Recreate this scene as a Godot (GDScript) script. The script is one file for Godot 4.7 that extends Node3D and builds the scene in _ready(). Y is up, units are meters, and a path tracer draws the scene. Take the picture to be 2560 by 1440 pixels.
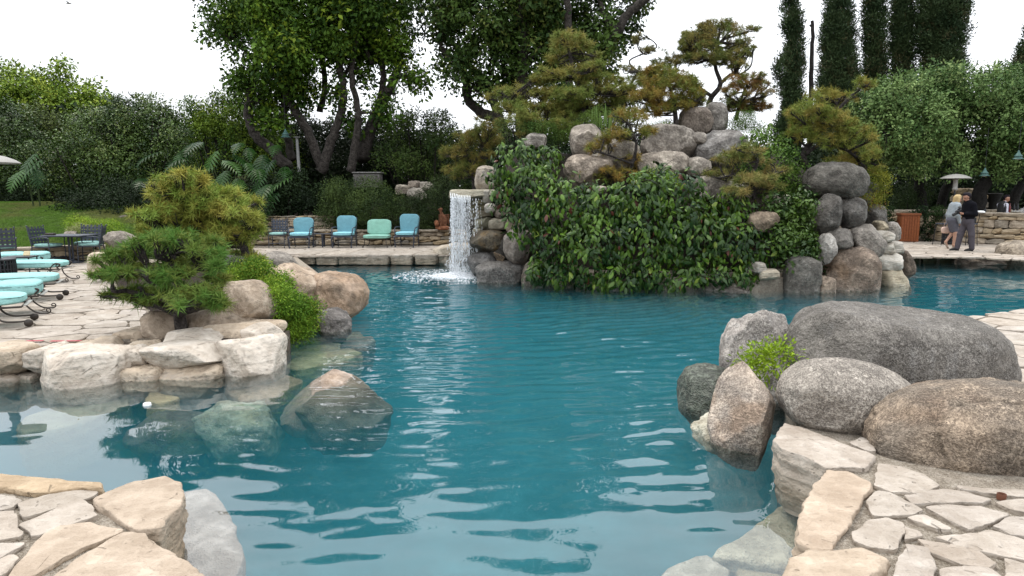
extends Node3D

const FOCAL := 1707.0
const EYE := 1.7
const WATER := -0.3
var tilt := atan(230.0 / 1707.0)
var used_names := {}
var noise := FastNoiseLite.new()
var rng := RandomNumberGenerator.new()
var M := {}
var ico_cache := {}

func _ready():
	# ---- camera, sky, sun, exposure
	var cam := Camera3D.new()
	cam.name = "camera"
	cam.position = Vector3(0, EYE, 0)
	cam.rotation = Vector3(-tilt, 0, 0)
	cam.fov = rad_to_deg(2.0 * atan(720.0 / FOCAL))
	cam.near = 0.05
	cam.far = 600.0
	cam.current = true
	add_child(cam)
	var sky_mat := ProceduralSkyMaterial.new()
	sky_mat.sky_top_color = Color(0.955, 0.975, 1.0)
	sky_mat.sky_horizon_color = Color(0.618, 0.624, 0.634)
	sky_mat.sky_curve = 0.5
	sky_mat.ground_bottom_color = Color(0.3, 0.3, 0.28)
	sky_mat.ground_horizon_color = Color(0.55, 0.55, 0.54)
	sky_mat.sun_angle_max = 1.0
	sky_mat.sky_cover = sky_clouds()
	sky_mat.sky_cover_modulate = Color(1, 1, 1, 0.06)
	var sky := Sky.new()
	sky.sky_material = sky_mat
	var env := Environment.new()
	env.background_mode = Environment.BG_SKY
	env.sky = sky
	env.background_energy_multiplier = 3.3
	env.tonemap_mode = Environment.TONE_MAPPER_LINEAR
	env.tonemap_exposure = 1.0
	env.sdfgi_enabled = true
	env.ssao_enabled = true
	env.ssil_enabled = true
	env.volumetric_fog_enabled = true
	env.volumetric_fog_density = 0.0
	var we := WorldEnvironment.new()
	we.name = "surroundings"
	we.environment = env
	add_child(we)
	var sun := DirectionalLight3D.new()
	sun.name = "sun"
	sun.light_energy = 0.5
	sun.light_color = Color(1.0, 0.965, 0.92)
	sun.light_angular_distance = 14.0
	sun.shadow_enabled = true
	sun.rotation_degrees = Vector3(-64, -148, 0)
	add_child(sun)

	noise.seed = 7
	noise.noise_type = FastNoiseLite.TYPE_SIMPLEX_SMOOTH
	noise.frequency = 1.0
	noise.fractal_octaves = 4
	rng.seed = 11
	make_materials()
	build_ground()
	build_pool()
	build_decks()
	build_walls()
	build_boulders()
	build_waterfall()
	build_trees()
	build_hedges()
	build_pines()
	build_small_plants()
	build_vine()
	build_furniture()
	build_bar()
	build_people()
	build_small_things()

# ---------------------------------------------------------------- places
func ray(u: float, v: float) -> Vector3:
	return Vector3((u - 1280.0) / FOCAL, (720.0 - v) / FOCAL, -1.0).rotated(Vector3.RIGHT, -tilt)

func on(u: float, v: float, h: float) -> Vector3:
	var d := ray(u, v)
	return Vector3(0, EYE, 0) + d * ((h - EYE) / d.y)

func at(u: float, v: float, depth: float) -> Vector3:
	var d := ray(u, v)
	return Vector3(0, EYE, 0) + d * (depth / -d.z)

func flat(list: Array, h: float) -> PackedVector2Array:   # pairs of measures onto the plane y = h
	var out := PackedVector2Array()
	for k in range(0, list.size(), 2):
		var p := on(list[k], list[k + 1], h)
		out.append(Vector2(p.x, p.z))
	return out

func sky_clouds() -> ImageTexture:
	var n := FastNoiseLite.new()
	n.seed = 5
	n.frequency = 0.012
	n.fractal_octaves = 5
	var im := n.get_seamless_image(512, 256)
	var out := Image.create(512, 256, false, Image.FORMAT_RGBA8)
	var d := im.get_data()
	for y in 256:
		for x in 512:
			var a := float(d[y * 512 + x]) / 255.0
			a = clampf((a - 0.3) * 1.6, 0.0, 1.0)
			out.set_pixel(x, y, Color(0.62, 0.64, 0.67, a))
	return ImageTexture.create_from_image(out)

# ---------------------------------------------------------------- naming
func numbered(called: String) -> String:
	if not used_names.has(called):
		used_names[called] = 0
		return called
	used_names[called] += 1
	return "%s_%03d" % [called, used_names[called]]

func tag(o: Node, label: String, category: String, group := "") -> Node:
	o.set_meta("label", label)
	o.set_meta("category", category)
	if group != "":
		o.set_meta("group", group)
	return o

func thing(called: String, label: String, category: String, where := Vector3.ZERO, turn := 0.0, group := "") -> Node3D:
	var o := Node3D.new()
	o.name = numbered(called)
	add_child(o, true)
	o.position = where
	o.rotation.y = turn
	tag(o, label, category, group)
	return o

func part(called: String, mesh: Mesh, mat: Material, parent: Node, where := Vector3.ZERO) -> MeshInstance3D:
	var o := MeshInstance3D.new()
	o.mesh = mesh
	o.material_override = mat
	o.position = where
	if parent == self:
		o.name = numbered(called)
	else:
		var n := 0
		var key := called + "@%d" % parent.get_instance_id()
		if used_names.has(key):
			used_names[key] += 1
			n = used_names[key]
		else:
			used_names[key] = 0
		o.name = called if n == 0 else "%s_%03d" % [called, n]
	parent.add_child(o, true)
	return o

func struct(called: String, mesh: Mesh, mat: Material) -> MeshInstance3D:
	var o := part(called, mesh, mat, self)
	o.set_meta("kind", "structure")
	return o

func copy_of(src: Node3D, label: String, where: Vector3, turn: float) -> Node3D:
	var c: Node3D = src.duplicate()
	c.name = numbered(String(src.name).rstrip("0123456789").rstrip("_"))
	add_child(c, true)
	c.position = where
	c.rotation.y = turn
	c.set_meta("label", label)
	return c

func many(called: String, mesh: Mesh, mat: Material, parent: Node, where: Array, tint: Array) -> MultiMeshInstance3D:
	var mm := MultiMesh.new()
	mm.transform_format = MultiMesh.TRANSFORM_3D
	mm.use_colors = true
	mm.mesh = mesh
	mm.instance_count = where.size()
	for k in where.size():
		mm.set_instance_transform(k, where[k])
		mm.set_instance_color(k, tint[k])
	var o := MultiMeshInstance3D.new()
	o.multimesh = mm
	o.material_override = mat
	if parent == self:
		o.name = numbered(called)
	else:
		o.name = called
	o.set_meta("kind", "stuff")
	parent.add_child(o, true)
	return o

# ---------------------------------------------------------------- meshes
class MB:
	var v := PackedVector3Array()
	var c := PackedColorArray()
	var uv := PackedVector2Array()
	var i := PackedInt32Array()
	var tint := Color(1, 1, 1)

	func p(a: Vector3) -> int:
		v.append(a)
		c.append(tint)
		return v.size() - 1

	func t(a: int, b: int, d: int) -> void:      # counter-clockwise from outside
		i.append(a)
		i.append(d)
		i.append(b)

	func q(a: int, b: int, d: int, e: int) -> void:
		t(a, b, d)
		t(a, d, e)

	func face(pts: Array) -> void:               # a flat face of its own, counter-clockwise from outside
		var first := v.size()
		for a in pts:
			p(a)
		for k in range(1, pts.size() - 1):
			t(first, first + k, first + k + 1)

	func box(at: Vector3, size: Vector3, basis := Basis.IDENTITY, bevel := 0.0) -> void:
		var h := size * 0.5
		if bevel <= 0.0:
			for ax in 3:
				for s in [-1.0, 1.0]:
					var n := Vector3.ZERO
					n[ax] = s
					var a := Vector3.ZERO
					var b := Vector3.ZERO
					a[(ax + 1) % 3] = 1.0
					b[(ax + 2) % 3] = 1.0
					if s < 0:
						var sw := a
						a = b
						b = sw
					var pts := []
					for w in [[-1, -1], [1, -1], [1, 1], [-1, 1]]:
						pts.append(at + basis * ((n + a * w[0] + b * w[1]) * h))
					face(pts)
			return
		# bevelled: corners cut along every edge
		var e := minf(bevel, minf(h.x, minf(h.y, h.z)) * 0.9)
		for ax in 3:
			for s in [-1.0, 1.0]:
				var a1 := (ax + 1) % 3
				var a2 := (ax + 2) % 3
				var pts := []
				var order := [[-1, -1], [1, -1], [1, 1], [-1, 1]]
				if s < 0:
					order = [[-1, -1], [-1, 1], [1, 1], [1, -1]]
				for w in order:
					var r := Vector3.ZERO
					r[ax] = s * h[ax]
					r[a1] = w[0] * (h[a1] - e)
					r[a2] = w[1] * (h[a2] - e)
					pts.append(at + basis * r)
				face(pts)
		for ax in 3:
			var a1 := (ax + 1) % 3
			var a2 := (ax + 2) % 3
			for s1 in [-1.0, 1.0]:
				for s2 in [-1.0, 1.0]:
					var pts := []
					for w in [[-1, 0], [1, 0], [1, 1], [-1, 1]]:
						var r := Vector3.ZERO
						r[ax] = w[0] * (h[ax] - e)
						r[a1] = s1 * (h[a1] - (e if w[1] == 1 else 0.0))
						r[a2] = s2 * (h[a2] - (0.0 if w[1] == 1 else e))
						pts.append(at + basis * r)
					if s1 * s2 < 0:
						pts.reverse()
					face(pts)
		for sx in [-1.0, 1.0]:
			for sy in [-1.0, 1.0]:
				for sz in [-1.0, 1.0]:
					var pts := [at + basis * Vector3(sx * h.x, sy * (h.y - e), sz * (h.z - e)), at + basis * Vector3(sx * (h.x - e), sy * h.y, sz * (h.z - e)), at + basis * Vector3(sx * (h.x - e), sy * (h.y - e), sz * h.z)]
					if sx * sy * sz < 0:
						pts.reverse()
					face(pts)

	func tube(pts: Array, radii: Array, sides := 8, capped := true) -> void:
		var n := pts.size()
		var first := v.size()
		var up := Vector3.UP
		var side := Vector3.ZERO
		for k in n:
			var d: Vector3 = (pts[mini(k + 1, n - 1)] - pts[maxi(k - 1, 0)]).normalized()
			if k == 0:
				up = Vector3.RIGHT if absf(d.y) > 0.8 else Vector3.UP
				side = d.cross(up).normalized()
			else:
				side = (side - d * side.dot(d)).normalized()
			var other := side.cross(d)
			for s in sides:
				var a := TAU * s / sides
				p(pts[k] + (side * cos(a) + other * sin(a)) * float(radii[k]))
		for k in n - 1:
			for s in sides:
				var a := first + k * sides + s
				var b := first + k * sides + (s + 1) % sides
				q(a, a + sides, b + sides, b)
		if capped:
			var e := p(pts[0])
			var f := p(pts[n - 1])
			for s in sides:
				t(e, first + s, first + (s + 1) % sides)
				t(f, first + (n - 1) * sides + (s + 1) % sides, first + (n - 1) * sides + s)

	func lathe(profile: Array, sides := 24, at := Vector3.ZERO) -> void:   # Vector2(radius, height), upwards
		var first := v.size()
		for r in profile:
			for s in sides:
				var a := TAU * s / sides
				p(at + Vector3(cos(a) * r.x, r.y, -sin(a) * r.x))
		for k in profile.size() - 1:
			for s in sides:
				var a := first + k * sides + s
				var b := first + k * sides + (s + 1) % sides
				q(a, b, b + sides, a + sides)

	func ball(at: Vector3, r: Vector3, rings := 8, sides := 12) -> void:
		var prof := []
		var first := v.size()
		for k in rings + 1:
			var a := -PI / 2 + PI * k / rings
			for s in sides:
				var b := TAU * s / sides
				p(at + Vector3(cos(a) * cos(b), sin(a), -cos(a) * sin(b)) * r)
		for k in rings:
			for s in sides:
				var a := first + k * sides + s
				var b := first + k * sides + (s + 1) % sides
				q(a, b, b + sides, a + sides)

	func add(o: MB, tr: Transform3D) -> void:
		var first := v.size()
		for k in o.v.size():
			v.append(tr * o.v[k])
		c.append_array(o.c)
		for k in o.i:
			i.append(first + k)

	func mesh(uvs := false) -> ArrayMesh:
		var nr := PackedVector3Array()
		nr.resize(v.size())
		for k in range(0, i.size(), 3):
			var a := i[k]
			var b := i[k + 1]
			var d := i[k + 2]
			var f := (v[d] - v[a]).cross(v[b] - v[a])
			nr[a] += f
			nr[b] += f
			nr[d] += f
		for k in nr.size():
			nr[k] = nr[k].normalized() if nr[k].length_squared() > 1e-20 else Vector3.UP
		var arr := []
		arr.resize(Mesh.ARRAY_MAX)
		arr[Mesh.ARRAY_VERTEX] = v
		arr[Mesh.ARRAY_NORMAL] = nr
		arr[Mesh.ARRAY_COLOR] = c
		if uvs:
			arr[Mesh.ARRAY_TEX_UV] = uv
		arr[Mesh.ARRAY_INDEX] = i
		var am := ArrayMesh.new()
		am.add_surface_from_arrays(Mesh.PRIMITIVE_TRIANGLES, arr)
		return am

func curve_points(pts: Array, per := 6) -> Array:          # a smooth line through the points
	var out := []
	for k in pts.size() - 1:
		var a = pts[maxi(k - 1, 0)]
		var b = pts[k]
		var d = pts[k + 1]
		var e = pts[mini(k + 2, pts.size() - 1)]
		for s in per:
			var t := float(s) / per
			out.append(0.5 * ((2.0 * b) + (d - a) * t + (2.0 * a - 5.0 * b + 4.0 * d - e) * t * t + (3.0 * b - a - 3.0 * d + e) * t * t * t))
	out.append(pts[-1])
	return out

func taper(n: int, r0: float, r1: float) -> Array:
	var out := []
	for k in n:
		out.append(lerpf(r0, r1, float(k) / maxf(n - 1, 1)))
	return out

func ico(level: int) -> Array:                              # [points, triangles] of a ball of radius 1
	if ico_cache.has(level):
		return ico_cache[level]
	var pts := PackedVector3Array()
	var tri := PackedInt32Array()
	if level == 0:
		var g := (1.0 + sqrt(5.0)) / 2.0
		for s in [Vector3(-1, g, 0), Vector3(1, g, 0), Vector3(-1, -g, 0), Vector3(1, -g, 0), Vector3(0, -1, g), Vector3(0, 1, g), Vector3(0, -1, -g), Vector3(0, 1, -g), Vector3(g, 0, -1), Vector3(g, 0, 1), Vector3(-g, 0, -1), Vector3(-g, 0, 1)]:
			pts.append(s.normalized())
		tri = PackedInt32Array([0, 11, 5, 0, 5, 1, 0, 1, 7, 0, 7, 10, 0, 10, 11, 1, 5, 9, 5, 11, 4, 11, 10, 2, 10, 7, 6, 7, 1, 8, 3, 9, 4, 3, 4, 2, 3, 2, 6, 3, 6, 8, 3, 8, 9, 4, 9, 5, 2, 4, 11, 6, 2, 10, 8, 6, 7, 9, 8, 1])
	else:
		var low = ico(level - 1)
		pts = low[0].duplicate()
		var old: PackedInt32Array = low[1]
		var mid := {}
		for k in range(0, old.size(), 3):
			var n := []
			for e in 3:
				var a := old[k + e]
				var b := old[k + (e + 1) % 3]
				var key := mini(a, b) * 100000 + maxi(a, b)
				if not mid.has(key):
					mid[key] = pts.size()
					pts.append(((pts[a] + pts[b]) * 0.5).normalized())
				n.append(mid[key])
			for w in [old[k], n[0], n[2], old[k + 1], n[1], n[0], old[k + 2], n[2], n[1], n[0], n[1], n[2]]:
				tri.append(w)
	ico_cache[level] = [pts, tri]
	return ico_cache[level]

# ---------------------------------------------------------------- materials
func gray(size: int, freq: float, oct: int, sd: int, kind := FastNoiseLite.TYPE_SIMPLEX_SMOOTH) -> PackedByteArray:
	var n := FastNoiseLite.new()
	n.seed = sd
	n.noise_type = kind
	n.frequency = freq
	n.fractal_octaves = oct
	if kind == FastNoiseLite.TYPE_CELLULAR:
		n.fractal_type = FastNoiseLite.FRACTAL_NONE
		n.cellular_return_type = FastNoiseLite.RETURN_CELL_VALUE
	return n.get_seamless_image(size, size).get_data()

# layers of [bytes, weight]; the sum runs through a contrast curve between two colours
func weave(size: int, layers: Array, contrast: float, dark: Color, light: Color) -> ImageTexture:
	var data := PackedByteArray()
	data.resize(size * size * 3)
	var n := layers.size()
	var mids := []
	for l in layers:
		mids.append(l[2] if l.size() > 2 else 0.5)
	for k in size * size:
		var s := 0.0
		for l in n:
			s += (float(layers[l][0][k]) / 255.0 - mids[l]) * float(layers[l][1])
		s = clampf(0.5 + s * contrast, 0.0, 1.0)
		data[k * 3] = int((dark.r + (light.r - dark.r) * s) * 255.0)
		data[k * 3 + 1] = int((dark.g + (light.g - dark.g) * s) * 255.0)
		data[k * 3 + 2] = int((dark.b + (light.b - dark.b) * s) * 255.0)
	return ImageTexture.create_from_image(Image.create_from_data(size, size, false, Image.FORMAT_RGB8, data))

func lines(size: int, freq: float, sd: int, thin: float) -> PackedByteArray:      # dark hairlines on white, broken off here and there
	var n := FastNoiseLite.new()
	n.seed = sd
	n.noise_type = FastNoiseLite.TYPE_SIMPLEX_SMOOTH
	n.frequency = freq
	n.fractal_type = FastNoiseLite.FRACTAL_RIDGED
	n.fractal_octaves = 2
	var a := n.get_seamless_image(size, size).get_data()
	var gate := gray(size, freq * 0.9, 2, sd + 50)
	for k in a.size():
		var v := (float(a[k]) / 255.0 - (1.0 - thin)) / thin
		var g := clampf((float(gate[k]) / 255.0 - 0.5) * 6.0, 0.0, 1.0)
		a[k] = int(255.0 * (1.0 - clampf(v, 0.0, 1.0) * g))
	return a

func squeezed(size: int, src: PackedByteArray, times: int) -> PackedByteArray:   # packed along v, so that it streaks along u
	var out := PackedByteArray()
	out.resize(size * size)
	for y in size:
		var yy := (y * times) % size
		for x in size:
			out[y * size + x] = src[yy * size + x]
	return out

func mk(called: String, rough: float, tex: Texture2D = null, scale := 1.0, bump: Texture2D = null, bump_cm := 0.0, bump_times := 1.0) -> StandardMaterial3D:
	var m := StandardMaterial3D.new()
	m.resource_name = called
	m.roughness = rough
	m.vertex_color_use_as_albedo = true
	m.albedo_color = Color(0.76, 0.76, 0.76).linear_to_srgb()
	m.metallic_specular = 0.4
	if tex or bump:
		m.uv1_triplanar = true
		m.uv1_world_triplanar = true
		m.uv1_triplanar_sharpness = 4.0
		m.uv1_scale = Vector3.ONE * scale
	if tex:
		m.albedo_texture = tex
	if bump:
		m.heightmap_enabled = true
		m.heightmap_texture = bump
		m.heightmap_scale = bump_cm
	M[called] = m
	return m

func solid(called: String, col: Color, rough: float, metal := 0.0) -> StandardMaterial3D:   # colour given in linear light
	var m := StandardMaterial3D.new()
	m.resource_name = called
	m.albedo_color = col.linear_to_srgb()
	m.roughness = rough
	m.metallic = metal
	M[called] = m
	return m

func make_materials():
	var fine := gray(512, 0.22, 2, 1)
	var speck := gray(512, 0.16, 1, 2, FastNoiseLite.TYPE_CELLULAR)
	var mid := gray(512, 0.035, 4, 3)
	var low := gray(512, 0.009, 5, 4)
	var streak := squeezed(512, gray(512, 0.012, 5, 6), 7)
	var grit := gray(512, 0.4, 1, 9)
	var crack := lines(512, 0.006, 70, 0.07)
	var crack2 := lines(512, 0.012, 75, 0.06)
	var granite := weave(512, [[crack, 0.6, 0.97], [fine, 0.7], [speck, 0.75], [mid, 0.6], [low, 0.5]], 1.2, Color(0.56, 0.545, 0.53), Color(1, 0.99, 0.97))
	var tan_rock := weave(512, [[crack, 0.6, 0.97], [fine, 0.25], [speck, 0.3], [mid, 0.5], [low, 1.0]], 1.0, Color(0.66, 0.62, 0.57), Color(1, 0.985, 0.965))
	var flag := weave(512, [[crack, 0.9, 0.97], [crack2, 0.5, 0.97], [fine, 0.2], [mid, 0.45], [low, 1.0], [streak, 0.15]], 0.9, Color(0.78, 0.745, 0.705), Color(1, 0.985, 0.965))
	var strata := weave(512, [[fine, 0.25], [mid, 0.5], [streak, 0.6], [low, 1.0]], 0.9, Color(0.74, 0.71, 0.67), Color(1, 0.985, 0.96))
	var sand := weave(512, [[grit, 0.9], [speck, 0.6], [mid, 0.3], [low, 0.5]], 1.1, Color(0.6, 0.57, 0.53), Color(1, 1, 1))
	var bark := weave(512, [[fine, 0.5], [mid, 1.0], [low, 0.8]], 1.3, Color(0.45, 0.43, 0.41), Color(1, 1, 1))
	var h_granite := weave(512, [[crack, 0.8, 0.97], [fine, 0.7], [speck, 0.3], [mid, 1.0], [low, 0.9]], 1.0, Color.BLACK, Color.WHITE)
	var h_flag := weave(512, [[crack, 1.2, 0.97], [crack2, 0.7, 0.97], [fine, 0.12], [mid, 0.7], [low, 1.0], [streak, 0.25]], 1.1, Color.BLACK, Color.WHITE)
	var h_strata := weave(512, [[fine, 0.2], [mid, 0.5], [streak, 1.8]], 1.1, Color.BLACK, Color.WHITE)
	mk("granite", 0.86, granite, 1.6, h_granite, 1.6)
	mk("granite_far", 0.86, weave(512, [[fine, 0.3], [speck, 0.25], [mid, 0.6], [low, 0.9]], 1.1, Color(0.58, 0.565, 0.55), Color(1, 0.99, 0.97)), 0.7, h_granite, 3.5)
	mk("tan_rock", 0.8, tan_rock, 0.55, h_granite, 1.6)
	mk("wet_rock", 0.45, granite, 0.6, h_granite, 3.0)
	mk("flagstone", 0.78, flag, 0.6, h_flag, 2.2)
	mk("white_stone", 0.8, strata, 0.8, h_strata, 1.0)
	mk("mortar", 0.95, sand, 1.6, weave(512, [[grit, 1.0], [mid, 0.5]], 1.0, Color.BLACK, Color.WHITE), 1.0)
	mk("earth", 1.0, sand, 0.9, h_granite, 4.0)
	mk("plaster", 0.8, tan_rock, 0.3)
	mk("grass_ground", 1.0, bark, 0.7, h_granite, 4.0)
	mk("bark", 0.9, bark, 1.2, weave(512, [[fine, 0.4], [mid, 1.2], [low, 0.6]], 1.1, Color.BLACK, Color.WHITE), 4.0)
	mk("paint", 0.6)
	var water := StandardMaterial3D.new()
	water.resource_name = "water"
	water.transparency = BaseMaterial3D.TRANSPARENCY_ALPHA
	water.albedo_color = Color(0.1, 0.3, 0.35, 0.01)
	water.roughness = 0.015
	water.metallic_specular = 0.5
	M["water"] = water
	var foam := mk("foam", 0.5)
	foam.albedo_color = Color.WHITE
	foam.backlight_enabled = true
	foam.backlight = Color(0.6, 0.6, 0.6)
	var veil := StandardMaterial3D.new()
	veil.resource_name = "veil"
	veil.transparency = BaseMaterial3D.TRANSPARENCY_ALPHA
	veil.albedo_color = Color(0.93, 0.95, 0.97, 0.17)
	veil.roughness = 0.4
	M["veil"] = veil
	# leaves
	for l in [["leaf", 0.6, 0.35], ["glossy_leaf", 0.36, 0.25], ["needle", 0.6, 0.25], ["grass", 0.7, 0.3], ["fern", 0.65, 0.4]]:
		var m := mk(l[0], l[1])
		m.backlight_enabled = true
		m.backlight = Color(1, 1, 1) * float(l[2])
		if l[0] in ["needle", "fern", "leaf"]:
			m.albedo_color = Color.WHITE
		m.metallic_specular = 0.33 if l[0] == "glossy_leaf" else 0.25
	solid("black_iron", Color(0.012, 0.013, 0.016), 0.45, 0.3)
	solid("blue_iron", Color(0.03, 0.035, 0.05), 0.5, 0.2)
	solid("brown_iron", Color(0.035, 0.027, 0.022), 0.5, 0.3)
	solid("green_metal", Color(0.025, 0.075, 0.065), 0.5, 0.2)
	solid("steel", Color(0.28, 0.27, 0.25), 0.45, 0.5)
	solid("white_plastic", Color(0.75, 0.75, 0.75), 0.4)
	mk("cloth", 0.9, weave(512, [[fine, 0.5], [mid, 0.4], [low, 0.6]], 0.8, Color(0.86, 0.86, 0.86), Color(1, 1, 1)), 1.5, h_granite, 0.8)
	mk("wood", 0.6, weave(512, [[squeezed(512, gray(512, 0.02, 4, 16), 1), 0.6], [fine, 0.3], [mid, 0.5]], 1.0, Color(0.7, 0.62, 0.55), Color(1, 1, 1)), 1.2)
	mk("terracotta", 0.85, tan_rock, 2.0, h_granite, 2.0)
	mk("plain", 0.7)
	mk("hair", 0.6).metallic_specular = 0.25
	var worn := mk("clothes", 0.9, weave(512, [[fine, 0.6], [mid, 0.5], [low, 0.6]], 0.9, Color(0.8, 0.8, 0.8), Color(1, 1, 1)), 2.2, weave(512, [[low, 1.0], [mid, 0.2]], 1.0, Color.BLACK, Color.WHITE), 0.8)
	worn.metallic_specular = 0.15
	mk("skin", 0.55)

# ---------------------------------------------------------------- ground, pool, decks
var north_shore := PackedVector2Array()
var south_west_shore := PackedVector2Array()
var south_east_shore := PackedVector2Array()

func shore_lines():
	north_shore = flat([-700, 960, -300, 945, 0, 925, 110, 912, 300, 903, 560, 892, 660, 880, 700, 852, 765, 806, 850, 768, 800, 715, 745, 668, 725, 652, 740, 648, 1180, 649, 1205, 672, 1310, 700, 1500, 722, 1900, 729, 2040, 720, 2180, 706, 2245, 694, 2270, 676, 2268, 660, 2285, 654, 2430, 655, 2560, 655, 2900, 655], WATER)
	south_west_shore = flat([-900, 1205, -200, 1205, 0, 1210, 200, 1230, 255, 1275, 330, 1262, 380, 1250, 390, 1290, 330, 1335, 380, 1385, 450, 1460, 510, 1700, 700, 2300], 0.0)
	south_east_shore = flat([1800, 2300, 1900, 1700, 2005, 1460, 2050, 1390, 2055, 1330, 2090, 1225, 2030, 1120, 2010, 1080, 1990, 1020, 1960, 930, 2040, 850, 2250, 805, 2420, 792, 2560, 774, 2900, 767], 0.0)

func in_pool(x: float, z: float) -> bool:
	if z > -1.0 or z < -23.0:
		return false
	var p := Vector2(x, z)
	return not (Geometry2D.is_point_in_polygon(p, north_land()) or Geometry2D.is_point_in_polygon(p, south_west_land()) or Geometry2D.is_point_in_polygon(p, south_east_land()))

func north_land() -> PackedVector2Array:
	var a := north_shore.duplicate()
	a.append(Vector2(30, -20))
	a.append(Vector2(30, -27))
	a.append(Vector2(-30, -27))
	a.append(Vector2(-30, -8))
	return a

func south_west_land() -> PackedVector2Array:
	var a := south_west_shore.duplicate()
	a.append(Vector2(0, -1.2))
	a.append(Vector2(0, 3))
	a.append(Vector2(-14, 3))
	return a

func south_east_land() -> PackedVector2Array:
	var a := south_east_shore.duplicate()
	a.append(Vector2(26, -8))
	a.append(Vector2(26, 3))
	a.append(Vector2(0.004, 3))
	a.append(Vector2(0.004, -1.2))
	return a

func build_ground():
	shore_lines()
	# one sheet to the horizon: fine near the pool, dipping under it, with the lawn slope behind the left terrace
	var xs := []
	var zs := []
	for k in range(-40, 41):
		xs.append(k * 1.0)
	for k in range(-48, 13):
		zs.append(k * 1.0)
	for e in [60.0, 100.0, 170.0, 300.0]:
		xs.push_front(-e)
		xs.append(e)
		zs.push_front(-e - 20.0)
		zs.append(e)
	var b := MB.new()
	for z in zs:
		for x in xs:
			b.tint = Color(0.075, 0.06, 0.045)
			b.p(Vector3(x, ground_height(x, z), z))
	var w := xs.size()
	for r in zs.size() - 1:
		for k in w - 1:
			var a := r * w + k
			b.q(a, a + w, a + w + 1, a + 1)
	struct("ground", b.mesh(), M.earth)
	# lawn on the slope behind the left terrace
	b = MB.new()
	var n := 40
	for r in n + 1:
		for k in n + 1:
			var x := lerpf(-34.0, -9.6, float(k) / n)
			var z0 := -17.75 - maxf(0.0, (x + 12.4) * 0.55)
			var z := lerpf(z0, -34.0, float(r) / n)
			var f := noise.get_noise_2d(x * 0.35, z * 0.35)
			b.tint = Color(0.11, 0.20, 0.025).lerp(Color(0.19, 0.19, 0.06), clampf(f * 1.6 + 0.15, 0, 0.8))
			b.p(Vector3(x, ground_height(x, z) + 0.03, z))
	for r in n:
		for k in n:
			var a := r * (n + 1) + k
			b.q(a, a + 1, a + n + 2, a + n + 1)
	struct("lawn", b.mesh(), M.grass_ground)

func ground_height(x: float, z: float) -> float:
	if z > -24.0 and z < -1.0 and x > -30.0 and x < 40.0:
		for s in [Vector2(0, 0), Vector2(0.7, 0), Vector2(-0.7, 0), Vector2(0, 0.7), Vector2(0, -0.7)]:
			if in_pool(x + s.x, z + s.y):
				return -2.6
	var h := -0.09
	if z < -17.0 and x < -6.0:
		var rise := clampf((-17.4 - z - maxf(0.0, (x + 12.4) * 0.5)) / 9.0, 0.0, 1.0)
		h += (0.42 * smoothstep(0.0, 0.04, rise) + 1.1 * smoothstep(0.0, 1.0, rise)) * smoothstep(-9.4, -11.6, x)
	if z < -24.2 and x > -12.0 and x < 12.0:
		h += 0.75 * smoothstep(-24.2, -26.0, z) + clampf((-26.0 - z) * 0.12, 0.0, 1.2)
	if z < -27.0 and x >= 12.0:
		h += clampf((-27.0 - z) * 0.1, 0.0, 1.0)
	return h

func slab(shore: PackedVector2Array, land: PackedVector2Array, top: float, deep: float, col: Color) -> ArrayMesh:
	var b := MB.new()
	b.tint = col
	var tri := Geometry2D.triangulate_polygon(land)
	var first := b.v.size()
	for q in land:
		b.p(Vector3(q.x, top, q.y))
	for k in range(0, tri.size(), 3):
		var a := land[tri[k]]
		var d := land[tri[k + 1]]
		var e := land[tri[k + 2]]
		if (d - a).cross(e - a) < 0.0:
			b.t(first + tri[k], first + tri[k + 1], first + tri[k + 2])
		else:
			b.t(first + tri[k], first + tri[k + 2], first + tri[k + 1])
	b.tint = col * 0.85
	for k in shore.size() - 1:
		var a := Vector3(shore[k].x, top, shore[k].y)
		var d := Vector3(shore[k + 1].x, top, shore[k + 1].y)
		b.face([a, a + Vector3(0, deep - top, 0), d + Vector3(0, deep - top, 0), d])
	return b.mesh()

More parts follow.
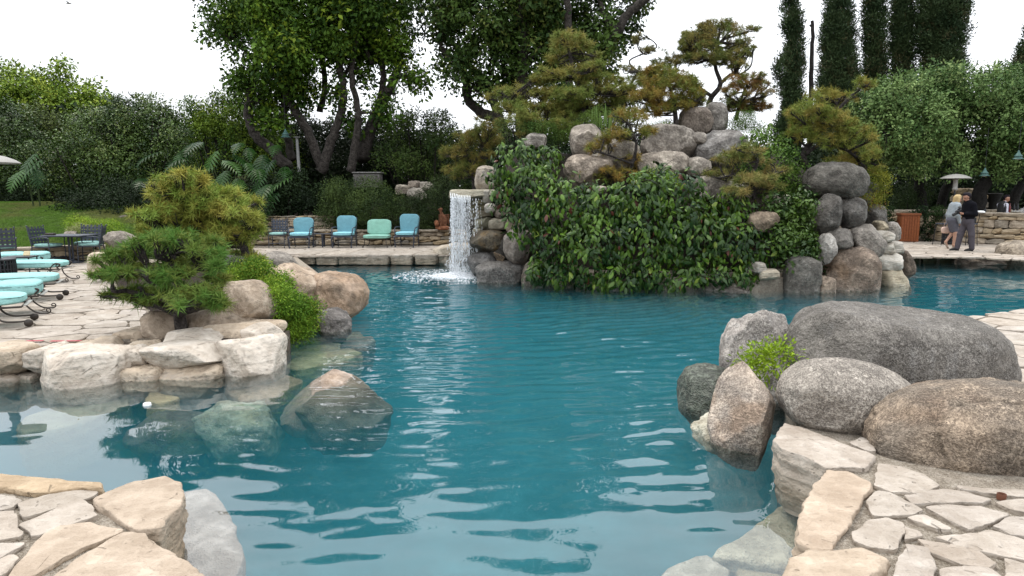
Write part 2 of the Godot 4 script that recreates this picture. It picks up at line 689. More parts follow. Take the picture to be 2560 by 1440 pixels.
# a paving stone or coping: an uneven outline, a worn edge, a rough side
func stone_mesh(poly: PackedVector2Array, top: float, thick: float, rough: float, bevel: float, col: Color, sd: int, steps := 0.07, swell := 0.0) -> ArrayMesh:
	var p := poly
	if Geometry2D.is_polygon_clockwise(p):
		p.reverse()
	var ring := PackedVector2Array()
	for k in p.size():
		var a := p[k]
		var d := p[(k + 1) % p.size()]
		var n := maxi(1, int(round(a.distance_to(d) / steps)))
		for s in n:
			ring.append(a.lerp(d, float(s) / n))
	var m := ring.size()
	var soft := PackedVector2Array()
	for k in m:
		var prev := ring[(k + m - 1) % m]
		var nxt := ring[(k + 1) % m]
		var c := ring[k].lerp((prev + nxt) * 0.5, 0.28)
		var t := (nxt - prev).normalized()
		var out := Vector2(t.y, -t.x)
		soft.append(c + out * (noise.get_noise_3d(c.x * 5.0, c.y * 5.0, sd) + 0.6 * noise.get_noise_3d(c.x * 14.0, c.y * 14.0, sd)) * rough)
	var tri := Geometry2D.triangulate_polygon(soft)
	if tri.is_empty():
		soft = ring
		tri = Geometry2D.triangulate_polygon(soft)
	var mid := Vector2.ZERO
	for q in soft:
		mid += q
	mid /= m
	var b := MB.new()
	b.tint = col
	var layers := []
	layers.append([1.0, 0.0])
	var tilt_x := noise.get_noise_2d(sd * 3.1, 1.5) * 0.012
	var tilt_z := noise.get_noise_2d(sd * 3.1, 9.5) * 0.012
	# top: rings shrinking to the middle so that it can swell and dip
	var shrink := [0.0, bevel, bevel * 2.6 + 0.02]
	var drop := [bevel, bevel * 0.25, 0.0]
	var rings := []
	for l in 3:
		var row := []
		for k in m:
			var q := soft[k]
			var to_mid := mid - q
			var len := maxf(to_mid.length(), 0.001)
			var r := q + to_mid / len * minf(shrink[l], len * 0.3)
			var h: float = top - drop[l] + noise.get_noise_3d(r.x * 3.0, r.y * 3.0, sd + 40.0) * rough * 0.45 + (r.x - mid.x) * tilt_x + (r.y - mid.y) * tilt_z
			row.append(b.p(Vector3(r.x, h, r.y)))
		rings.append(row)
	var h_mid := top + swell + noise.get_noise_2d(mid.x * 3.0, mid.y * 3.0) * rough * 0.3
	for f in [0.35, 0.68]:
		var row := []
		for k in m:
			var q: Vector3 = b.v[rings[2][k]]
			var r := Vector2(q.x, q.z).lerp(mid, f)
			row.append(b.p(Vector3(r.x, lerpf(q.y, h_mid, f) + noise.get_noise_3d(r.x * 4.0, r.y * 4.0, sd + 40.0) * rough * 0.4, r.y)))
		rings.append(row)
	for l in 4:
		for k in m:
			var k2 := (k + 1) % m
			b.q(rings[l][k], rings[l + 1][k], rings[l + 1][k2], rings[l][k2])
	var centre := b.p(Vector3(mid.x, h_mid, mid.y))
	for k in m:
		b.t(rings[4][k], centre, rings[4][(k + 1) % m])
	# the side, downwards, in rough beds
	var down := 1 if thick < 0.08 else int(thick / 0.03)
	var last: Array = rings[0]
	for d in range(1, down + 1):
		var row := []
		var f := float(d) / down
		b.tint = col.lerp(Color(col.r * 0.86, col.g * 0.82, col.b * 0.74), clampf(f * 1.5, 0, 1))
		for k in m:
			var q := soft[k]
			var t := (soft[(k + 1) % m] - soft[(k + m - 1) % m]).normalized()
			var out := Vector2(t.y, -t.x)
			var bed := noise.get_noise_3d(q.x * 1.6, (top - f * thick) * 22.0, q.y * 1.6 + sd) * minf(rough * 2.2, 0.03) - 0.12 * thick * f * f
			if thick < 0.08:
				bed = -0.004
			var r := q + out * bed
			row.append(b.p(Vector3(r.x, top - bevel - (thick - bevel) * f, r.y)))
		for k in m:
			var k2 := (k + 1) % m
			b.q(last[k], last[k2], row[k2], row[k])
		last = row
	# a second set of vertices along the rim is not needed: the worn edge is round
	return b.mesh()

func stone_colour(sd: int, warm := 0.5) -> Color:
	var a := noise.get_noise_2d(sd * 7.7, 3.3) * 0.5 + 0.5
	var g := noise.get_noise_2d(sd * 5.1, 31.0) * 0.5 + 0.5
	var c := Color(0.56, 0.50, 0.435).lerp(Color(0.52, 0.485, 0.45), g)
	c = c.lerp(Color(0.55, 0.445, 0.335), clampf((a - 0.55) * 2.0, 0.0, 0.7) * warm)
	return c * (0.90 + 0.22 * (noise.get_noise_2d(sd * 2.3, 77.0) * 0.5 + 0.5))

# crazy paving: cells round scattered points, cut to the region, kept apart by a joint
func paving(parent: Node, region: PackedVector2Array, size: Vector2, turn: float, joint: float, top: float, sd: int, most := 300, thick := 0.045) -> int:
	rng.seed = sd
	var lo := Vector2(1e9, 1e9)
	var hi := -lo
	for q in region:
		var r := q.rotated(-turn) / size
		lo = lo.min(r)
		hi = hi.max(r)
	var sites := {}
	var y0 := int(floor(lo.y)) - 1
	var y1 := int(ceil(hi.y)) + 1
	var x0 := int(floor(lo.x)) - 1
	var x1 := int(ceil(hi.x)) + 1
	for y in range(y0, y1 + 1):
		for x in range(x0, x1 + 1):
			sites[Vector2i(x, y)] = Vector2(x + (0.5 if y % 2 == 0 else 0.0) + rng.randf_range(-0.47, 0.47), y + rng.randf_range(-0.47, 0.47))
	var cells := []
	for y in range(y0, y1 + 1):
		for x in range(x0, x1 + 1):
			var s: Vector2 = sites[Vector2i(x, y)]
			var cell := PackedVector2Array([s + Vector2(-2, -2), s + Vector2(2, -2), s + Vector2(2, 2), s + Vector2(-2, 2)])
			for dy in range(-2, 3):
				for dx in range(-2, 3):
					var key := Vector2i(x + dx, y + dy)
					if (dx == 0 and dy == 0) or not sites.has(key):
						continue
					var o: Vector2 = sites[key]
					cell = cut(cell, (s + o) * 0.5, (o - s).normalized())
			var back := PackedVector2Array()
			for q in cell:
				back.append((q * size).rotated(turn))
			for piece in Geometry2D.intersect_polygons(back, region):
				for inner in Geometry2D.offset_polygon(piece, -joint * 0.5):
					if inner.size() >= 3 and area(inner) > 0.012:
						cells.append(inner)
	cells.sort_custom(func(a, b): return a[0].length_squared() < b[0].length_squared())
	var rest := MB.new()
	var n := 0
	for k in cells.size():
		var c: PackedVector2Array = cells[k]
		var far := c[0].length()
		var mesh := stone_mesh(c, top + rng.randf_range(-0.004, 0.006), thick, 0.018, 0.005, stone_colour(sd + k), sd + k, 0.09 if far < 10.0 else 0.14)
		if k < most:
			part("paving_stone", mesh, M.flagstone, parent)
			n += 1
		else:
			var arr := mesh.surface_get_arrays(0)
			var first := rest.v.size()
			rest.v.append_array(arr[Mesh.ARRAY_VERTEX])
			rest.c.append_array(arr[Mesh.ARRAY_COLOR])
			for w in arr[Mesh.ARRAY_INDEX]:
				rest.i.append(first + w)
	if rest.v.size():
		part("far_paving_stones", rest.mesh(), M.flagstone, parent).set_meta("kind", "stuff")
	return n

func cut(poly: PackedVector2Array, at_point: Vector2, n: Vector2) -> PackedVector2Array:
	var out := PackedVector2Array()
	for k in poly.size():
		var a := poly[k]
		var b := poly[(k + 1) % poly.size()]
		var da := (a - at_point).dot(n)
		var db := (b - at_point).dot(n)
		if da <= 0.0:
			out.append(a)
		if (da < 0.0 and db > 0.0) or (da > 0.0 and db < 0.0):
			out.append(a.lerp(b, da / (da - db)))
	return out

func area(p: PackedVector2Array) -> float:
	var s := 0.0
	for k in p.size():
		s += p[k].cross(p[(k + 1) % p.size()])
	return absf(s) * 0.5

func build_pool():
	# plastered basin under the water: deep in the middle, shelving up in the left cove and beside the near decks
	var b := MB.new()
	var nx := 110
	var nz := 90
	for r in nz + 1:
		for k in nx + 1:
			var x := lerpf(-16.0, 26.0, float(k) / nx)
			var z := lerpf(-24.5, -0.8, float(r) / nz)
			var h := -1.75 + noise.get_noise_2d(x * 0.25, z * 0.25) * 0.1
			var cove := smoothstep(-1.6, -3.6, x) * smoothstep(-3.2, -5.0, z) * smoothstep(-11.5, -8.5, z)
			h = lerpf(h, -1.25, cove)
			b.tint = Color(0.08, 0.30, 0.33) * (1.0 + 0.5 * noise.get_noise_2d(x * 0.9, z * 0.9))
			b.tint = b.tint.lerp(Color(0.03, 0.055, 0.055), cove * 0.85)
			b.p(Vector3(x, h, z))
	for r in nz:
		for k in nx:
			var a := r * (nx + 1) + k
			b.q(a, a + nx + 1, a + nx + 2, a + 1)
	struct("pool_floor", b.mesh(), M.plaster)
	# the water's surface, with the rings of the waterfall and slow swell nearer the camera
	b = MB.new()
	var rows := []
	var z := -0.9
	while z > -24.0:
		rows.append(z)
		z -= clampf(-z * 0.0045, 0.014, 0.07)
	var cols := []
	var x := -14.0
	while x < 24.0:
		cols.append(x)
		x += 0.045 if x > -6.5 and x < 4.5 else 0.1
	var foot := on(1150, 690, WATER)
	b.v.resize(rows.size() * cols.size())
	b.c.resize(b.v.size())
	b.c.fill(Color.WHITE)
	var at_v := 0
	for zz in rows:
		for xx in cols:
			b.v[at_v] = Vector3(xx, WATER + wave(xx, zz, foot), zz)
			at_v += 1
	var w := cols.size()
	for r in rows.size() - 1:
		for k in w - 1:
			var a := r * w + k
			b.q(a, a + 1, a + w + 1, a + w)
	struct("water", b.mesh(), M.water)
	# what clouds and colours the water itself
	var body := FogVolume.new()
	body.name = "water_depth"
	body.shape = RenderingServer.FOG_VOLUME_SHAPE_BOX
	body.size = Vector3(42, 2.2, 23.4)
	body.position = Vector3(5, WATER - 0.02 - 1.1, -12.5)
	var fm := FogMaterial.new()
	fm.albedo = Color(0.042, 0.36, 0.455).linear_to_srgb()
	fm.density = 0.36
	body.material = fm
	body.set_meta("kind", "stuff")
	add_child(body)

func wave(x: float, z: float, foot: Vector3) -> float:
	var dx := x - foot.x
	var dz := z - foot.z
	var r := sqrt(dx * dx + dz * dz)
	var calm := smoothstep(-1.2, -3.4, x) * smoothstep(-10.5, -7.5, z)
	var wob := noise.get_noise_2d(x * 0.35, z * 0.35)
	var wob2 := noise.get_noise_2d(x * 0.8 + 40.0, z * 0.8)
	var ring := sin(r * 24.0 + wob * 7.0) * 0.0075 * exp(-maxf(r - 7.0, 0.0) * 0.30) * (0.55 + 0.9 * wob2 + 0.25)
	var ring2 := sin(r * 11.0 + wob2 * 5.0 + 1.0) * 0.0046 * exp(-maxf(r - 8.0, 0.0) * 0.28)
	var swell := noise.get_noise_2d(x * 0.42 + 9.0, z * 0.62 + 3.0) * 0.0125
	var chop := noise.get_noise_2d(x * 2.2, z * 4.2 + 70.0) * 0.0075 * smoothstep(-5.0, -9.0, z)
	var e := 1.0 - 0.88 * calm
	return (ring + ring2 + chop) * e + swell * (1.0 - 0.75 * calm)

func scaled(list: Array, k: float, ox: float, oy: float) -> Array:
	var out := []
	for n in range(0, list.size(), 2):
		out.append(list[n] / k + ox)
		out.append(list[n + 1] / k + oy)
	return out

func grown(p: PackedVector2Array) -> PackedVector2Array:
	var o := Geometry2D.offset_polygon(p, 0.008)
	return o[0] if o.size() else p

func build_decks():
	var sand := Color(0.60, 0.53, 0.44)
	# --- the near deck at the left: every stone traced
	var d := struct("near_left_deck", slab(south_west_shore, south_west_land(), -0.028, -2.4, sand), M.mortar)
	var left := [
		[0, 890, 200, 905, 400, 930, 540, 945, 555, 968, 420, 965, 300, 985, 190, 990, 60, 965, -200, 940, -200, 885],
		[-150, 995, 0, 1000, 60, 1005, 105, 1030, 60, 1060, 0, 1075, -150, 1080], [105, 1040, 240, 1000, 420, 960, 530, 975, 520, 995, 300, 1060, 180, 1105, 140, 1110],
		[-150, 1095, 0, 1085, 75, 1078, 80, 1110, 95, 1160, 105, 1215, 0, 1240, -150, 1250], [130, 1150, 270, 1085, 440, 1020, 470, 1040, 525, 1105, 400, 1150, 280, 1180, 210, 1210, 170, 1212],
		[525, 1015, 700, 940, 900, 905, 960, 925, 1000, 980, 990, 1050, 930, 1110, 860, 1180, 760, 1190, 700, 1160, 620, 1110, 540, 1050],
		[50, 1440, 130, 1340, 200, 1260, 240, 1210, 330, 1165, 480, 1145, 560, 1165, 650, 1190, 560, 1240, 420, 1290, 300, 1360, 160, 1440, 100, 1500, 0, 1520],
		[300, 1440, 420, 1360, 560, 1270, 680, 1205, 780, 1215, 850, 1270, 950, 1330, 1050, 1400, 1110, 1440, 1150, 1560, 700, 1640, 250, 1520], [-100, 1270, 0, 1260, 120, 1258, 60, 1290, 0, 1330, -100, 1350],
		[-120, 1375, 0, 1345, 60, 1320, 80, 1340, 20, 1420, -60, 1460]]
	for k in left.size():
		var edge := k in [0, 5, 7]
		var poly := grown(flat(scaled(left[k], 2.182, 0.0, 780.0), 0.0))
		var col := stone_colour(300 + k, 0.35)
		if k in [5, 6, 7]:
			col = Color(0.56, 0.47, 0.38)
		if k == 0:
			col = Color(0.54, 0.42, 0.29)
		part("coping_stone" if edge else "paving_stone", stone_mesh(poly, 0.012 if edge else 0.0, 0.46 if edge else 0.05, 0.02, 0.012 if edge else 0.005, col, 300 + k, 0.035, 0.01), M.flagstone, d)
	paving(d, PackedVector2Array([Vector2(-2.95, -1.2), Vector2(-2.98, -3.3), Vector2(-3.3, -3.6), Vector2(-8.0, -3.6), Vector2(-8.0, -1.2)]), Vector2(0.55, 0.45), 0.3, 0.035, 0.0, 540, 160)
	# --- the near deck at the right
	d = struct("near_right_deck", slab(south_east_shore, south_east_land(), -0.028, -2.4, sand), M.mortar)
	var right := [
		[640, 658, 760, 690, 900, 750, 1108, 825, 1045, 888, 850, 885, 740, 830, 640, 790, 585, 745],
		[870, 900, 960, 910, 1080, 965, 1060, 1020, 1030, 1080, 985, 1150, 960, 1200, 900, 1240, 890, 1310, 800, 1310, 715, 1275, 715, 1200, 725, 1130, 760, 1040, 800, 970],
		[660, 1400, 680, 1350, 760, 1310, 900, 1320, 1050, 1300, 1160, 1350, 1140, 1390, 1080, 1440, 1050, 1530, 640, 1560, 620, 1460],
		[1130, 860, 1250, 880, 1360, 920, 1430, 970, 1380, 1000, 1200, 1005, 1110, 970], [1070, 1035, 1130, 995, 1180, 1005, 1250, 1040, 1350, 1095, 1290, 1120, 1100, 1125, 1075, 1090],
		[1260, 1020, 1400, 1000, 1560, 1000, 1700, 1040, 1660, 1060, 1400, 1060, 1290, 1060], [1370, 1085, 1500, 1070, 1660, 1085, 1790, 1120, 1680, 1160, 1590, 1195, 1480, 1140],
		[990, 1225, 1060, 1160, 1170, 1140, 1240, 1160, 1250, 1230, 1200, 1300, 1100, 1290, 1010, 1255], [1275, 1135, 1360, 1125, 1490, 1190, 1420, 1195], [1252, 1178, 1330, 1200, 1340, 1220, 1260, 1245],
		[1420, 1235, 1540, 1220, 1700, 1200, 1830, 1240, 1880, 1260, 1880, 1350, 1700, 1310, 1560, 1280], [1335, 1250, 1500, 1275, 1640, 1310, 1720, 1370, 1690, 1390, 1550, 1370, 1400, 1310],
		[1190, 1440, 1230, 1360, 1270, 1270, 1380, 1290, 1410, 1360, 1400, 1440, 1380, 1530, 1180, 1540], [1720, 1180, 1800, 1135, 1872, 1130, 1950, 1180, 1920, 1240, 1800, 1220],
		[1450, 1400, 1560, 1385, 1700, 1400, 1745, 1440, 1745, 1530, 1440, 1530], [1780, 1345, 1872, 1370, 1990, 1400, 1990, 1540, 1790, 1540], [1520, 970, 1650, 985, 1872, 1000, 1900, 1030, 1700, 1012, 1540, 988],
		[1730, 1055, 1872, 1040, 1980, 1060, 1900, 1115, 1800, 1090], [985, 755, 1030, 725, 1090, 735, 1110, 795, 1060, 790], [1910, 1270, 2050, 1240, 2100, 1330, 1960, 1370]]
	for k in right.size():
		var edge := k < 3
		var poly := grown(flat(scaled(right[k], 2.057, 1650.0, 740.0), 0.0))
		var col := stone_colour(400 + k, 0.25)
		if edge:
			col = [Color(0.58, 0.525, 0.47), Color(0.59, 0.49, 0.39), Color(0.57, 0.475, 0.38)][k]
		part("coping_stone" if edge else "paving_stone", stone_mesh(poly, 0.012 if edge else 0.0, 0.46 if edge else 0.05, 0.02, 0.012 if edge else 0.005, col, 400 + k, 0.035, 0.008), M.flagstone, d)
	var beyond := flat([2395, 795, 2420, 788, 2560, 771, 2900, 765, 2900, 985, 2540, 985, 2500, 940, 2440, 880], 0.0)
	paving(d, beyond, Vector2(0.62, 0.5), 0.2, 0.03, 0.0, 500, 120)
	paving(d, PackedVector2Array([Vector2(3.05, -1.0), Vector2(3.0, -3.7), Vector2(4.3, -3.7), Vector2(4.5, -5.6), Vector2(4.9, -7.2), Vector2(9.5, -8.6), Vector2(9.5, -1.0)]), Vector2(0.55, 0.45), 0.3, 0.035, 0.0, 560, 200)
	# --- the left terrace and the peninsula, the rim by the loungers, the bar terrace: one body of land
	var land := struct("north_terrace", slab(north_shore, north_land(), -0.03, -2.4, sand), M.mortar)
	var terrace := flat([-420, 880, 0, 872, 110, 862, 385, 828, 352, 800, 372, 775, 300, 735, 255, 690, 232, 662, 232, 646, 60, 660, -300, 672, -420, 672], 0.0)
	paving(land, terrace, Vector2(0.66, 0.40), 0.12, 0.018, 0.0, 600, 300)
	var strip := flat([590, 648, 740, 640, 1130, 638, 1130, 614, 880, 616, 590, 622], 0.0)
	paving(land, strip, Vector2(0.9, 0.5), 0.05, 0.03, 0.0, 700, 60)
	var bar_floor := flat([2240, 652, 2290, 642, 2440, 643, 2560, 650, 2700, 650, 2700, 608, 2560, 606, 2240, 603], 0.0)
	paving(land, bar_floor, Vector2(0.8, 0.5), -0.1, 0.03, 0.0, 800, 140)
	# coping of the far rim, stone by stone, each with its own height
	var rim := [[585, 652], [650, 735], [730, 785], [785, 843], [840, 972], [972, 1032], [1032, 1095]]
	for k in rim.size():
		var u0: float = rim[k][0] + 1.5
		var u1: float = rim[k][1] - 1.5
		var jut := rng.randf_range(-1.5, 2.0)
		var poly := flat([u0, 650.0 + jut, u1, 650.5 + jut * 0.6, u1 - 1.0, 639.0, u0 + 1.0, 638.5], 0.0)
		for q in poly.size():
			poly[q].y = maxf(poly[q].y - 0.0, -22.4) if q > 1 else -21.15 + jut * 0.05
		part("coping_stone", stone_mesh(poly, 0.03 + rng.randf() * 0.03, 0.3, 0.03, 0.02, stone_colour(900 + k, 0.3), 900 + k, 0.07), M.white_stone, land)
	for k in 6:
		var u0 := 2262.0 + k * 44.0
		var a := on(u0 + 2, 655, WATER)
		var c := on(u0 + 42, 655, WATER)
		var poly := PackedVector2Array([Vector2(a.x, a.z + 0.05), Vector2(c.x, c.z + 0.05), Vector2(c.x, c.z - 0.6), Vector2(a.x, a.z - 0.6)])
		part("coping_stone", stone_mesh(poly, 0.015, 0.16, 0.02, 0.012, stone_colour(930 + k, 0.2) * 0.9, 930 + k, 0.08), M.white_stone, land)
		var low := PackedVector2Array([Vector2(a.x, a.z - 0.02), Vector2(c.x - 0.05, c.z - 0.02), Vector2(c.x - 0.05, c.z - 0.4), Vector2(a.x, a.z - 0.4)])
		part("wall_stone", stone_mesh(low, -0.15, 0.3, 0.02, 0.012, Color(0.16, 0.17, 0.11), 950 + k, 0.08), M.white_stone, land)

# ---------------------------------------------------------------- rocks and walls
func rock_mesh(size: Vector3, sd: int, o: Dictionary) -> ArrayMesh:
	var level: int = o.get("level", 3)
	var data = ico(level)
	var pts: PackedVector3Array = data[0]
	var b := MB.new()
	b.i.resize(0)
	var box: float = o.get("box", 2.4)
	var rough: float = o.get("rough", 0.1)
	var cuts: int = o.get("cuts", 3)
	var depth: float = o.get("cut", 0.72)
	var col: Color = o.get("col", Color(0.3, 0.28, 0.26))
	var col2: Color = o.get("col2", col * 0.75)
	if o.get("mat", M.granite_far) in [M.granite, M.granite_far, M.tan_rock]:
		var up := 1.5 if o.get("mat", M.granite_far) == M.granite else (1.2 if o.get("mat", M.granite_far) == M.granite_far else 1.0)
		col = Color(col.r * 1.5, col.g * 1.46, col.b * 1.40) * up
		col2 = Color(col2.r * 1.5, col2.g * 1.45, col2.b * 1.38) * up
	elif o.get("mat", null) == M.white_stone:
		col = col * 1.4
		col2 = col2 * 1.4
	elif o.get("mat", null) == M.flagstone:
		col = col * 1.22
		col2 = col2 * 1.22
	var lime: float = o.get("lime", -99.0)          # height of a pale water line, in the rock's own measure
	var strata: float = o.get("strata", 0.0)
	var crack: float = o.get("crack", 0.0)
	var planes := []
	var r := RandomNumberGenerator.new()
	r.seed = sd * 31 + 5
	for k in cuts:
		planes.append([Vector3(r.randf_range(-1, 1), r.randf_range(-1, 1), r.randf_range(-1, 1)).normalized(), r.randf_range(depth, 0.97)])
	for pl in o.get("planes", []):
		planes.append([pl[0].normalized(), pl[1]])
	var off := Vector3(sd * 3.7, sd * 1.3, -sd * 2.1)
	var half := size * 0.5
	var big := maxf(size.x, maxf(size.y, size.z))
	for d in pts:
		var n := pow(pow(absf(d.x), box) + pow(absf(d.y), box) + pow(absf(d.z), box), 1.0 / box)
		var q := d / n
		for pl in planes:
			var over: float = q.dot(pl[0]) - pl[1]
			if over > 0.0:
				q -= pl[0] * over * 0.88
		var s := q * size / big
		var f := noise.get_noise_3dv(s * 1.3 + off)
		q *= 1.0 + f * rough * 2.0
		if level > 2:
			var g := noise.get_noise_3dv(s * 4.5 + off)
			q *= 1.0 + g * rough * 0.35
		if strata > 0.0:
			var l := noise.get_noise_3d(s.x * 1.2 + off.x, s.y * 15.0 * size.y / big + f * 3.0, s.z * 1.2 + off.z)
			var hor := Vector3(q.x, 0, q.z)
			q += hor * l * strata
		var dark := 0.0
		if crack > 0.0:
			var e := absf(noise.get_noise_3dv(s * 0.9 + off * 2.0))
			if e < 0.035:
				var w := 1.0 - e / 0.035
				q *= 1.0 - crack * w
				dark = w * 0.5
		var p := q * half
		var c := col.lerp(col2, clampf(0.5 + 1.1 * noise.get_noise_3dv(s * 1.5 + off * 3.0), 0.0, 1.0))
		if o.has("stain"):
			var st := clampf(noise.get_noise_3dv(s * 1.1 + off * 5.0) * 2.4 - 0.1, 0.0, 1.0)
			c = c.lerp(o.stain, st * 0.8)
		if o.has("streak"):
			var st := clampf(noise.get_noise_3d(s.x * 7.0 + off.x, s.y * 0.6, s.z * 7.0 + off.z) * 2.5 + float(o.get("streak_more", -0.35)), 0.0, 1.0)
			c = c.lerp(o.streak, st * 0.85)
		if lime > -90.0:
			var e := absf(p.y - lime - 0.02 * noise.get_noise_3dv(s * 6.0 + off))
			c = c.lerp(Color(0.52, 0.49, 0.46), clampf(1.0 - e / 0.045, 0.0, 1.0) * (0.45 + 0.5 * noise.get_noise_3dv(s * 9.0)))
			if p.y < lime - 0.03:
				c = c.lerp(Color(0.14, 0.17, 0.14), 0.65)
		b.tint = c * (1.0 - dark)
		b.p(p)
	var tri: PackedInt32Array = data[1]
	for k in range(0, tri.size(), 3):
		b.t(tri[k], tri[k + 1], tri[k + 2])
	return b.mesh()

# a rock that stands where the sight line through (u, v) meets that distance, with its real width and height
func rock(label: String, u0: float, u1: float, v0: float, v1: float, depth: float, thick: float, sd: int, o := {}, called := "boulder", parent: Node = null) -> MeshInstance3D:
	var c := at((u0 + u1) * 0.5, (v0 + v1) * 0.5, depth)
	var k := depth / FOCAL
	var size := Vector3((u1 - u0) * k, (v1 - v0) * k, thick)
	if o.has("sink"):
		size.y += o.sink
		c.y -= o.sink * 0.5
	if o.get("wet", false):
		o.lime = WATER + 0.03 - c.y
	var m := part(called, rock_mesh(size, sd, o), o.get("mat", M.granite_far), parent if parent else self, c)
	m.rotation = o.get("turn", Vector3.ZERO)
	if parent == null:
		tag(m, label, "boulder" if called == "boulder" else "rock", o.get("group", ""))
	return m

var blocks := []
func block_variants():
	if blocks.size():
		return
	for k in 10:
		var tones := [Color(0.42, 0.36, 0.28), Color(0.36, 0.32, 0.27), Color(0.30, 0.28, 0.25), Color(0.46, 0.40, 0.31), Color(0.40, 0.33, 0.23)]
		blocks.append(rock_mesh(Vector3(1, 1, 1), 50 + k, {"level": 3, "box": 9.0, "rough": 0.055, "cuts": 5, "cut": 0.82, "col": tones[k % 5], "col2": tones[k % 5] * 0.75}))

func block(parent: Node, c: Vector3, size: Vector3, turn: float, called := "wall_stone", tilt_z := 0.0) -> MeshInstance3D:
	block_variants()
	var m := part(called, blocks[rng.randi() % 10], M.white_stone, parent)
	m.transform = Transform3D(Basis(Vector3.UP, turn) * Basis(Vector3.BACK, tilt_z) * Basis.from_scale(size), c)
	return m

# a wall of rough stones laid in courses, with mortar set back between them and, if asked, a row of cap stones
func stone_wall(called: String, label: String, a: Vector3, b: Vector3, h: float, thick: float, course: float, long: float, cap: float, sd: int, fill := Color(0.12, 0.10, 0.08)) -> Node3D:
	rng.seed = sd
	var turn := -atan2(b.z - a.z, b.x - a.x)
	var w := thing(called, label, "wall", a, turn)
	var length := a.distance_to(b)
	var core := MB.new()
	core.tint = fill
	core.box(Vector3(length * 0.5, h * 0.5 - 0.05, -thick * 0.5), Vector3(length, h + 0.06, thick - 0.09))
	part("mortar", core.mesh(), M.mortar, w)
	var y := 0.0
	while y < h - course * 0.3:
		var ch := minf(course * rng.randf_range(0.75, 1.3), h - y)
		if h - y - ch < course * 0.4:
			ch = h - y
		var x := 0.0
		while x < length - 0.02:
			var l := long * rng.randf_range(0.55, 1.6)
			if length - x - l < long * 0.5:
				l = length - x
			if ch > course * 0.9 and rng.randf() < 0.22:
				block(w, Vector3(x + l * 0.5, y + ch * 0.27, -0.07 + rng.randf_range(-0.01, 0.015)), Vector3(l * 1.0, ch * 0.53, 0.24), 0.0, "wall_stone", rng.randf_range(-0.03, 0.03))
				block(w, Vector3(x + l * 0.5, y + ch * 0.77, -0.07 + rng.randf_range(-0.01, 0.015)), Vector3(l * 1.0, ch * 0.45, 0.24), 0.0, "wall_stone", rng.randf_range(-0.03, 0.03))
			else:
				block(w, Vector3(x + l * 0.5, y + ch * 0.5, -0.07 + rng.randf_range(-0.015, 0.02)), Vector3(l * 1.0, ch * 0.98, 0.26), 0.0, "wall_stone", rng.randf_range(-0.05, 0.05))
			x += l
		y += ch
	if cap > 0.0:
		var x := -0.05
		while x < length:
			var l := minf(rng.randf_range(0.7, 1.3), length + 0.06 - x)
			var poly := PackedVector2Array([Vector2(x + 0.01, 0.09), Vector2(x + l - 0.012, 0.09), Vector2(x + l - 0.012, -thick - 0.02), Vector2(x + 0.01, -thick - 0.02)])
			part("cap_stone", stone_mesh(poly, h + cap, cap, 0.02, 0.012, Color(0.55, 0.49, 0.41) * rng.randf_range(0.9, 1.05), sd + int(x * 10.0), 0.09), M.white_stone, w)
			x += l
	return w

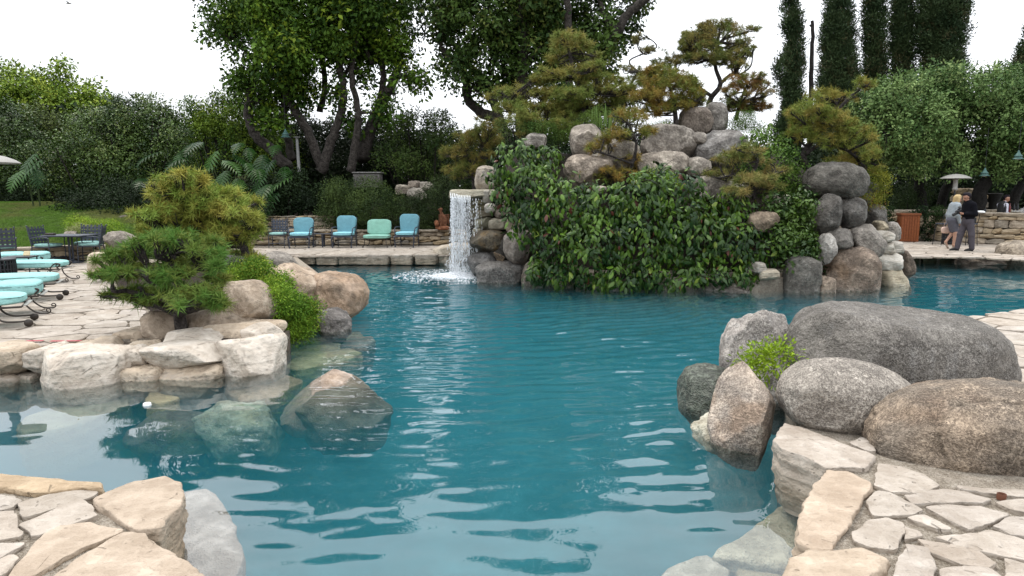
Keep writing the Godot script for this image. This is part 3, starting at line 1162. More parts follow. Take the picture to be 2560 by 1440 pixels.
func build_walls():
	stone_wall("retaining_wall", "low dry stone wall with pale cap stones below the lawn", on(-260, 676, 0), on(262, 650, 0), 0.30, 0.4, 0.11, 0.34, 0.11, 21)
	stone_wall("retaining_wall", "low stone wall running behind the row of blue cushioned chairs", Vector3(-10.4, 0, -23.9), Vector3(-1.4, 0, -24.1), 0.46, 0.4, 0.14, 0.36, 0.06, 22)
	stone_wall("retaining_wall", "upper stone wall tier behind the dark chair at the far end", Vector3(-9.8, 0.4, -25.0), Vector3(-6.5, 0.4, -25.1), 0.58, 0.4, 0.15, 0.4, 0.0, 23)
	# stones of the wall on the pool side of the left terrace, laid in front of its edge
	var w := thing("pool_wall", "wall of white layered stones between the left terrace and the water", "wall")
	var pale := Color(0.62, 0.57, 0.51)
	var tan_c := Color(0.52, 0.44, 0.35)
	var list := [
		[-20, 88, 858, 935, 7.0, 0.7, tan_c], [85, 180, 858, 930, 7.15, 0.6, pale], [108, 306, 872, 968, 6.75, 0.75, pale * 1.06], [312, 372, 868, 912, 7.2, 0.4, pale], [378, 570, 853, 912, 7.1, 0.75, pale * 1.02],
		[314, 420, 912, 964, 7.05, 0.5, tan_c * 1.05], [418, 562, 902, 958, 7.1, 0.55, tan_c * 1.1], [560, 692, 838, 948, 7.25, 0.8, pale * 1.08], [622, 702, 812, 905, 7.8, 0.7, pale], [430, 560, 824, 866, 7.7, 0.7, pale * 1.05],
		[540, 690, 806, 862, 8.0, 0.8, Color(0.58, 0.49, 0.39)], [330, 386, 854, 880, 7.5, 0.35, tan_c],
		[180, 300, 850, 890, 7.5, 0.6, tan_c], [300, 392, 822, 868, 8.0, 0.5, tan_c], [-60, 60, 930, 985, 7.0, 0.4, tan_c * 0.6], [60, 116, 930, 985, 7.1, 0.4, tan_c * 0.6], [118, 180, 965, 992, 7.0, 0.35, tan_c * 0.5]]
	for k in list.size():
		var e = list[k]
		var low: bool = e[3] > 940.0
		rock("", e[0] - 4.0, e[1] + 4.0, e[2] - 2.0, e[3] + 3.0, e[4] + 0.2 + e[5] * 0.45, e[5], 60 + k, {"level": 4, "box": 8.0, "rough": 0.03, "cuts": 7, "cut": 0.84, "col": e[6], "col2": e[6] * 0.88, "strata": 0.004, "crack": 0.03, "mat": M.flagstone, "sink": 0.12 if low else 0.0, "wet": low, "turn": Vector3(0, sin(k * 2.3) * 0.12, sin(k * 1.7) * 0.05)}, "wall_stone", w)
	var fill := MB.new()
	fill.tint = Color(0.22, 0.18, 0.14)
	fill.box(Vector3(-4.6, -0.3, -8.3), Vector3(3.4, 0.46, 0.9), Basis(Vector3.UP, 0.1))
	part("mortar", fill.mesh(), M.mortar, w)

func build_boulders():
	var gray_c := Color(0.255, 0.245, 0.235)
	var warm := Color(0.40, 0.345, 0.29)
	var g: Material = M.granite
	# near right
	rock("huge dark grey granite boulder, largest of the near right group", 1958, 2532, 758, 1008, 6.1, 1.25, 101, {"level": 5, "box": 2.5, "rough": 0.05, "cuts": 4, "cut": 0.8, "col": gray_c * 0.74, "col2": gray_c * 0.46, "mat": g, "streak": Color(0.42, 0.41, 0.4), "streak_more": -0.75, "turn": Vector3(0, 0.1, -0.10)})
	rock("smooth oval light grey boulder in front of the huge dark one", 1944, 2292, 897, 1092, 5.1, 0.75, 102, {"level": 5, "box": 2.25, "rough": 0.03, "cuts": 1, "cut": 0.93, "col": Color(0.30, 0.28, 0.26), "col2": Color(0.24, 0.225, 0.21), "mat": g, "turn": Vector3(0, 0, -0.10)})
	rock("brown veined boulder at the right edge beside the paving", 2165, 2760, 950, 1212, 4.55, 1.1, 103, {"level": 5, "box": 2.3, "rough": 0.05, "cuts": 3, "cut": 0.78, "col": Color(0.265, 0.215, 0.17), "col2": Color(0.16, 0.14, 0.12), "mat": g, "crack": 0.03, "stain": Color(0.34, 0.24, 0.17), "turn": Vector3(0, -0.15, 0.10)})
	rock("grey upright boulder with white streaks standing in the water", 1800, 2000, 785, 975, 6.55, 0.75, 104, {"level": 5, "box": 2.6, "rough": 0.09, "cuts": 5, "cut": 0.75, "col": Color(0.37, 0.35, 0.34), "col2": Color(0.24, 0.23, 0.225), "mat": g, "streak": Color(0.55, 0.53, 0.51), "streak_more": -0.4, "sink": 0.45, "wet": true})
	rock("angular rust stained rock at the water's edge under the fern", 1784, 1972, 898, 1082, 5.25, 0.6, 105, {"level": 5, "box": 2.6, "rough": 0.06, "cuts": 2, "cut": 0.8, "planes": [[Vector3(-0.75, 0.5, 0.55), 0.36], [Vector3(0.75, -0.05, 0.65), 0.42], [Vector3(0.5, 0.8, 0.2), 0.55], [Vector3(-0.3, -0.5, 0.9), 0.6]], "col": Color(0.44, 0.38, 0.33), "col2": Color(0.28, 0.25, 0.23), "mat": g, "stain": Color(0.50, 0.36, 0.26), "sink": 0.32, "wet": true, "turn": Vector3(0.0, 0.1, -0.12)})
	rock("dark green boulder half sunk left of the grey upright one", 1695, 1860, 915, 1020, 6.35, 0.8, 106, {"level": 4, "rough": 0.06, "col": Color(0.20, 0.22, 0.18), "col2": Color(0.13, 0.15, 0.12), "mat": M.wet_rock, "sink": 0.2, "turn": Vector3(0, 0, -0.2)})
	rock("pale rock lying under water below the rust stained rock", 1735, 1900, 1030, 1130, 5.6, 0.5, 107, {"level": 4, "rough": 0.1, "cuts": 5, "col": Color(0.5, 0.5, 0.44), "mat": M.tan_rock})
	# left peninsula
	rock("smooth tan boulder in the middle of the left planting", 520, 684, 700, 838, 9.1, 1.1, 111, {"level": 4, "box": 2.4, "rough": 0.05, "col": warm, "col2": warm * 0.78, "mat": M.tan_rock, "crack": 0.012})
	rock("low tan boulder behind the pine trunk on the left", 440, 640, 765, 860, 8.75, 0.8, 112, {"level": 4, "box": 2.4, "rough": 0.05, "col": warm * 0.8, "col2": warm * 0.62, "mat": M.tan_rock, "crack": 0.012})
	rock("tan boulder at the terrace corner left of the pine trunk", 355, 452, 778, 862, 8.5, 0.6, 113, {"level": 4, "box": 2.4, "rough": 0.06, "col": warm * 0.95, "col2": warm * 0.74, "mat": M.tan_rock, "turn": Vector3(0, 0, -0.25)})
	rock("long pale creased boulder behind the bright green fern", 652, 802, 664, 800, 11.0, 1.1, 114, {"level": 4, "box": 2.6, "rough": 0.07, "cuts": 4, "cut": 0.74, "col": Color(0.48, 0.41, 0.345), "col2": Color(0.40, 0.335, 0.275), "mat": M.tan_rock, "crack": 0.03, "turn": Vector3(0, 0, -0.35)})
	rock("big brown boulder at the tip of the left peninsula, in the water", 768, 914, 684, 800, 11.3, 1.2, 115, {"level": 4, "box": 3.0, "rough": 0.07, "cuts": 4, "cut": 0.72, "col": Color(0.36, 0.27, 0.20), "col2": Color(0.27, 0.22, 0.18), "mat": M.tan_rock, "crack": 0.02, "sink": 0.15, "wet": true, "turn": Vector3(0, 0, -0.25)})
	rock("small wet grey rock with a white tide line below the brown boulder", 788, 876, 770, 832, 10.2, 0.6, 116, {"level": 4, "rough": 0.1, "cuts": 5, "cut": 0.7, "col": Color(0.22, 0.21, 0.21), "mat": M.granite_far, "sink": 0.15, "wet": true})
	rock("round grey boulder farthest back on the left peninsula", 632, 742, 630, 690, 15.0, 1.0, 117, {"level": 4, "rough": 0.05, "col": Color(0.34, 0.32, 0.30), "sink": 0.3})
	rock("dark jagged rock between the two left pines", 546, 612, 640, 690, 11.5, 0.5, 118, {"level": 3, "box": 3.0, "cuts": 6, "cut": 0.65, "rough": 0.14, "col": Color(0.17, 0.165, 0.17)})
	rock("rough grey rock beside the patio table by the lawn", 264, 334, 578, 622, 17.2, 0.6, 119, {"level": 3, "cuts": 5, "cut": 0.7, "rough": 0.1, "col": Color(0.37, 0.34, 0.31)})
	rock("pale yellow stone on the terrace left of the front pine", 230, 276, 630, 690, 13.6, 0.5, 120, {"level": 3, "box": 4.0, "rough": 0.06, "col": Color(0.60, 0.52, 0.42), "mat": M.white_stone})
	rock("rounded rock with a pale water line rising from the left shallows", 690, 930, 902, 1050, 7.1, 0.9, 121, {"level": 5, "rough": 0.035, "cuts": 1, "cut": 0.9, "planes": [[Vector3(-0.55, 0.83, 0.1), 0.30], [Vector3(0.6, 0.78, 0.2), 0.44], [Vector3(0.05, 0.55, 0.85), 0.5]], "col": Color(0.40, 0.32, 0.26), "col2": Color(0.33, 0.28, 0.25), "mat": M.tan_rock, "sink": 0.1, "wet": true, "turn": Vector3(0, 0.2, 0.16)}).position.y -= 0.05
	rock("dark boulder under water to the right of the tide marked rock", 740, 980, 960, 1120, 6.9, 0.9, 122, {"level": 4, "rough": 0.08, "col": Color(0.11, 0.125, 0.11), "mat": M.tan_rock}).position.y -= 0.05
	rock("pale green boulder under water in the middle of the cove", 488, 704, 1008, 1165, 6.75, 0.8, 123, {"level": 5, "rough": 0.08, "box": 2.8, "cuts": 4, "cut": 0.78, "col": Color(0.235, 0.30, 0.26), "col2": Color(0.15, 0.205, 0.18), "mat": M.tan_rock})
	rock("dark sunken boulder left of the pale green one in the cove", 325, 530, 1010, 1140, 6.6, 0.7, 124, {"level": 4, "rough": 0.09, "col": Color(0.08, 0.095, 0.085), "mat": M.tan_rock}).position.y -= 0.08
	# flat slabs laid on the shelves under water
	var slabs := [["flat green slab under water along the left wall", [35, 1070, 60, 1040, 180, 1000, 330, 985, 325, 1010, 180, 1060, 60, 1082], -0.5, Color(0.21, 0.235, 0.16)],
		["yellowish flat stone under water below the white wall", [362, 1000, 375, 975, 455, 992, 400, 1008], -0.42, Color(0.42, 0.38, 0.22)],
		["brown stone shelf under water at the wall's right end", [560, 965, 700, 930, 760, 950, 690, 990, 600, 1000], -0.46, Color(0.30, 0.25, 0.17)],
		["largest green shelf stone in the shallows beyond the white wall", [705, 912, 760, 880, 880, 868, 905, 880, 850, 905, 740, 925], -0.48, Color(0.36, 0.38, 0.22)],
		["middle green shelf stone in the shallows under the fern", [712, 885, 760, 862, 850, 855, 850, 868, 760, 882], -0.48, Color(0.31, 0.34, 0.2)],
		["farthest green shelf stone in the shallows by the wet grey rock", [745, 858, 800, 840, 900, 828, 915, 845, 850, 852], -0.5, Color(0.26, 0.30, 0.22)],
		["dark flat shelf stone at the edge of the deep water", [850, 862, 870, 838, 930, 838, 940, 850, 900, 868], -0.5, Color(0.21, 0.22, 0.20)],
		["large pale ledge under water beside the near right paving", [1775, 1385, 1850, 1335, 1960, 1260, 2010, 1255, 1995, 1350, 1975, 1420, 1840, 1400], -0.52, Color(0.47, 0.45, 0.34)],
		["pale ledge under water at the bottom of the picture", [1640, 1445, 1690, 1400, 1770, 1380, 1825, 1420, 1830, 1500, 1640, 1520], -0.56, Color(0.50, 0.48, 0.40)],
		["sunken olive stone under the tall pale coping block", [1835, 1410, 1970, 1425, 1990, 1520, 1840, 1520], -0.58, Color(0.42, 0.38, 0.25)],
		["long smooth grey slab under water beside the near left paving", [455, 1222, 520, 1214, 562, 1262, 600, 1340, 612, 1390, 590, 1430, 545, 1470, 440, 1480, 436, 1300], -0.40, Color(0.36, 0.335, 0.305)],
		["rusty sunken stone in the gap between two coping blocks", [1985, 1215, 2030, 1225, 2015, 1262, 1985, 1250], -0.42, Color(0.42, 0.33, 0.17)]]
	for k in slabs.size():
		var s = slabs[k]
		tag(part("sunken_slab", stone_mesh(flat(s[1], s[2]), s[2], 0.5, 0.03, 0.02, s[3], 160 + k, 0.08, 0.015), M.tan_rock, self), s[0], "slab")
	# the big mound
	var core := rock_mesh(Vector3(9.0, 5.6, 5.4), 900, {"level": 4, "rough": 0.06, "box": 2.3, "cuts": 0, "col": Color(0.07, 0.06, 0.05)})
	struct("mound", core, M.earth).position = Vector3(4.35, 0.2, -18.6)
	struct("mound_shoulder", rock_mesh(Vector3(5.4, 5.4, 4.4), 901, {"level": 4, "rough": 0.06, "box": 2.3, "cuts": 0, "col": Color(0.07, 0.06, 0.05)}), M.earth).position = Vector3(1.5, 0.2, -19.2)
	var mound := [
		["large smooth grey boulder near the top of the mound", 1606, 1736, 308, 408, 17.2, 1.1, Color(0.36, 0.335, 0.31), {}],
		["small round grey boulder wedged between two large ones high on the mound", 1728, 1764, 331, 362, 16.9, 0.35, Color(0.36, 0.335, 0.31), {}],
		["angular blue grey boulder with white veins high on the mound", 1740, 1872, 325, 420, 17.0, 1.0, Color(0.29, 0.285, 0.285), {"cuts": 6, "cut": 0.68, "streak": Color(0.48, 0.47, 0.46), "crack": 0.02}],
		["pale layered boulder under the large smooth one", 1592, 1720, 380, 450, 16.5, 0.9, Color(0.46, 0.42, 0.375), {"cuts": 5, "strata": 0.02}],
		["small pale boulder right of the layered one on the mound", 1712, 1774, 394, 444, 16.4, 0.6, Color(0.42, 0.39, 0.355), {}],
		["pale grey boulder above the middle of the broad leaved vine", 1738, 1870, 436, 500, 15.9, 0.9, Color(0.40, 0.375, 0.345), {}],
		["brown grey boulder on the summit beside the bare pine trunk", 1698, 1780, 270, 335, 18.0, 0.8, Color(0.33, 0.29, 0.26), {"cuts": 6, "cut": 0.65}],
		["tall grey boulder behind the summit rock", 1762, 1812, 258, 342, 18.4, 0.8, Color(0.34, 0.33, 0.32), {"cuts": 5, "cut": 0.68}],
		["pale boulder at the left of the mound under the tall pine", 1428, 1506, 310, 390, 17.2, 0.9, Color(0.45, 0.41, 0.37), {}],
		["pale rounded boulder behind the orange tinted dwarf pine", 1478, 1598, 348, 428, 16.8, 1.0, Color(0.43, 0.40, 0.36), {}],
		["broad tan boulder low on the left slope of the mound", 1414, 1530, 380, 470, 16.3, 1.0, Color(0.38, 0.33, 0.285), {}],
		["flat grey stone among the pines far left on the mound", 1311, 1364, 333, 372, 17.4, 0.6, Color(0.40, 0.385, 0.365), {"cuts": 5, "cut": 0.7}],
		["small white stone peeping out above the vine's left half", 1482, 1516, 465, 488, 15.4, 0.4, Color(0.5, 0.46, 0.41), {}],
		["small grey stone in the vine right of its centre", 1790, 1832, 484, 516, 15.2, 0.4, Color(0.36, 0.34, 0.32), {}],
		["flat pale stone at the vine's upper right edge", 1914, 1974, 486, 520, 15.3, 0.5, Color(0.45, 0.41, 0.37), {"cuts": 4}],
		["tan boulder showing through the vine on the right", 1866, 1944, 529, 580, 14.75, 0.6, Color(0.37, 0.30, 0.235), {"cuts": 5, "cut": 0.74}],
		["large dark boulder overhanging the right end of the mound", 2012, 2158, 408, 502, 15.8, 1.4, Color(0.15, 0.145, 0.135), {"box": 2.5}],
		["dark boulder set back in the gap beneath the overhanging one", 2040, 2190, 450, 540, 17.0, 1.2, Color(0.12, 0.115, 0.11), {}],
		["tall dark streaked boulder right of the vine", 2036, 2090, 486, 584, 15.2, 0.8, Color(0.13, 0.125, 0.12), {"streak": Color(0.34, 0.32, 0.30)}],
		["round dark veined boulder under the overhanging one", 2082, 2160, 492, 572, 15.5, 0.9, Color(0.15, 0.145, 0.14), {"streak": Color(0.33, 0.32, 0.31), "crack": 0.02}],
		["grey wedge shaped boulder above the big base boulder", 2065, 2126, 569, 628, 15.0, 0.7, Color(0.22, 0.21, 0.20), {"cuts": 5, "cut": 0.7}],
		["leaning oblong grey boulder at the right end of the mound", 2128, 2200, 563, 648, 15.1, 0.8, Color(0.31, 0.29, 0.27), {"turn": Vector3(0, 0, 0.35)}],
		["big brown base boulder rising from the water at the mound's right end", 2060, 2188, 616, 728, 14.95, 1.3, Color(0.29, 0.235, 0.195), {"sink": 0.3, "wet": true, "level": 4, "stain": Color(0.36, 0.24, 0.15)}],
		["smooth pale grey boulder between the vine and the base boulder", 2042, 2088, 583, 666, 14.65, 0.6, Color(0.40, 0.39, 0.38), {}],
		["dark boulder behind the yellow green shrub", 2162, 2212, 511, 566, 16.4, 0.7, Color(0.17, 0.165, 0.16), {}],
		["small tan boulder above the white layered blocks", 2184, 2220, 552, 582, 16.0, 0.5, Color(0.43, 0.38, 0.29), {}],
		["upright grey boulder behind the white layered blocks", 2206, 2247, 554, 616, 16.2, 0.6, Color(0.38, 0.36, 0.34), {}],
		["topmost white layered block at the right end of the mound", 2186, 2232, 577, 607, 15.6, 0.55, Color(0.56, 0.53, 0.48), {"box": 5.0, "cuts": 5, "cut": 0.82, "strata": 0.05, "mat": M.white_stone}],
		["second white layered block from the top at the mound's right end", 2192, 2232, 605, 635, 15.6, 0.55, Color(0.55, 0.52, 0.47), {"box": 5.0, "cuts": 5, "cut": 0.82, "strata": 0.08, "mat": M.white_stone}],
		["pale layered block standing just above the water, below the second one", 2182, 2248, 632, 676, 15.5, 0.7, Color(0.53, 0.51, 0.47), {"box": 5.0, "cuts": 5, "cut": 0.82, "strata": 0.06, "mat": M.white_stone}],
		["lowest yellowish layered block, in the water at the mound's right end", 2188, 2260, 671, 722, 15.45, 0.8, Color(0.48, 0.43, 0.33), {"box": 5.0, "cuts": 5, "cut": 0.82, "strata": 0.06, "mat": M.white_stone, "wet": true, "sink": 0.2}],
		["thin jagged white rock leaning right of the stacked blocks", 2217, 2258, 600, 634, 15.9, 0.4, Color(0.57, 0.54, 0.50), {"box": 4.0, "cuts": 6, "cut": 0.7, "strata": 0.08, "mat": M.white_stone}],
		["small yellow stone between the jagged white rock and the dark oval", 2222, 2250, 630, 654, 15.9, 0.4, Color(0.52, 0.43, 0.31), {"mat": M.white_stone}],
		["dark brown oval boulder in the water at the mound's right tip", 2244, 2280, 626, 690, 16.4, 0.7, Color(0.19, 0.155, 0.13), {"wet": true, "sink": 0.15}],
		["small brown stone in the water left of the big base boulder", 2036, 2082, 690, 734, 14.3, 0.5, Color(0.33, 0.27, 0.22), {"wet": true, "sink": 0.12}],
		["grey rock column at the waterline under the vine's right end", 1962, 2044, 640, 740, 14.45, 0.8, Color(0.17, 0.165, 0.155), {"box": 4.5, "cuts": 3, "wet": true, "sink": 0.15}],
		["pale block jutting out under the right part of the vine", 1896, 1944, 672, 702, 14.3, 0.6, Color(0.42, 0.38, 0.31), {"box": 5.0, "mat": M.white_stone}],
		["small white block just above the jutting one under the vine", 1880, 1912, 655, 682, 14.35, 0.5, Color(0.40, 0.38, 0.35), {"box": 5.0, "mat": M.white_stone}],
		["dark wide boulder at the waterline under the middle of the vine", 1508, 1660, 680, 738, 14.85, 0.9, Color(0.19, 0.175, 0.16), {"box": 3.2, "wet": true, "sink": 0.2}],
		["long dark boulder at the waterline under the right half of the vine", 1650, 1905, 694, 738, 14.8, 0.9, Color(0.18, 0.165, 0.15), {"box": 3.4, "wet": true, "sink": 0.2}],
		["tan wedge of rock at the waterline under the vine's left part", 1392, 1470, 664, 728, 15.3, 0.7, Color(0.29, 0.245, 0.19), {"cuts": 6, "cut": 0.65, "wet": true, "sink": 0.2}],
		["brownish boulder at the waterline at the vine's left end", 1306, 1400, 650, 718, 15.6, 0.8, Color(0.24, 0.21, 0.18), {"wet": true, "sink": 0.2}],
		["flat rock at the water's edge before the bar terrace", 2398, 2504, 641, 670, 20.2, 1.0, Color(0.42, 0.37, 0.33), {"wet": true, "sink": 0.1}],
		["pale rounded boulder at the right edge below the bar", 2500, 2610, 602, 668, 20.3, 1.2, Color(0.43, 0.38, 0.32), {"sink": 0.1, "crack": 0.02}],
		["upright pale rock at the top of the waterfall", 1190, 1240, 416, 484, 17.9, 0.7, Color(0.44, 0.40, 0.35), {"streak": Color(0.66, 0.66, 0.66), "streak_more": -0.7}],
		["brown mossy wet boulder beside the waterfall's foot", 1175, 1264, 576, 636, 17.1, 0.9, Color(0.20, 0.17, 0.12), {"mat": M.wet_rock, "stain": Color(0.22, 0.13, 0.03)}],
		["large upright boulder with a white mineral streak near the waterfall", 1258, 1334, 570, 664, 16.3, 0.9, Color(0.30, 0.27, 0.25), {"streak": Color(0.58, 0.55, 0.52), "streak_more": -0.1}],
		["black and grey boulder touching the water beside the splash", 1170, 1246, 630, 690, 16.85, 0.9, Color(0.20, 0.195, 0.19), {"wet": true, "mat": M.wet_rock}],
		["low broad wet boulder right of the splash", 1188, 1314, 654, 716, 16.1, 1.0, Color(0.22, 0.21, 0.20), {"wet": true, "sink": 0.15, "mat": M.wet_rock}],
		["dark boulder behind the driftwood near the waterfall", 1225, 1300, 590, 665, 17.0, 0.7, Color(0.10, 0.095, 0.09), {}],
		["pale flat topped rock at the pool rim behind the falling water", 1087, 1180, 607, 662, 20.4, 1.1, Color(0.52, 0.47, 0.40), {"box": 5.0, "cuts": 4, "cut": 0.8, "mat": M.white_stone}],
		["tan boulder half hidden behind the far left wall", 735, 800, 524, 560, 26.2, 0.9, Color(0.25, 0.215, 0.185), {}],
		["left of two brown rocks under the dark hedge", 300, 334, 538, 572, 22.6, 0.7, Color(0.17, 0.15, 0.13), {}],
		["right of two brown rocks under the dark hedge", 332, 372, 544, 574, 22.6, 0.7, Color(0.19, 0.165, 0.14), {}],
		["flat grey stone at the lawn's edge behind the patio table", 160, 190, 578, 592, 18.4, 0.4, Color(0.33, 0.30, 0.28), {}],
		["left pale block of the upper rockery behind the clipped shrub", 990, 1024, 462, 488, 27.6, 0.6, Color(0.42, 0.38, 0.33), {"box": 4.0}],
		["middle pale block of the upper rockery behind the clipped shrub", 1022, 1050, 452, 478, 27.9, 0.6, Color(0.38, 0.33, 0.29), {"box": 4.0}],
		["right pale block of the upper rockery behind the clipped shrub", 1048, 1084, 454, 476, 27.9, 0.6, Color(0.42, 0.39, 0.35), {"box": 4.0}],
		["lowest white boulder of the upper rockery behind the clipped shrub", 1018, 1066, 470, 500, 27.2, 0.6, Color(0.47, 0.44, 0.40), {}]]
	for k in mound.size():
		var e = mound[k]
		var o: Dictionary = {"level": 3, "rough": 0.06, "box": 2.4 + 0.9 * absf(sin(k * 4.1)), "cuts": 3 + k % 4, "cut": 0.68, "col": e[7], "col2": e[7] * 0.76, "turn": Vector3(0, sin(k * 1.9) * 0.25, sin(k * 2.7) * 0.06)}
		o.merge(e[8], true)
		if e[2] - e[1] > 90.0:
			o.level = 4
		rock(e[0], e[1], e[2], e[3], e[4], e[5], e[6], 200 + k, o)

# ---------------------------------------------------------------- waterfall
func build_waterfall():
	var ledge := thing("waterfall_ledge", "stacked ledge of flat mossy stones with a pale spout slab the water falls from", "ledge")
	var moss := Color(0.27, 0.25, 0.16)
	var list := [
		[1126, 1262, 474, 498, 17.75, 1.0, Color(0.42, 0.40, 0.33), 9.0, "spout_slab"], [1207, 1232, 474, 508, 17.5, 0.5, Color(0.33, 0.32, 0.29), 4.0, "ledge_stone"],
		[1172, 1230, 497, 512, 17.8, 0.7, moss * 1.1, 5.5, "ledge_stone"], [1168, 1232, 510, 527, 17.8, 0.7, moss * 0.85, 5.5, "ledge_stone"], [1174, 1236, 525, 546, 17.8, 0.7, Color(0.31, 0.28, 0.22), 5.5, "ledge_stone"],
		[1187, 1230, 542, 573, 17.7, 0.7, Color(0.36, 0.36, 0.28), 5.5, "ledge_stone"], [1222, 1266, 545, 574, 17.5, 0.7, Color(0.35, 0.33, 0.27), 5.5, "ledge_stone"], [1182, 1206, 570, 600, 17.6, 0.5, Color(0.44, 0.42, 0.34), 6.0, "ledge_stone"],
		[1211, 1238, 508, 533, 17.3, 0.4, Color(0.50, 0.48, 0.45), 3.0, "ledge_stone"], [1236, 1300, 500, 548, 17.5, 0.7, Color(0.26, 0.22, 0.19), 4.0, "ledge_stone"], [1264, 1310, 545, 580, 17.0, 0.6, Color(0.30, 0.26, 0.2), 4.0, "ledge_stone"],
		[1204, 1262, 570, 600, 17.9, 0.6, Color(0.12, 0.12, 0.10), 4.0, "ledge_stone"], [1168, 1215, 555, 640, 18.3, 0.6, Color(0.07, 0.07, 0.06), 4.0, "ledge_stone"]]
	for k in list.size():
		var e = list[k]
		rock("", e[0], e[1], e[2], e[3], e[4], e[5], 330 + k, {"level": 3, "box": e[7], "rough": 0.05, "cuts": 4, "cut": 0.84, "col": e[6], "col2": e[6] * 0.75, "strata": 0.04, "mat": M.white_stone if k != 11 else M.wet_rock}, e[8], ledge)
	# the fall: broken strands and drops, thicker towards the left
	var foot := on(1150, 690, WATER)
	var fall := thing("waterfall", "white water falling in strands from the spout slab into the pool", "waterfall")
	var drop := MB.new()
	drop.tint = Color(0.86, 0.88, 0.90)
	drop.ball(Vector3.ZERO, Vector3(1, 1, 1), 4, 5)
	var where := []
	var tint := []
	rng.seed = 77
	var lip := at(1128, 492, 17.25)
	var lip2 := at(1176, 496, 17.25)
	var lip3 := at(1203, 497, 17.3)
	for s in 60:
		var f := rng.randf()
		var top: Vector3 = lip.lerp(lip2, f * f * 0.5 + f * 0.5)
		if s > 51:
			top = lip2.lerp(lip3, 0.2 + 0.8 * rng.randf())
		top.z += rng.randf_range(-0.12, 0.12)
		var heavy := rng.randf()
		var speed := rng.randf_range(0.15, 0.5)
		var y := 0.0
		var drift := rng.randf_range(-0.05, 0.05)
		var end := top.y - WATER
		while y < end:
			var t := sqrt(y / 4.9)
			var len := rng.randf_range(0.02, 0.16) * (0.35 + y * 0.5)
			if rng.randf() < (0.95 if y < 0.6 else 0.8):
				var r := rng.randf_range(0.004, 0.011) * (0.7 + heavy * 0.6)
				var p := Vector3(top.x + drift * t + rng.randf_range(-0.02, 0.02) * (1.0 + y), top.y - y - len * 0.5, top.z + speed * t + rng.randf_range(-0.03, 0.03))
				where.append(Transform3D(Basis.from_scale(Vector3(r, len * 0.55, r)), p))
				tint.append(Color(1, 1, 1) * rng.randf_range(0.8, 1.0))
			y += len * rng.randf_range(0.8, 1.7)
	for s in 750:
		var f := rng.randf()
		var top: Vector3 = lip.lerp(lip2, f)
		var y := (top.y - WATER) * sqrt(rng.randf())
		var r := rng.randf_range(0.003, 0.008)
		where.append(Transform3D(Basis.from_scale(Vector3(r, r * rng.randf_range(1.0, 5.0), r)), Vector3(top.x + rng.randf_range(-0.1, 0.1) * y, top.y - y, top.z + rng.randf_range(0.0, 0.32) * sqrt(y))))
		tint.append(Color.WHITE)
	var sheet := MB.new()
	for s in 24:
		var f := rng.randf()
		var top: Vector3 = lip.lerp(lip2, f * f * 0.4 + f * 0.6) + Vector3(0, 0.0, rng.randf_range(-0.1, 0.1))
		var wide := rng.randf_range(0.008, 0.035)
		var drop_to := (top.y - WATER) * (1.0 if rng.randf() < 0.45 else rng.randf_range(0.3, 0.9))
		var speed := rng.randf_range(0.2, 0.45)
		var last := []
		for k in 13:
			var y := drop_to * k / 12.0
			var t := sqrt(y / 4.9)
			var w := wide * (1.0 + 0.5 * sin(k * 1.7 + s)) * (1.0 if k < 11 else 0.4)
			var p := Vector3(top.x + 0.03 * noise.get_noise_2d(s * 9.0, y * 2.0), top.y - y, top.z + speed * t)
			var a := sheet.p(p - Vector3(w, 0, 0.3 * w))
			var b2 := sheet.p(p + Vector3(w, 0, 0.3 * w))
			if k:
				sheet.q(last[0], a, b2, last[1])
			last = [a, b2]
	part("water_veil", sheet.mesh(), M.veil, fall).set_meta("kind", "stuff")
	many("falling_water", drop.mesh(), M.foam, fall, where, tint)
	# water running over the slab and down the upright rock
	var run := MB.new()
	run.tint = Color(0.82, 0.84, 0.85)
	for s in 14:
		var f := float(s) / 13.0
		var a := lip.lerp(lip2, f) + Vector3(rng.randf_range(-0.02, 0.02), 0.10, -0.1)
		var b := lip.lerp(lip2, f) + Vector3(0, -0.1, 0.0)
		run.tube(curve_points([a + Vector3(0.02, 0.05, -0.25), a, b + Vector3(0, 0.08, 0.03), b], 3), taper(10, 0.006, 0.014), 5)
	run.tint = Color(0.8, 0.83, 0.85)
	part("running_water", run.mesh(), M.foam, fall)
	where = []
	tint = []
	for s in 5200:
		var a := rng.randf() * TAU
		var r := absf(rng.randfn(0.0, 0.36))
		var sz := rng.randf_range(0.005, 0.017) * clampf(1.25 - r * 0.7, 0.3, 1.2)
		var up := rng.randf() * 0.1 * maxf(0.0, 1.0 - r * 1.6) if rng.randf() < 0.4 else 0.0
		where.append(Transform3D(Basis.from_scale(Vector3(sz * 1.5, sz * (1.0 if up > 0 else 0.55), sz)), Vector3(foot.x + cos(a) * r * 1.15 - 0.02, WATER + 0.012 + up, foot.z + sin(a) * r * 0.95)))
		tint.append(Color.WHITE)
	for s in 1200:
		var a := rng.randf() * TAU
		var r := rng.randf_range(0.35, 1.7)
		var sz := rng.randf_range(0.004, 0.011)
		where.append(Transform3D(Basis.from_scale(Vector3(sz * 2.4, sz * 0.7, sz)), Vector3(foot.x + cos(a) * r, WATER + 0.012, foot.z + sin(a) * r)))
		tint.append(Color.WHITE)
	many("splash_foam", drop.mesh(), M.foam, fall, where, tint)
	# driftwood between the boulders
	var logs := MB.new()
	logs.tint = Color(0.26, 0.19, 0.12)
	for s in 4:
		var a := at(1236 + s * 2.0, 632.0 + s * 5.0, 16.4)
		var b := at(1262 - s * 2.0, 646.0 + s * 4.0, 16.2)
		logs.tube([a, a.lerp(b, 0.5) + Vector3(0, 0.01, 0), b], [0.03, 0.028, 0.024], 7)
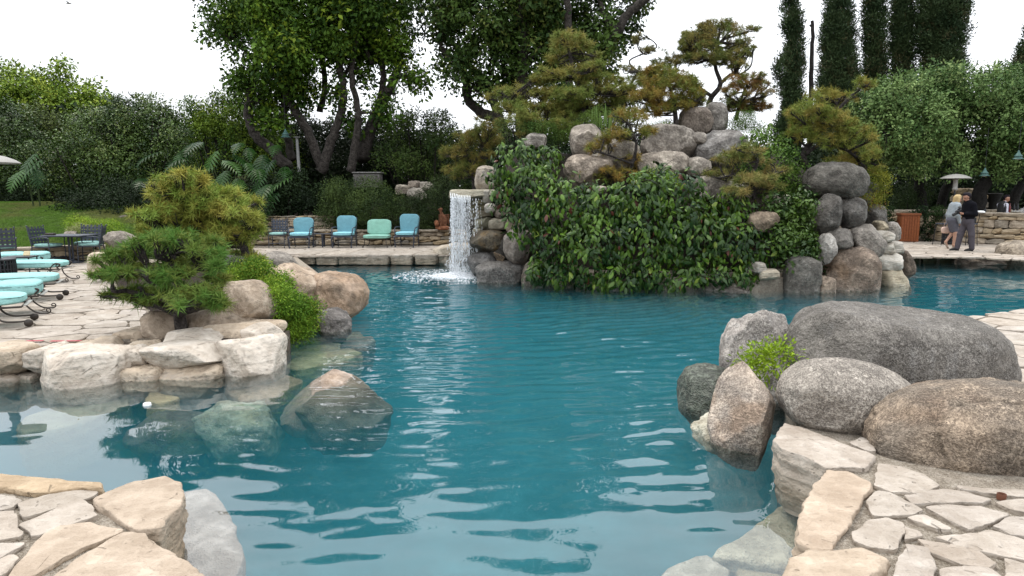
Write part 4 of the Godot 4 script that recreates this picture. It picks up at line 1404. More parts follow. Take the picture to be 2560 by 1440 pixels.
	tag(part("driftwood", logs.mesh(), M.bark, self), "bundle of short brown sticks lying between wet boulders by the waterfall", "driftwood")

# ---------------------------------------------------------------- foliage
func leaf_clump(n: int, radius: float, length: float, width: float, droop: float, sd: int, spread := 1.0) -> ArrayMesh:
	var r := RandomNumberGenerator.new()
	r.seed = sd
	var b := MB.new()
	for k in n:
		var d := Vector3(r.randfn(), r.randfn() * 0.8 + 0.25, r.randfn()).normalized()
		var c := d * radius * pow(r.randf(), 0.5) * spread
		var dir := (d + Vector3(r.randfn(), r.randfn(), r.randfn()) * 0.5 + Vector3(0, -droop, 0)).normalized()
		var nrm := (Vector3.UP * 0.9 + d * 0.5 + Vector3(r.randfn(), r.randfn(), r.randfn()) * 0.45)
		nrm = (nrm - dir * nrm.dot(dir)).normalized()
		leaf(b, c, dir, nrm, length * r.randf_range(0.7, 1.15), width * r.randf_range(0.8, 1.1), Color(1, 1, 1) * r.randf_range(0.75, 1.15))
	return b.mesh()

func leaf(b: MB, base: Vector3, dir: Vector3, nrm: Vector3, length: float, width: float, col: Color):
	b.tint = col
	var side := dir.cross(nrm).normalized()
	var a := b.p(base)
	var l := b.p(base + dir * length * 0.48 + side * width * 0.5 + nrm * width * 0.13)
	var t := b.p(base + dir * length - nrm * length * 0.08)
	var r := b.p(base + dir * length * 0.48 - side * width * 0.5 + nrm * width * 0.13)
	b.t(a, r, t)
	b.t(a, t, l)

func needle_tuft(n: int, length: float, width: float, sd: int, up := 0.45) -> ArrayMesh:
	var r := RandomNumberGenerator.new()
	r.seed = sd
	var b := MB.new()
	for k in n:
		var d := Vector3(r.randfn(), r.randfn() * 0.7 + up, r.randfn()).normalized()
		var l := length * r.randf_range(0.7, 1.1)
		var base := Vector3(0, r.randf_range(-0.3, 0.35) * length, 0)
		var side := d.cross(Vector3(r.randfn(), r.randfn(), r.randfn())).normalized() * width * 0.5
		b.tint = Color(1, 1, 1) * r.randf_range(0.7, 1.2)
		var x := b.p(base - side)
		var y := b.p(base + side)
		b.tint = b.tint * 1.12
		var t := b.p(base + d * l)
		b.t(x, y, t)
	return b.mesh()

# clumps spread over and inside the lobes; more on the outside, each lobe lumpy
func crown(parent: Node, called: String, lobes: Array, meshes: Array, mat: Material, per_m2: float, size: Vector2, cols: Array, sd: int, floor_y := -99.0, flat_to := 1.0, scatter := false) -> void:
	var r := RandomNumberGenerator.new()
	r.seed = sd
	var where := []
	var tint := []
	for m in meshes:
		where.append([])
		tint.append([])
	if scatter:
		for k in lobes.size():
			var big: Array = lobes[k]
			for s in 2:
				var d := Vector3(r.randfn(), r.randfn() * 0.7, r.randfn()).normalized()
				lobes.append([big[0] + d * big[1] * r.randf_range(0.85, 1.12), big[1] * r.randf_range(0.28, 0.48)])
	for lobe in lobes:
		var c: Vector3 = lobe[0]
		var rad: Vector3 = lobe[1]
		var mean := (rad.x + rad.y + rad.z) / 3.0
		var n := int(4.0 * PI * mean * mean * per_m2)
		for k in n:
			var d := Vector3(r.randfn(), r.randfn() + 0.12, r.randfn()).normalized()
			var lump := 1.0 + 0.30 * noise.get_noise_3dv(d * 1.6 + c * 0.7)
			var f := lump * (1.0 - 0.5 * pow(r.randf(), 1.8))
			var p := c + d * rad * f
			if p.y < floor_y or (scatter and noise.get_noise_3dv(p * 0.55 + Vector3(9, 4, 0)) < -0.2):
				continue
			var up := (Vector3.UP * 0.6 + d * flat_to + Vector3(r.randfn(), r.randfn(), r.randfn()) * 0.35).normalized()
			var x := up.cross(Vector3(r.randfn(), r.randfn(), r.randfn())).normalized()
			var s := r.randf_range(size.x, size.y)
			var w := r.randi() % meshes.size()
			where[w].append(Transform3D(Basis(x, up, x.cross(up)) * s, p))
			var mixv := clampf(0.5 + noise.get_noise_3dv(p * 0.75) * 1.5 + r.randfn() * 0.2, 0.0, 1.0)
			var col: Color = cols[0].lerp(cols[1], mixv)
			if cols.size() > 2 and r.randf() < 0.25 * clampf(noise.get_noise_3dv(p * 0.6 + Vector3(50, 0, 0)) * 3.0, 0.0, 1.0) + 0.03:
				col = col.lerp(cols[2], 0.75)
			tint[w].append(col)
	for w in meshes.size():
		if where[w].size():
			var o := many(called, meshes[w], mat, parent, where[w], tint[w])
			o.name = called if w == 0 else "%s_%03d" % [called, w]

func lobes_at(list: Array, depth: float, deep := 1.0, wander := 1.2, sd := 1) -> Array:    # [u, v, r] or [u, v, rx, ry] at about that distance
	var r := RandomNumberGenerator.new()
	r.seed = sd
	var out := []
	for e in list:
		var d := depth + r.randf_range(-wander, wander)
		var k := d / FOCAL
		var rx: float = e[2] * k
		var ry: float = (e[3] if e.size() > 3 else e[2]) * k
		out.append([at(e[0], e[1], d), Vector3(rx, ry, rx * deep)])
	return out

func limb(b: MB, list: Array, depth: float, r0: float, r1: float, lean := 0.0, sides := 8):      # a bent limb through pixels-at-distance, [u, v] pairs
	var pts := []
	for k in range(0, list.size(), 2):
		pts.append(at(list[k], list[k + 1], depth + lean * k / maxf(list.size() - 2, 1)))
	var line := curve_points(pts, 5)
	for k in line.size():
		line[k] += Vector3(noise.get_noise_2d(k * 0.6, depth), 0, noise.get_noise_2d(k * 0.6, depth + 9.0)) * r0 * 0.5
	b.tube(line, taper(line.size(), r0, r1), sides)
	limb_points.append_array(line)

var limb_points := []

func twigs(b: MB, lobes: Array, sd: int):        # branches from the limbs into each lobe of the crown
	var r := RandomNumberGenerator.new()
	r.seed = sd
	for l in lobes:
		var c: Vector3 = l[0]
		var best: Vector3 = limb_points[0]
		for p in limb_points:
			if p.distance_squared_to(c) < best.distance_squared_to(c):
				best = p
		var main := curve_points([best, best.lerp(c, 0.5) + Vector3(r.randfn(), r.randf() * 0.5, r.randfn()) * 0.15, c], 4)
		b.tube(main, taper(main.size(), 0.07, 0.035), 6)
		for k in 7:
			var e: Vector3 = c + Vector3(r.randfn(), r.randfn(), r.randfn()).normalized() * l[1] * 0.95
			var m: Vector3 = main[4 + r.randi() % 5]
			b.tube(curve_points([m, m.lerp(e, 0.5) + Vector3(r.randfn(), r.randfn(), r.randfn()) * 0.1, e], 3), taper(7, 0.028, 0.008), 4)
	limb_points.clear()

var CL := {}
func clumps():
	CL.big = [leaf_clump(22, 0.36, 0.175, 0.095, 0.25, 1), leaf_clump(22, 0.36, 0.165, 0.09, 0.3, 2), leaf_clump(12, 0.42, 0.25, 0.14, 0.35, 12)]
	CL.mid = [leaf_clump(22, 0.30, 0.13, 0.065, 0.1, 3), leaf_clump(22, 0.30, 0.12, 0.06, 0.15, 4)]
	CL.small = [leaf_clump(30, 0.24, 0.07, 0.035, 0.0, 5), leaf_clump(30, 0.24, 0.065, 0.035, 0.0, 6)]
	CL.tiny = [leaf_clump(34, 0.13, 0.035, 0.014, -0.2, 7)]
	CL.cypress = [leaf_clump(26, 0.24, 0.13, 0.035, -1.6, 8), leaf_clump(26, 0.22, 0.12, 0.035, -1.4, 9)]
	CL.tuft = [needle_tuft(30, 0.13, 0.011, 10), needle_tuft(26, 0.115, 0.0105, 11)]

func build_trees():
	clumps()
	var bark := Color(0.115, 0.10, 0.085)
	# the grove of sinuous trunks, left of the middle
	var a := thing("grove_tree", "tall dark tree with many sinuous grey trunks left of the middle", "tree", at(850, 470, 30.0) * Vector3(1, 0, 1))
	var o := -a.position
	var b := MB.new()
	b.tint = bark * 1.25
	limb(b, [720, 420, 680, 375, 640, 340, 620, 290, 625, 240, 640, 160, 640, 90], 30.0, 0.26, 0.11)
	limb(b, [730, 400, 716, 330, 712, 260, 700, 170], 30.4, 0.2, 0.1)
	limb(b, [805, 420, 775, 340, 735, 270, 720, 230, 735, 150, 760, 80], 29.7, 0.22, 0.1)
	limb(b, [805, 430, 830, 350, 852, 290, 858, 220, 846, 150, 830, 60], 29.6, 0.23, 0.1)
	limb(b, [878, 430, 888, 370, 896, 310, 893, 262, 880, 180, 900, 60], 29.5, 0.2, 0.09)
	limb(b, [905, 400, 925, 320, 950, 270, 985, 200, 1000, 150, 990, 80], 30.3, 0.3, 0.12)
	limb(b, [935, 300, 955, 220, 955, 140, 930, 40], 30.3, 0.18, 0.08)
	limb(b, [800, 280, 812, 210, 800, 120, 780, 20], 31.0, 0.15, 0.08)
	for t in [[930, 160, 910, 100, 905, 30], [985, 200, 1015, 190, 1040, 205], [640, 160, 600, 110, 560, 85], [735, 150, 690, 110, 670, 60], [852, 200, 880, 150, 860, 90], [620, 240, 612, 200, 600, 180]]:
		limb(b, t, 30.0, 0.10, 0.04)
	var lb := [[598, 62, 72], [558, 85, 42], [680, 55, 90], [690, 150, 80], [760, 45, 95], [850, 55, 95], [940, 65, 80], [1000, 100, 48], [618, 20, 70], [640, 225, 62], [725, 130, 66], [745, 200, 46], [690, 240, 40], [850, 120, 62], [960, 130, 46], [1015, 190, 28], [1048, 200, 24], [925, 90, 62], [690, 300, 34], [722, 250, 42], [835, 235, 32], [960, 285, 30], [878, 300, 28], [640, 290, 26], [590, 190, 28], [655, 255, 30], [990, 235, 18], [955, 265, 26], [905, 190, 26], [760, -50, 100], [900, -45, 100], [700, -130, 70], [800, -150, 80], [900, -140, 70], [650, -40, 70], [1000, -5, 50]]
	var lobes_a := lobes_at(lb, 30.0, 1.1, 1.4, 3)
	twigs(b, lobes_a, 501)
	part("trunk", b.mesh(), M.bark, a, o)
	crown(a, "crown", shift(lobes_a, o), CL.big, M.leaf, 8.0, Vector2(0.7, 1.2), [Color(0.02, 0.05, 0.006), Color(0.09, 0.165, 0.016), Color(0.18, 0.24, 0.02)], 41, -99.0, 1.0, true)
	# its neighbour to the right, with gnarled limbs
	a = thing("gnarled_tree", "tall dark tree with thick gnarled limbs behind the mound", "tree", at(1300, 470, 29.0) * Vector3(1, 0, 1))
	o = -a.position
	b = MB.new()
	b.tint = bark
	limb(b, [1290, 440, 1262, 335, 1237, 296, 1201, 280, 1166, 235, 1160, 180, 1100, 120], 29.0, 0.32, 0.12)
	limb(b, [1285, 430, 1265, 340, 1222, 230, 1195, 190, 1140, 130], 29.2, 0.22, 0.08)
	limb(b, [1310, 440, 1305, 280, 1300, 200, 1312, 110, 1305, 20, 1330, -60], 28.8, 0.30, 0.14)
	limb(b, [1440, 330, 1465, 165, 1510, 120, 1540, 80, 1570, 35, 1610, 0, 1650, -25], 28.6, 0.24, 0.14)
	limb(b, [1425, 300, 1420, 130, 1422, 60, 1415, -30], 28.0, 0.17, 0.13)
	limb(b, [1540, 80, 1510, 40, 1498, -10], 28.6, 0.12, 0.08)
	limb(b, [1300, 210, 1250, 170, 1220, 110, 1200, 60], 29.0, 0.13, 0.06)
	limb(b, [1305, 160, 1370, 100, 1380, 20], 29.0, 0.14, 0.06)
	lb = [[1092, 60, 48], [1130, 110, 60], [1200, 60, 86], [1290, 50, 95], [1390, 60, 86], [1480, 80, 80], [1555, 65, 48], [1140, 180, 44], [1225, 155, 74], [1330, 150, 78], [1430, 150, 66], [1525, 125, 34], [1200, 220, 34], [1280, 225, 40], [1500, 185, 34], [1390, 225, 40], [1150, -35, 76], [1300, -60, 110], [1450, -60, 105], [1230, -140, 70], [1340, -170, 80], [1440, -160, 70], [1550, -45, 46], [1600, -5, 26]]
	lobes_a = lobes_at(lb, 29.0, 1.1, 1.4, 5)
	twigs(b, lobes_a, 502)
	part("trunk", b.mesh(), M.bark, a, o)
	crown(a, "crown", shift(lobes_a, o), CL.big, M.leaf, 7.0, Vector2(0.8, 1.2), [Color(0.014, 0.034, 0.006), Color(0.055, 0.095, 0.016), Color(0.12, 0.14, 0.03)], 42, -99.0, 1.0, true)
	# cypresses
	var cy := [["thin ragged cypress, leftmost of the row", 1976, 340, -20, 36, 38.0, 8.0], ["broad cypress with a browned flank beside the bare dead trunk", 2092, 260, -60, 58, 40.0, 2.0], ["slender cypress in the middle of the row", 2184, 240, -70, 36, 40.0, 0.0],
		["slender cypress left of the broadest one", 2252, 240, -50, 34, 40.0, 2.0], ["broadest cypress, at the right end of the row", 2348, 230, -130, 62, 39.0, 0.0], ["cypress cut off by the right edge above the spreading tree", 2575, 250, 95, 48, 39.0, 0.0]]
	for k in cy.size():
		var e = cy[k]
		var foot := at(e[1], 480, e[5])
		var t := thing("cypress", e[0], "cypress", Vector3(foot.x, 0, foot.z), 0.0, "cypresses behind the mound and the bar")
		var top := at(e[1] + e[6], e[3], e[5])
		var low := at(e[1], e[2] + 140.0, e[5])
		b = MB.new()
		b.tint = Color(0.07, 0.055, 0.045)
		b.tube([Vector3.ZERO, Vector3(0, top.y * 0.5, 0), Vector3(top.x - foot.x, top.y * 0.95, 0)], [0.22, 0.16, 0.04], 8)
		part("trunk", b.mesh(), M.bark, t)
		var wid: float = e[4] * e[5] / FOCAL
		var lobes := []
		var n := 11
		for s in n:
			var f := float(s) / (n - 1)
			var y := lerpf(low.y, top.y, f)
			var w := wid * 0.95 * (0.82 + 0.18 * sin(f * 5.0 + k)) * (1.0 if f < 0.75 else lerpf(1.0, 0.25, (f - 0.75) / 0.25))
			if k == 0:
				w *= 0.8 + 0.3 * sin(s * 2.3)
			lobes.append([Vector3((top.x - foot.x) * f + (0.25 * sin(s * 1.9) * wid if k == 0 else 0.0), y, 0), Vector3(w, (top.y - low.y) / n * 1.3, w)])
		crown(t, "crown", lobes, CL.cypress, M.needle, 26.0, Vector2(1.0, 1.7), [Color(0.022, 0.042, 0.017), Color(0.06, 0.092, 0.036), Color(0.10, 0.085, 0.04)], 60 + k, -99.0, 0.25)
	b = MB.new()
	b.tint = Color(0.07, 0.06, 0.055)
	limb(b, [2022, 400, 2026, 240, 2030, 130, 2031, 52], 38.5, 0.16, 0.09)
	limb(b, [2031, 70, 2024, 62], 38.5, 0.06, 0.04)
	limb_points.clear()
	tag(part("dead_trunk", b.mesh(), M.bark, self), "bare dead trunk standing between the two leftmost cypresses", "dead tree")
	# the spreading tree over the bar
	a = thing("spreading_tree", "broad light green tree spreading its crown over the bar at the right", "tree", at(2400, 490, 27.5) * Vector3(1, 0, 1))
	o = -a.position
	b = MB.new()
	b.tint = Color(0.035, 0.03, 0.027)
	limb(b, [2430, 590, 2440, 520, 2470, 440, 2520, 390, 2590, 350], 27.0, 0.32, 0.18)
	limb(b, [2310, 585, 2305, 500, 2290, 430, 2270, 380], 28.0, 0.22, 0.14)
	limb(b, [2340, 580, 2365, 470, 2430, 420, 2500, 400], 28.4, 0.2, 0.12)
	limb(b, [2560, 590, 2530, 520, 2570, 440, 2640, 400], 27.5, 0.24, 0.15)
	lb = [[2195, 275, 52], [2250, 250, 62], [2330, 232, 62], [2410, 238, 66], [2490, 236, 64], [2560, 240, 64], [2640, 250, 80], [2290, 310, 70], [2390, 310, 76], [2490, 310, 80], [2210, 330, 46], [2570, 320, 80], [2180, 300, 36], [2330, 370, 50], [2450, 370, 50], [2250, 370, 36], [2550, 390, 50], [2180, 370, 30], [2230, 410, 34], [2300, 410, 36], [2380, 415, 34], [2490, 415, 34], [2160, 330, 26]]
	lobes_a = lobes_at(lb, 27.0, 1.5, 1.0, 7)
	twigs(b, lobes_a, 503)
	part("trunk", b.mesh(), M.bark, a, o)
	crown(a, "crown", shift(lobes_a, o), CL.mid, M.leaf, 10.0, Vector2(0.9, 1.4), [Color(0.05, 0.10, 0.025), Color(0.15, 0.225, 0.07), Color(0.24, 0.31, 0.11)], 43, -99.0, 1.0, true)

func shift(lobes: Array, o: Vector3) -> Array:
	for l in lobes:
		l[0] += o
	return lobes

func bush(called: String, label: String, category: String, list: Array, depth: float, mesh: Array, mat: Material, per_m2: float, size: Vector2, cols: Array, sd: int, deep := 1.2, wander := 0.8, stem := true) -> Node3D:
	var lobes := lobes_at(list, depth, deep, wander, sd)
	var mid := Vector3.ZERO
	for l in lobes:
		mid += l[0]
	mid /= lobes.size()
	var t := thing(called, label, category, Vector3(mid.x, 0, mid.z))
	crown(t, "crown", shift(lobes, -t.position), mesh, mat, per_m2, size, cols, sd, -99.0, 1.0, stem and mesh != CL.small)
	if stem:
		var b := MB.new()
		b.tint = Color(0.06, 0.05, 0.04)
		var base := ground_height(mid.x, mid.z)
		for l in lobes:
			var c: Vector3 = l[0]
			b.tube(curve_points([Vector3(c.x * 0.25, base - 0.1, c.z * 0.3), Vector3(c.x * 0.7, c.y * 0.5, c.z * 0.7), c], 3), taper(7, 0.05, 0.02), 5)
		part("stem", b.mesh(), M.bark, t)
	return t

func build_hedges():
	var dark := [Color(0.018, 0.042, 0.008), Color(0.08, 0.135, 0.025), Color(0.14, 0.19, 0.045)]
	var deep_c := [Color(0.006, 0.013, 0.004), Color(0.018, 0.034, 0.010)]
	var light := [Color(0.06, 0.115, 0.01), Color(0.2, 0.28, 0.03), Color(0.28, 0.33, 0.04)]
	bush("rounded_tree", "rounded yellow green tree beyond the left hedge, against the sky", "tree", [[-40, 230, 75], [40, 232, 70], [120, 240, 66], [190, 262, 56], [240, 290, 48], [80, 300, 90], [180, 320, 80], [36, 178, 14], [230, 222, 14]], 42.0, CL.big, M.leaf, 5.0, Vector2(0.8, 1.2), light, 81)
	bush("hedge_bush", "dark bush at the left edge behind the heater's dome", "bush", [[-60, 330, 100], [20, 330, 72], [50, 420, 90], [-30, 440, 100], [90, 370, 40]], 29.0, CL.mid, M.glossy_leaf, 9.0, Vector2(0.8, 1.2), dark, 82)
	bush("hedge_bush", "yellowish light bush between the dark left bush and the large camellia", "bush", [[120, 330, 56], [160, 350, 56], [110, 380, 50]], 30.5, CL.mid, M.leaf, 9.0, Vector2(0.8, 1.2), [Color(0.04, 0.06, 0.012), Color(0.10, 0.125, 0.03)], 83)
	bush("camellia_bush", "very large glossy leaved bush in the left hedge, grey green in the light", "bush", [[320, 290, 46], [380, 300, 62], [240, 330, 62], [320, 350, 82], [420, 350, 56], [210, 400, 70], [300, 430, 84], [400, 430, 80], [150, 450, 60], [440, 400, 42], [355, 262, 26], [300, 262, 16]], 28.0, CL.mid, M.glossy_leaf, 12.0, Vector2(0.75, 1.15), [Color(0.024, 0.055, 0.010), Color(0.12, 0.19, 0.042), Color(0.2, 0.25, 0.07)], 84)
	bush("hedge_bush", "lighter bush rising between the camellia and the sinuous trunks", "bush", [[500, 310, 50], [560, 285, 52], [620, 310, 56], [520, 370, 66], [600, 380, 70], [680, 330, 56], [690, 400, 66], [480, 290, 22], [580, 252, 22], [545, 262, 22]], 33.0, CL.mid, M.leaf, 8.0, Vector2(0.8, 1.2), [Color(0.035, 0.08, 0.01), Color(0.16, 0.235, 0.025), Color(0.24, 0.29, 0.03)], 85)
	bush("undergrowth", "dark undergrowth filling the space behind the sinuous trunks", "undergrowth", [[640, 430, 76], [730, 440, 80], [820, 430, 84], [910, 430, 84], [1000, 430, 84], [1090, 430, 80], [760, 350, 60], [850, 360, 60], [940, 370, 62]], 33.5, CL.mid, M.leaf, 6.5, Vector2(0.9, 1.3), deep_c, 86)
	bush("hedge_bush", "olive bush against the sky between the two tall trees", "bush", [[1000, 350, 50], [1050, 330, 46], [1105, 330, 46], [1130, 370, 52], [1060, 390, 60], [1150, 420, 56], [980, 400, 50], [1090, 295, 22], [1020, 305, 22]], 31.0, CL.mid, M.leaf, 9.0, Vector2(0.75, 1.1), [Color(0.02, 0.042, 0.01), Color(0.08, 0.125, 0.028), Color(0.12, 0.16, 0.05)], 87)
	bush("hedge_bush", "low dark hedge at the top of the lawn", "hedge", [[-20, 510, 60], [60, 500, 50], [130, 505, 48], [200, 510, 48], [270, 515, 48], [340, 505, 48], [410, 510, 50], [480, 510, 55], [560, 500, 60], [640, 500, 55]], 26.5, CL.small, M.leaf, 13.0, Vector2(1.0, 1.5), deep_c, 88)
	bush("hedge_bush", "dark bushes coming down to the two brown rocks right of the lawn", "bush", [[195, 528, 44], [250, 522, 50], [320, 515, 52], [400, 522, 50], [480, 528, 50], [560, 535, 46], [630, 540, 40], [280, 490, 40], [440, 490, 44]], 24.0, CL.small, M.leaf, 15.0, Vector2(1.0, 1.5), deep_c, 97)
	bush("clipped_shrub", "large rounded dark green shrub behind the middle blue chairs", "shrub", [[870, 515, 62], [930, 512, 58], [985, 535, 46], [836, 540, 40], [900, 560, 50], [960, 570, 40], [840, 480, 30]], 25.2, CL.small, M.leaf, 26.0, Vector2(0.75, 1.1), [Color(0.016, 0.032, 0.008), Color(0.055, 0.085, 0.02), Color(0.09, 0.13, 0.03)], 89)
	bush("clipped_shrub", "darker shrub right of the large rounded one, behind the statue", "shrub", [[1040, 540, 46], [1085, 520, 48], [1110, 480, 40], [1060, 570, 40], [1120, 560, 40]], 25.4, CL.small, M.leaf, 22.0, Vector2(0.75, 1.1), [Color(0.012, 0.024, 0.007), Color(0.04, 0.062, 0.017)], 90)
	bush("hedge_bush", "dark leafy bush behind the waterfall and the mound", "bush", [[1180, 400, 60], [1250, 380, 70], [1340, 370, 70], [1440, 380, 70], [1540, 350, 60]], 27.0, CL.mid, M.leaf, 7.0, Vector2(0.8, 1.2), deep_c, 91)
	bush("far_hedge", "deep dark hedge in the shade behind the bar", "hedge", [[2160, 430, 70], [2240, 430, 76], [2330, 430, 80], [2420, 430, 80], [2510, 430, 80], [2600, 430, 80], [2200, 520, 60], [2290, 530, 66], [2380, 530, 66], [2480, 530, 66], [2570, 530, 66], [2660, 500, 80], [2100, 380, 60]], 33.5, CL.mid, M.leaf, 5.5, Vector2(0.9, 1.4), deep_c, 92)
	bush("mound_shrub", "feathery light green shrub filling the mound's crest between the pines", "shrub", [[1330, 310, 40, 22], [1390, 300, 44, 24], [1450, 320, 40, 20], [1540, 270, 40, 24], [1580, 240, 34, 24], [1600, 280, 30, 20], [1500, 250, 36, 22], [1280, 320, 36, 24]], 19.6, CL.small, M.leaf, 26.0, Vector2(0.6, 0.9), [Color(0.05, 0.085, 0.02), Color(0.15, 0.2, 0.045)], 96, 0.9, 0.4)
	bush("shade_shrub", "dark green shrub in the shade left of the right heater", "shrub", [[2270, 490, 34], [2300, 482, 30], [2250, 502, 26]], 28.5, CL.small, M.leaf, 16.0, Vector2(0.8, 1.2), [Color(0.016, 0.032, 0.008), Color(0.045, 0.075, 0.018)], 93)
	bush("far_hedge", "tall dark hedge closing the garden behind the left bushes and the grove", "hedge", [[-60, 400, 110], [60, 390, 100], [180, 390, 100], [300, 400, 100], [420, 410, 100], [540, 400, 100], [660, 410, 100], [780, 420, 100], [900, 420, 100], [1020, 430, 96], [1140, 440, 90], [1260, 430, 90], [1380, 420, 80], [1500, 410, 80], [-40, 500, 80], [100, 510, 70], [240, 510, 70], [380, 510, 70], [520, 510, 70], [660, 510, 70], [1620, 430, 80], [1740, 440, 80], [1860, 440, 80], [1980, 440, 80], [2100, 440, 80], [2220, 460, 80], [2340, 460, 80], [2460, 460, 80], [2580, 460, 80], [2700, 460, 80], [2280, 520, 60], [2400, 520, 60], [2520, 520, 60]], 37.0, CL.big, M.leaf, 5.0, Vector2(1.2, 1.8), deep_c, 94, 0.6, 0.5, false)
	bush("shade_plants", "dark low plants filling the bed above the far left wall", "plants", [[650, 500, 50], [700, 490, 52], [750, 490, 52], [790, 500, 46], [720, 530, 40], [780, 530, 36], [620, 530, 44]], 26.3, CL.mid, M.leaf, 14.0, Vector2(0.7, 1.1), deep_c, 95)
	# low garden building and other hard things among the trees
	var w := MB.new()
	w.tint = Color(0.24, 0.235, 0.225)
	w.box(at(920, 446, 28.5) - Vector3(0, 0.1, 0), Vector3(1.1, 0.55, 0.6), Basis.IDENTITY, 0.02)
	w.tint = Color(0.4, 0.4, 0.39)
	w.box(at(920, 432, 28.5), Vector3(1.18, 0.05, 0.68), Basis.IDENTITY, 0.01)
	tag(part("concrete_box", w.mesh(), M.mortar, self), "low grey concrete box with a pale rim behind the large rounded shrub", "box")

# ---------------------------------------------------------------- dwarf pines
func pine(label: String, depth: float, trunks: Array, pads: Array, cols: Array, sd: int, tuft := 1.0, per := 70.0, thick := 0.07, wander := 0.4) -> Node3D:
	var foot := at(trunks[0][0], trunks[0][1], depth)
	var t := thing("dwarf_pine", label, "pine", foot)
	var o := -foot
	var b := MB.new()
	b.tint = Color(0.10, 0.085, 0.075)
	var joints := []
	for k in trunks.size():
		var pts := []
		var list: Array = trunks[k]
		for s in range(0, list.size(), 2):
			pts.append(at(list[s], list[s + 1], depth) + Vector3(0, 0, 0.08 * sin(s * 1.7 + k)))
		var line := curve_points(pts, 6)
		joints.append_array(line)
		b.tube(line, taper(line.size(), thick * (1.0 if k == 0 else 0.6), thick * (0.45 if k == 0 else 0.3)), 8)
	var lobes := lobes_at(pads, depth, 0.9, wander, sd)
	var r := RandomNumberGenerator.new()
	r.seed = sd
	var where := [[], []]
	var tint := [[], []]
	for k in lobes.size():
		var big: Array = lobes[k]
		for s in 3:
			var d := Vector3(r.randfn(), r.randfn() * 0.5, r.randfn()).normalized()
			lobes.append([big[0] + d * big[1] * r.randf_range(0.9, 1.25), big[1] * r.randf_range(0.28, 0.46)])
	for l in lobes:
		var c: Vector3 = l[0]
		var rad: Vector3 = l[1]
		var best: Vector3 = joints[0]
		for j in joints:
			if j.distance_squared_to(c) + (2.0 if j.y > c.y else 0.0) < best.distance_squared_to(c) + (2.0 if best.y > c.y else 0.0):
				best = j
		var low := c - Vector3(0, rad.y * 0.6, 0)
		var main := curve_points([best, best.lerp(low, 0.5) + Vector3(r.randfn(), r.randfn(), r.randfn()) * 0.05, low], 4)
		b.tube(main, taper(main.size(), thick * 0.35, thick * 0.16), 6)
		for s in 7:
			var e := c + Vector3(r.randf_range(-0.8, 0.8), r.randf_range(-0.3, 0.5), r.randf_range(-0.8, 0.8)) * rad
			var m: Vector3 = main[r.randi() % main.size()]
			b.tube([m, m.lerp(e, 0.55) + Vector3(0, -0.03, 0), e], [thick * 0.16, thick * 0.11, thick * 0.05], 5)
		var n := int(maxf(8.0, rad.x * rad.z * PI * per + rad.x * rad.y * per * 0.9))
		for k in n:
			var d := Vector3(r.randfn(), r.randfn() * 0.9 + 0.25, r.randfn()).normalized()
			var f := (1.0 + 0.25 * noise.get_noise_3dv(d * 2.0 + c)) * pow(r.randf(), 0.4)
			var p := c + d * rad * f
			if noise.get_noise_3dv(p * 2.2 + Vector3(3, 8, 0)) < -0.17:
				continue
			var up := (Vector3.UP * 0.9 + d * 0.7 + Vector3(r.randfn(), r.randfn(), r.randfn()) * 0.25).normalized()
			var x := up.cross(Vector3(r.randfn(), r.randfn(), r.randfn())).normalized()
			var s := tuft * r.randf_range(0.75, 1.2)
			var w := r.randi() % 2
			where[w].append(Transform3D(Basis(x, up, x.cross(up)) * s, p + o))
			var q := clampf(0.5 + noise.get_noise_3dv(p * 1.6) * 1.1 + r.randfn() * 0.25 - (f - 0.6) * 0.6, 0.0, 1.0)
			tint[w].append(cols[0].lerp(cols[1], q))
	part("trunk", b.mesh(), M.bark, t, o)
	many("needles", CL.tuft[0], M.needle, t, where[0], tint[0])
	many("needles", CL.tuft[1], M.needle, t, where[1], tint[1]).name = "needles_001"
	return t

